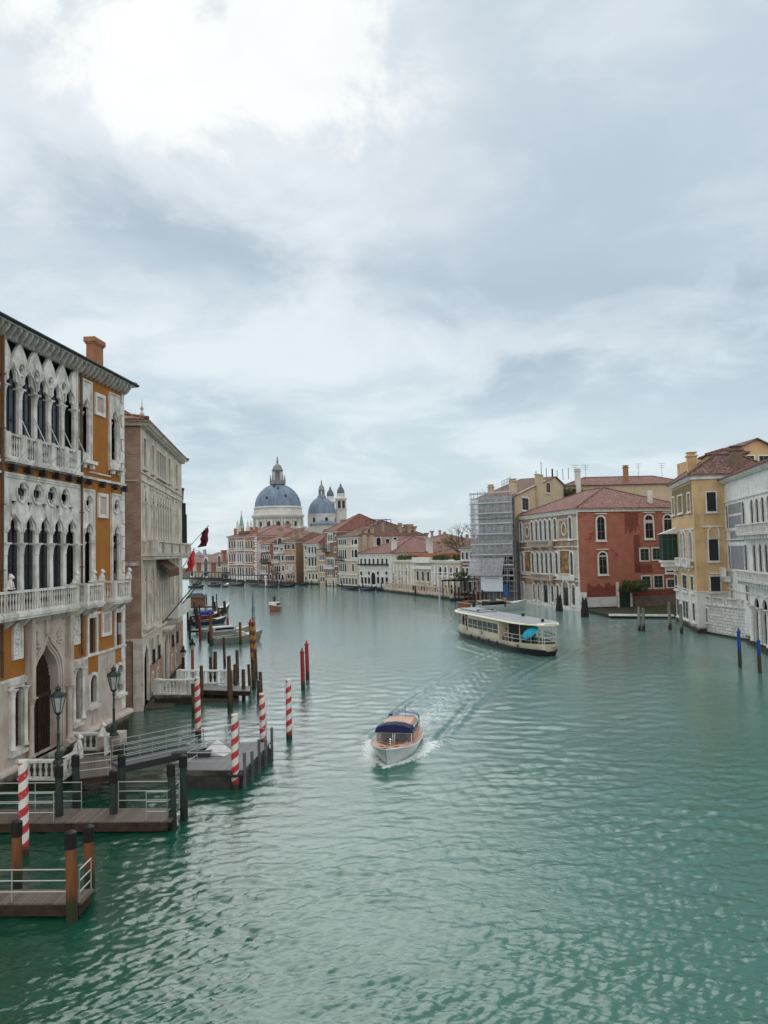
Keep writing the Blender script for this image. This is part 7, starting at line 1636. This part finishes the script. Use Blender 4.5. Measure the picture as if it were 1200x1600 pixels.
# ============================================================ BOATS (bow towards +x in local axes)
def hull_rings(L, bm, fb, bowrise=.35, n=14, stern=.82, draft=.35, flare=.8, fine=1.6, rocker=0.0):
    """station rings from stern (x=0) to bow (x=L): port sheer, port chine, keel, starboard"""
    rs = []
    for i in range(n+1):
        t_ = i/n; x = L*t_
        w = bm/2*(stern+(1-stern)*min(1, t_*2.5))*(1-max(0, (t_-.45)/.55)**fine) if t_ < 1 else 0.012
        w = max(w, .012); sh = fb+bowrise*max(0, (t_-.35)/.65)**1.7+rocker*(2*t_-1)**2; kz = -draft*(1-max(0, (t_-.7)/.3)**2)
        xk = x-(0 if t_ < .7 else L*.10*((t_-.7)/.3)**1.5)
        c = flare*(1-.45*max(0, (t_-.55)/.45))
        rs.append([(x, -w, sh), (x-(x-xk)*.3, -w*(.5+.5*c), sh*.55), (x-(x-xk)*.6, -w*c, .12), (x-(x-xk)*.85, -w*c*.72, kz*.7), (xk, 0, kz), (x-(x-xk)*.85, w*c*.72, kz*.7), (x-(x-xk)*.6, w*c, .12), (x-(x-xk)*.3, w*(.5+.5*c), sh*.55), (x, w, sh)])
    return rs
def hull(e, rs, m_, trim=None, name='hull'):
    f = MB(); f.loft(rs, 0, True, False, False); f.add(rs[0], [tuple(range(9))])
    o = f.build(name, m_, e)
    if trim:
        g_ = MB(); g_.tube([r[0] for r in rs], .04, 5); g_.tube([r[8] for r in rs], .04, 5); g_.build('gunwale', trim, o)
    return o
def deck(e, rs, i0, i1, m_, dz=0, crown=.05, name='deck', inset=0.0):
    rr_ = []
    for r in rs[i0:i1+1]:
        w = max(.01, abs(r[0][1])-inset); rr_.append([(r[0][0], -w, r[0][2]+dz), (r[0][0], -w*.5, r[0][2]+dz+crown*.75*min(1, w)), (r[0][0], 0, r[0][2]+dz+crown*min(1, w)), (r[0][0], w*.5, r[0][2]+dz+crown*.75*min(1, w)), (r[0][0], w, r[0][2]+dz)])
    return MB().loft(rr_, 0, True, False, False).build(name, m_, e)
def place(name, a, b_, label, cat='boat', group=None):
    """a stern point, b bow point on the water"""
    d_ = b_-a; return empty(name, (a.x, a.y, 0), math.atan2(d_.y, d_.x), label, cat, group), Vector((d_.x, d_.y, 0)).length
# ---- people: one continuous skinned body each, hair and clothing coloured by region
skin = mat('skin', (.50, .30, .22), rough=.6); hairm = mat('dark_hair', (.02, .015, .012))
def person(loc, rz, pose, top_m, leg_m, label, sc=1.0, arm='down'):
    sit = pose == 'sit'; hip = .5 if sit else .93
    v = {'pel': (0, 0, hip), 'wst': (0, -.01, hip+.2), 'cst': (0, 0, hip+.42), 'nek': (0, .01, hip+.58), 'hed': (0, -.02, hip+.66), 'top': (0, -.02, hip+.82)}
    R_ = {'pel': .15, 'wst': .13, 'cst': .16, 'nek': .06, 'hed': .095, 'top': .085}; E_ = [('pel', 'wst'), ('wst', 'cst'), ('cst', 'nek'), ('nek', 'hed'), ('hed', 'top')]
    for s_, n_ in ((-1, 'l'), (1, 'r')):
        v['sh'+n_] = (s_*.19, 0, hip+.49); R_['sh'+n_] = .07
        el, wr_, hn = {'down': ((.25, .02, hip+.2), (.24, -.12, hip+.0), (.23, -.17, hip-.07)), 'fwd': ((.24, -.12, hip+.28), (.14, -.36, hip+.3), (.12, -.43, hip+.31)), 'up': ((.26, -.1, hip+.25), (.1, -.28, hip+.42), (.08, -.31, hip+.5))}[arm]
        for k, q, r in (('el', el, .05), ('wr', wr_, .036), ('hn', hn, .042)): v[k+n_] = (s_*q[0], q[1], q[2]); R_[k+n_] = r
        if sit: lg = ((.1, -.42, hip), (.1, -.44, .08), (.1, -.56, .04))
        else: lg = ((.1, -.02, .5), (.11, .02, .09), (.11, -.12, .04))
        v['th'+n_] = (s_*.09, 0, hip-.05); R_['th'+n_] = .1
        for k, q, r in (('kn', lg[0], .068), ('an', lg[1], .05), ('ft', lg[2], .045)): v[k+n_] = (s_*q[0], q[1], q[2]); R_[k+n_] = r
        E_ += [('cst', 'sh'+n_), ('sh'+n_, 'el'+n_), ('el'+n_, 'wr'+n_), ('wr'+n_, 'hn'+n_), ('pel', 'th'+n_), ('th'+n_, 'kn'+n_), ('kn'+n_, 'an'+n_), ('an'+n_, 'ft'+n_)]
    ks = list(v); me = bpy.data.meshes.new('person'); me.from_pydata([v[k] for k in ks], [(ks.index(a), ks.index(b_)) for a, b_ in E_], [])
    o = bpy.data.objects.new('person', me); COL.objects.link(o)
    sk = o.modifiers.new('s', 'SKIN'); me.skin_vertices[0].data[0].use_root = True
    for i, k in enumerate(ks): me.skin_vertices[0].data[i].radius = (R_[k], R_[k]*(.75 if k in ('cst', 'wst', 'pel') else 1))
    ss = o.modifiers.new('u', 'SUBSURF'); ss.levels = 1; ss.render_levels = 1
    dg = bpy.context.evaluated_depsgraph_get(); nm = bpy.data.meshes.new_from_object(o.evaluated_get(dg)); o.modifiers.clear(); o.data = nm
    nm.materials.clear()
    for q in (top_m, leg_m, skin): nm.materials.append(q)
    for p_ in nm.polygons:
        c = p_.center; p_.use_smooth = True
        hand = any((Vector(v['hn'+n_])-c).length < .075 for n_ in 'lr')
        p_.material_index = 2 if (c.z > hip+.55 or hand) else (0 if c.z > hip-.02 and c.y > -.5 and not (sit and c.y < -.2 and c.z < hip+.12) else 1)
    o.location = loc; o.rotation_euler = (0, 0, rz); o.scale = (sc, sc, sc); tag(o, label, 'person')
    hp_ = v['hed']; MB().loft([[(hp_[0]+r*math.cos(a), hp_[1]+.02+r*math.sin(a)*1.05, z) for a in [i*math.pi/5 for i in range(10)]] for r, z in ((.098, hip+.70), (.112, hip+.77), (.1, hip+.85), (.05, hip+.9))], 0, True, True).build('hair', hairm, o)
    return o
# ---- near water taxi
e, L = place('water_taxi', TAXI_S, TAXI_B, 'white hulled water taxi with varnished deck and navy canopy, coming towards the bridge'); L = (L+.5)/.76; e.scale = (.76, 1, .86)
white_h = mat('white_hull_paint', (.52, .56, .57), (.46, .50, .51), 1.5, .25, spec=.6, coat=.3); maho = mat('varnished_mahogany', (.30, .11, .05), (.22, .075, .032), 3, .25, stretch=(.3, 3, 1), coat=.5)
teak = mat('pale_teak', (.50, .30, .20), (.42, .24, .155), 3, .4, stretch=(.3, 4, 1)); navy = mat('navy_canvas', (.012, .018, .065), (.018, .026, .085), 3, .7); bluec = mat('blue_canvas', (.10, .14, .25), (.12, .17, .29), 3, .7); chrome = mat('chrome', (.6, .6, .6), rough=.15, metal=1)
rs = hull_rings(L, 2.5, .72, .34, 18, fine=3.0, draft=.35); h_ = hull(e, rs, white_h, white_h)
MB().loft([[(p[0], p[1]*1.01, p[2]-.04) for p in (r[2], r[3])] for r in rs[:-1]], 0, True, False, False).build('boot_stripe', mat('cream_stripe', (.5, .48, .38)), h_); 
deck(e, rs, 12, 18, maho, .012, .10, 'foredeck'); deck(e, rs, 0, 12, teak, -.012, .02, 'side_deck')
fd = deck(e, rs, 12, 18, teak, .024, .10, 'deck_border', .0) if False else None
# pale border on the foredeck
g_ = MB(); pts_l = [Vector(r[0])+Vector((0, .14, .035)) for r in rs[12:18]]; pts_r = [Vector(r[8])+Vector((0, -.14, .035)) for r in rs[12:18]]
for a_, b_ in ((pts_l, 1), (pts_r, -1)):
    vs = []
    for i, p_ in enumerate(a_): k = .26+.32*max(0, (i-1)/4); w_ = abs(p_.y); vs += [p_+Vector((0, -b_*.13, -.012)), Vector((p_.x, p_.y+b_*min(k, w_), p_.z+.062*min(1, w_+.3)))]
    g_.add(vs, [(2*i, 2*i+1, 2*i+3, 2*i+2) for i in range(len(a_)-1)])
g_.build('deck_border', teak, e)
x0 = L*.16; x1 = L*.62
cab = MB(); prof = lambda x, w, h: [(x, -w, .70), (x, -w*.97, .70+h*.75), (x, -w*.82, .70+h*.93), (x, 0, .70+h), (x, w*.82, .70+h*.93), (x, w*.97, .70+h*.75), (x, w, .70)]
cab.loft([prof(x0, .82, 1.0), prof(x0+.9, .86, 1.05), prof(x1-1.35, .88, 1.02), prof(x1-1.3, .88, 1.02)], 0, True, False, True); cab.build('cabin', mat('cabin_maple', (.50, .31, .215), (.43, .26, .18), 2, .4), e)
# side windows along the cabin
wv = MB(); sf = MB()
for s_ in (-1, 1):
    for k in range(3): xx = x0+.35+k*.78; wv.box(xx, s_*.872-.008, 1.02, xx+.62, s_*.872+.008, 1.42); sf.box(xx-.05, s_*.862-.012, .98, xx+.67, s_*.862+.006*s_+.008, 1.46)
wv.build('cabin_window', dark_glass, e); sf.build('window_frame', white_h, e)
# windscreen and navy hood
ws = x1+.25; wsx = lambda z: ws-(z-.78)*.28
f = MB()
def bar(y0_, z0_, y1_, z1_, r=.022): f.tube([(wsx(z0_), y0_, z0_), (wsx(z1_), y1_, z1_)], r, 5)
for y0_, y1_ in ((-.92, -.05), (.05, .92)):
    bar(y0_, .86, y1_, .86); bar(y0_, 1.36, y1_, 1.36); bar(y0_, .86, y0_, 1.36); bar(y1_, .86, y1_, 1.36)
f.build('windscreen_frame', white_h, e)
MB().add([(wsx(.86)-.01, -.92, .86), (wsx(.86)-.01, .92, .86), (wsx(1.36)-.01, .92, 1.36), (wsx(1.36)-.01, -.92, 1.36)], [(0, 1, 2, 3)]).build('windscreen', glassmat('windscreen_glass', (.03, .035, .045), .05), e); MATS['windscreen_glass'].node_tree.nodes['Principled BSDF'].inputs['Alpha'].default_value = .7
f = MB()
for s_ in (-.45, .45): f.tube([(wsx(.88)+.03, s_, .88), (wsx(1.15)+.03, s_+.28, 1.12)], .012, 4)
f.build('wiper', iron, e)
MB().box(ws-.05, -.98, .74, ws+.12, .98, .84).build('cowl', maho, e)
rg = []
for k in range(6):
    t_ = k/5; x = x1-1.3+(wsx(1.4)+.12-(x1-1.3))*t_; hh = 1.02+.16*math.sin(t_*2.4); w = .90+.08*t_
    rg.append([(x, -w, .70+hh*.62), (x, -w*.93, .70+hh*.86), (x, -w*.5, .70+hh*1.0), (x, 0, .70+hh*1.05), (x, w*.5, .70+hh*1.0), (x, w*.93, .70+hh*.86), (x, w, .70+hh*.62)])
MB().loft(rg, 0, True, False, True).build('front_hood', navy, e)
rg = [[(x, -w, z-.28), (x, -w*.9, z-.05), (x, 0, z+.05), (x, w*.9, z-.05), (x, w, z-.28)] for x, w, z in ((.15, .78, 1.62), (.6, .84, 1.78), (1.35, .86, 1.80))]
MB().loft(rg, 0, True, False, False).build('rear_hood', bluec, e); f = MB()
for s_ in (-1, 1): f.tube([(.2, s_*.8, .7), (.2, s_*.78, 1.4)], .02, 5); f.tube([(1.2, s_*.84, .7), (1.2, s_*.84, 1.55)], .02, 5)
f.build('hood_frame', steel, e)
MB().tube([(1.9, .2, 1.7), (1.85, .2, 2.35)], .012, 4).build('antenna', iron, e)
f = MB(); xb = L*.80; f.lathe(xb, 0, [(.09, .95), (.09, 1.02), (.04, 1.05), (.05, 1.2), (.02, 1.25)], 8); f.sphere((xb+.02, 0, 1.27), .085, 8, 6); f.box(xb+.3, -.05, 1.0, xb+.75, .05, 1.09); f.tube([(L*.92, 0, 1.02), (L*.92, 0, 1.3)], .015, 5)
f.build('bow_fittings', chrome, e)
f = MB()
for k, xx in enumerate((1.6, 3.2)): f.tube([(xx, -1.1, .55), (xx+.15, -1.16, .15)], .07, 8)
f.build('fender', dark_pile, e)
dp = e.matrix_world
def on(e, x, y, z):
    a = e.rotation_euler.z; return (e.location.x+x*math.cos(a)-y*math.sin(a), e.location.y+x*math.sin(a)+y*math.cos(a), z)
person(on(e, (x1-.45)*.76, .35, .22), e.rotation_euler.z+math.pi/2, 'sit', mat('dark_jacket', (.02, .025, .04)), mat('dark_trousers', (.02, .02, .022)), 'taxi driver in a dark jacket seated behind the windscreen', .8, 'fwd')
# ---- vaporetto
va, vb = W(733, 992), W(857, 1025)
e, L0 = place('water_bus', va, vb, 'cream public water bus with grey roof crossing the canal towards the right'); L = L0+2.2
vb_c = mat('cream_boat_paint', (.70, .64, .50), (.62, .56, .43), 1.2, .45); roofg = mat('grey_roof_paint', (.30, .33, .36), (.24, .27, .30), .8, .35); blk = mat('black_hull_paint', (.015, .018, .018), rough=.4)
def vring(x, w, z0, z1): return [(x, -w, z1), (x, -w, z0), (x, w, z0), (x, w, z1)]
e.location = on(e, -1.6, 0, 0)
def beam(t_): return 2.05*(1-max(0, (abs(t_-.5)-.26)/.24)**2.2*.72)
nS = 28; rs = []; low = []
for i in range(nS+1):
    t_ = i/nS; w = beam(t_); sh = 1.0+.22*(2*t_-1)**2; x = L*t_; xk = x+(.5 if t_ < .5 else -.5)*abs(2*t_-1)**6
    rs.append([(x, -w, sh), (x, -w*.98, .62), (xk, -w*.93, .42)]+[(xk, w*.93, .42), (x, w*.98, .62), (x, w, sh)]); low.append([(x, -w*1.02, .44), (xk, -w*.88, -.5), (xk, w*.88, -.5), (x, w*1.02, .44)])
f = MB(); f.loft(rs, 0, True, False, False); f.add(rs[0], [(0, 1, 2, 3, 4, 5)]).add(rs[-1], [(0, 1, 2, 3, 4, 5)]); hl = f.build('hull', vb_c, e); MB().loft(low, 0, True, False, True).build('lower_hull', blk, hl)
MB().tube([(r[0][0], r[0][1]*1.01, .56) for r in rs], .09, 6).tube([(r[0][0], -r[0][1]*1.01, .56) for r in rs], .09, 6).build('rubbing_strake', blk, hl)
MB().loft([[(r[0][0], -abs(r[0][1])+.03, .85), (r[0][0], abs(r[0][1])-.03, .85)] for r in rs], 0, False, False, False).build('deck', mat('deck_brown', (.10, .075, .06)), e)
ca, cb2 = L*.27, L*.665
f = MB(); wz0, wz1 = 1.55, 2.55; nW = 6; ww = (cb2-ca-.5)/nW
for s_ in (-1, 1):
    def by(x): return beam(x/L)*.985*s_
    f.panel([(ca, .9), (cb2, .9), (cb2, 2.95), (ca, 2.95)], [rect(ca+.3+k*ww, wz0, ca+.3+k*ww+ww-.17, wz1) for k in range(nW)], s_*2.0, 0)
for x in (ca, cb2):
    for y0_, y1_ in ((-2.0, -.5), (.5, 2.0)): f.box(x-.03, y0_, .9, x+.03, y1_, 2.95)
    f.box(x-.03, -.5, 2.6, x+.03, .5, 2.95)
cabn = f.build('cabin', vb_c, e)
for s_ in (-1, 1):
    for k in range(nW):
        x = ca+.3+k*ww; g_ = MB(); g_.box(x, s_*2.0-.02, wz0, x+ww-.17, s_*2.0+.0, wz1).box(x, s_*2.0-.035, wz0+.32, x+ww-.17, s_*2.0+.012, wz0+.37, 1); g_.build('cabin_window', [mat('saloon_glass', (.018, .022, .028), rough=.1, spec=.5), vb_c], cabn)
# roof
rf = []
for i in range(29):
    t_ = i/28; x = -.25+(L+.3)*t_; w = 2.3*(1-max(0, (abs(t_-.5)-.3)/.2)**2.3*.62); rf.append([(x, -w, 2.98), (x, -w*.97, 3.08), (x, -w*.6, 3.17), (x, 0, 3.2), (x, w*.6, 3.17), (x, w*.97, 3.08), (x, w, 2.98)])
MB().loft([[p for p in r]+[(r[0][0], 0, 2.94)] for r in rf], 0, True, True, True).build('roof', vb_c, e)
MB().loft([[(r[1][0], r[1][1]*.86, r[1][2]+.065), (r[3][0], 0, r[3][2]+.03), (r[5][0], r[5][1]*.86, r[5][2]+.065)] for r in rf[1:-1]], 0, True, False, False).build('roof_covering', roofg, e)
MB().box(L*.06, -1.1, 3.2, L*.34, 1.1, 3.36).build('roof_hatch', roofg, e)
f = MB()
for x, y in ((L*.3, -.9), (L*.3, .9), (L*.62, 1.3), (L*.93, 0)): f.box(x-.12, y-.12, 3.15, x+.12, y+.12, 3.5)
f.tube([(L*.3, -.9, 3.45), (L*.3, .9, 3.45)], .04, 5); f.build('roof_fittings', iron, e)
# open ends: posts, rails, doors
f = MB()
for t_ in (.03, .14, .985, .86, .76):
    for s_ in (-1, 1): x = L*t_; f.tube([(x, s_*beam(t_)*.95, 1.0), (x, s_*beam(t_)*.95, 3.0)], .045, 5)
f.build('roof_post', vb_c, e)
f = MB()
for zz_ in (1.45, 1.85):
    for s_ in (-1, 1): f.tube([(L*t_, s_*beam(t_)*.97, zz_) for t_ in (.72, .80, .87, .93, .97, .995)], .035, 5)
    f.tube([(L*.995, -beam(.995)*.97, zz_), (L*.995, beam(.995)*.97, zz_)], .035, 5)
for t_ in (.72, .80, .87, .93, .97, .995):
    for s_ in (-1, 1): f.tube([(L*t_, s_*beam(t_)*.97, 1.1), (L*t_, s_*beam(t_)*.97, 1.86)], .035, 5)
f.build('bow_rail', mat('white_rail', (.55, .56, .55), rough=.4), e)
MB().loft([[(L*t_, -beam(t_)*.99, 1.1), (L*t_, -beam(t_)*.99, 1.62)] for t_ in (.0, .05, .1, .15, .2, .26)], 0, True, False, False).loft([[(L*t_, beam(t_)*.99, 1.1), (L*t_, beam(t_)*.99, 1.62)] for t_ in (.0, .05, .1, .15, .2, .26)], 0, True, False, False).build('bulwark', vb_c, e)
MB().box(cb2+.3, -1.1, .85, cb2+.36, 1.1, 2.9).build('partition', mat('cabin_interior', (.12, .12, .11)), e); MB().box(L*.80, -.5, .85, L*.82, .5, 2.6).build('partition', mat('cabin_interior', (.12, .12, .11)), e)
MB().box(L*.74, -.5, .85, L*.78, .6, 1.5).box(L*.12, -.9, .85, L*.24, .9, 1.55).build('bench', mat('dark_bench', (.03, .035, .04)), e)
def text(s_, size, par, loc, rot, m_):
    cu = bpy.data.curves.new('t', 'FONT'); cu.body = s_; cu.size = size; cu.extrude = .006; cu.align_x = 'CENTER'; o = bpy.data.objects.new('t', cu); COL.objects.link(o)
    bpy.context.view_layer.update(); me = bpy.data.meshes.new_from_object(o.evaluated_get(bpy.context.evaluated_depsgraph_get())); bpy.data.objects.remove(o)
    me.materials.clear(); me.materials.append(m_); q = obj('lettering', me, par, loc); q.rotation_euler = rot; return q
# hull number near the bow and the operator mark amidships, on the side that faces the bridge (local -y)
tb = .845; sl = math.atan2(-(beam(.87)-beam(.82)), .05*L)
text('VE 8963', .42, hl, (L*tb, -beam(tb)-.03, .66), (math.pi/2, 0, -sl), blk)
mk = MB(); mk.add([(L*.44, -2.09, 1.28), (L*.44+.26, -2.09, 1.28), (L*.44+.13, -2.09, 1.5)], [(0, 1, 2)]).add([(L*.44, -2.09, 1.12), (L*.44+.26, -2.09, 1.12), (L*.44+.13, -2.09, .90)], [(0, 1, 2)])
mk.ring([(L*.44+.55+.16*math.cos(i*.52), 1.25+.16*math.sin(i*.52)) for i in range(12)], [(L*.44+.55+.10*math.cos(i*.52), 1.25+.10*math.sin(i*.52)) for i in range(12)], -2.09, -2.06); mk.build('side_mark', blk, hl)
f = MB()
for t_ in (.33, .43, .55, .65): f.tube([(L*t_, -beam(t_)-.06, .75), (L*t_, -beam(t_)-.06, .35)], .09, 6)
f.build('fender', blk, hl)
az = e.rotation_euler.z; dk = mat('dark_jacket', (0, 0, 0)); dt = mat('dark_trousers', (0, 0, 0)); redj = mat('red_jacket', (.55, .04, .04)); orj = mat('orange_jacket', (.60, .13, .07))
person(on(e, L*.15, -1.0, .85), az, 'stand', redj, dt, 'passenger in a red jacket standing at the left end of the water bus', 1, 'fwd')
person(on(e, L*.06, -.6, .85), az-.6, 'stand', dk, dt, 'passenger in dark clothes leftmost on the water bus deck', 1.02)
person(on(e, L*.20, -1.2, .85), az+.4, 'stand', dk, dt, 'passenger in a dark coat beside the red jacket on the water bus', 1.0)
person(on(e, L*.10, .5, .85), az+.4, 'stand', mat('grey_coat', (.10, .10, .12)), dt, 'passenger in a grey coat behind the red jacket on the water bus', 1.0)
person(on(e, L*.70, -1.45, .85), az, 'sit', orj, dt, 'passenger in an orange jacket at the forward door of the water bus', 1, 'down')
person(on(e, L*.89, -.7, .85), az+.2, 'stand', dk, dt, 'passenger holding a bright turquoise umbrella on the fore deck', 1, 'up')
up = on(e, L*.93, -1.35, 2.2); eu = empty('umbrella', up, az, 'open turquoise umbrella leaning over the fore deck rail of the water bus', 'umbrella'); eu.rotation_euler = (math.radians(38), 0, az)
MB().lathe(0, 0, [(.98, 0), (.86, .17), (.6, .31), (.3, .4), (.03, .45)], 10, 0, False).build('canopy', mat('turquoise_fabric', (.02, .38, .52), (.015, .31, .45), 2, .6), eu); MB().tube([(0, 0, .42), (0, 0, -.75)], .015, 5).build('shaft', iron, eu)
# ---- generic boats
def motorboat(a, b_, bm, fb, hm, label, dm_=None, cab_=None, covers=None, group=None, name='motorboat', rise=.4, engine=True, screen=False):
    e, L = place(name, a, b_, label, 'boat', group); rs = hull_rings(L, bm, fb, rise, 14); hull(e, rs, hm, far_white if hm != white_h else None)
    deck(e, rs, 9, 14, dm_ or far_white, -.02, .08, 'foredeck'); deck(e, rs, 0, 9, mat('boat_floor', (.22, .21, .19), (.16, .155, .14), 2), -fb*.35, .0, 'floor', .06)
    if cab_: 
        c0, c1, ch, cm = cab_; MB().loft([[(x, -w, fb*.7), (x, -w*.9, fb+ch), (x, w*.9, fb+ch), (x, w, fb*.7)] for x, w in ((L*c0, bm*.36), (L*(c0+c1)/2, bm*.38), (L*c1, bm*.32))], 0, False, False, True).build('cabin', cm, e)
        MB().box(L*c0+.2, -bm*.39, fb+ch*.35, L*c1-.2, bm*.39, fb+ch*.75).build('cabin_window', dark_glass, e)
    if covers:
        for x, r, m2_ in covers: MB().sphere((L*x, 0, fb+.25), r, 10, 6, sc=(1.3, .8, .8)).build('cover', m2_, e)
    if engine: MB().box(-.35, -.2, .2, .05, .2, fb+.45).lathe(-.2, 0, [(.2, fb+.4), (.24, fb+.6), (.14, fb+.78)], 8).build('outboard', iron, e)
    if screen:
        MB().box(L*.5, -bm*.28, fb-.1, L*.5+.7, bm*.28, fb+.5).build('console', far_white, e); MB().tube([(L*.47, -bm*.3, fb+.4), (L*.52, -bm*.3, fb+1.1), (L*.52, bm*.3, fb+1.1), (L*.47, bm*.3, fb+.4)], .025, 5).tube([(L*.85, -.5, fb+.35), (L*.95, -.3, fb+1.0), (L*.95, .3, fb+1.0), (L*.85, .5, fb+.35)], .02, 5).build('rail', steel, e)
    return e
greyh = mat('grey_green_hull', (.22, .23, .20), (.18, .19, .165), 2, .5)
motorboat(W(330, 1008), W(411, 1001), 2.3, .85, greyh, 'grey motorboat with white foredeck and centre console moored bow outward', screen=True, rise=.55)
motorboat(W(318, 997), W(392, 990), 2.3, .75, mat('beige_hull', (.30, .29, .25), (.25, .24, .21), 2), 'beige boat with a white tent cover behind the grey motorboat', cab_=(.15, .6, .55, cvr), engine=False)
motorboat(W(300, 978), W(354, 973), 2.2, .6, mat('dark_blue_hull', (.012, .03, .05), rough=.3), 'dark blue open boat with pale gunwale', rise=.5)
motorboat(W(308, 969), W(344, 965), 2.3, .75, mat('dark_red_hull', (.16, .025, .03), (.12, .02, .025), 2), 'dark red work boat with two blue engine covers', covers=((.25, .5, mat('blue_cover', (.03, .05, .30))), (.55, .6, mat('blue_cover', (0, 0, 0)))), engine=False)
motorboat(W(320, 962), W(359, 955), 2.0, .6, blk, 'black boat with raised pointed bow behind the red work boat', rise=1.0, engine=False)
for k, (a, b_, lb) in enumerate((((297, 918), (319, 919), 'dark covered gondola moored at the far left end'), ((327, 916), (346, 917), 'gondola with a small canopy left of the pink palace'), ((350, 918), (356, 916), 'small dark skiff before the pink palace left corner'))):
    e = motorboat(W(*a), W(*b_), 2.0, .55, blk, lb, engine=False, rise=.7, cab_=(.3, .7, 1.0, mat('dark_canopy', (0, 0, 0))) if k < 2 else None, name='moored_boat')
motorboat(W(434, 955), W(421, 957), 2.6, 1.0, maho, 'small mahogany water taxi with white cabin roof in mid canal', cab_=(.2, .68, .75, far_white), engine=False, name='distant_water_taxi')
tx = W(429, 955); person((tx.x, tx.y, 1.2), 0, 'stand', dk, dt, 'boatman in dark clothes standing in the small mahogany taxi', 1)
# boats by the scaffolding
e = motorboat(W(742, 957), W(824, 951), 2.8, 1.15, white_h, 'long white motorboat moored in front of the scaffolded palace', cab_=(.2, .52, .5, blk), engine=True, rise=.5)
wp = W(790, 955); person((wp.x, wp.y+.2, .7), .3, 'stand', mat('salmon_top', (.50, .17, .12)), dt, 'man in a salmon red top standing in the long white motorboat', 1)
motorboat(W(741, 951), W(714, 953), 2.6, 1.0, maho, 'brown varnished boat moored left of the long white motorboat', cab_=(.15, .5, .5, maho), engine=False)
motorboat(W(735, 937), W(702, 940), 2.4, .9, far_white, 'white boat with dark red cover under the landing canopy', cab_=(.2, .6, .7, mat('maroon_cover', (.20, .05, .05))), engine=False)
motorboat(W(772, 947), W(745, 947), 2.2, .7, creamr, 'cream dinghy between the mooring poles by the scaffolding', cab_=(.2, .7, .4, cream), engine=False)
motorboat(W(800, 946), W(775, 945), 2.2, .7, mat('yellow_hull', (.45, .36, .15)), 'small yellowish launch under the site banner', engine=False)
# gondolas
gm = mat('gondola_black', (.012, .012, .016), rough=.25)
def gondola(a, b_, label, cov):
    e, L = place('gondola', a, b_, label, 'gondola', 'gondolas moored along the far waterfront'); rs = hull_rings(L, 1.5, .45, .5, 14, stern=.15, rocker=.5, draft=.2); hull(e, rs, gm)
    deck(e, rs, 0, 14, mat('gondola_cover_'+cov[0], cov[1]), .02, .25, 'cover', .05)
    MB().tube([(L-.1, 0, 1.3), (L+.25, 0, 1.9), (L-.15, 0, 2.2)], [.09, .07, .04], 5).build('bow_iron', steel, e); MB().tube([(0, 0, .8), (-.2, 0, 1.6)], [.07, .04], 5).build('stern_post', gm, e)
cvb = ('blue', (.025, .04, .11)); cvk = ('black', (.02, .02, .025))
for k, (a, b_, lb, c_) in enumerate((((357, 915), (383, 916), 'before the left half of the pink palace', cvb), ((386, 915), (404, 917), 'before the right half of the pink palace', cvk), ((402, 917), (436, 919), 'longest, just right of the white channel post', cvb), ((437, 918), (462, 917), 'before the tan house', cvb),
        ((466, 915), (482, 915), 'before the brown flank of the tan house', cvk), ((536, 921), (562, 923), 'before the cream corner palace', cvk), ((563, 923), (588, 924), 'blue covered, before the left half of the white riverside palace', cvb), ((588, 924), (610, 923), 'before the right half of the white riverside palace', cvb))):
    gondola(W(*a), W(*b_), 'dark moored gondola '+lb, c_)
P_((415, 903), (416, 918), .3, mat('white_paint', (0, 0, 0)), 'white channel post with round head before the brick house', None, lambda o, x, y, h, r: MB().sphere((x, y, h+.3), .5, 8, 6).build('finial', far_white, o), 'channel_post')
r_ = random.Random(12)
kk = -1
for k in range(16):
    X = 420+k*11.5+r_.uniform(-3, 3); yb = 914+(X-420)*.045
    if 548 < X < 560: continue
    kk += 1
    P_((X, yb-9-r_.random()*3), (X+.3, yb), .16, dark_pile, 'thin dark pole off the far houses, number %s from the left' % ['one', 'two', 'three', 'four', 'five', 'six', 'seven', 'eight', 'nine', 'ten', 'eleven', 'twelve', 'thirteen', 'fourteen', 'fifteen', 'sixteen'][kk], 'thin poles off the far houses')
# ============================================================ AIR
HZ = bpy.data.materials.new('haze'); HZ.use_nodes = True; tn = HZ.node_tree; tn.nodes.remove(tn.nodes['Principled BSDF'])
pv = tn.nodes.new('ShaderNodeVolumePrincipled'); pv.inputs['Color'].default_value = (.86, .92, 1.0, 1); pv.inputs['Density'].default_value = .00006; pv.inputs['Anisotropy'].default_value = .2
tn.links.new(pv.outputs[0], tn.nodes['Material Output'].inputs['Volume'])
tag(MB().box(-1250, -70, -3, 1250, 1400, 120).build('haze', HZ), kind='stuff')
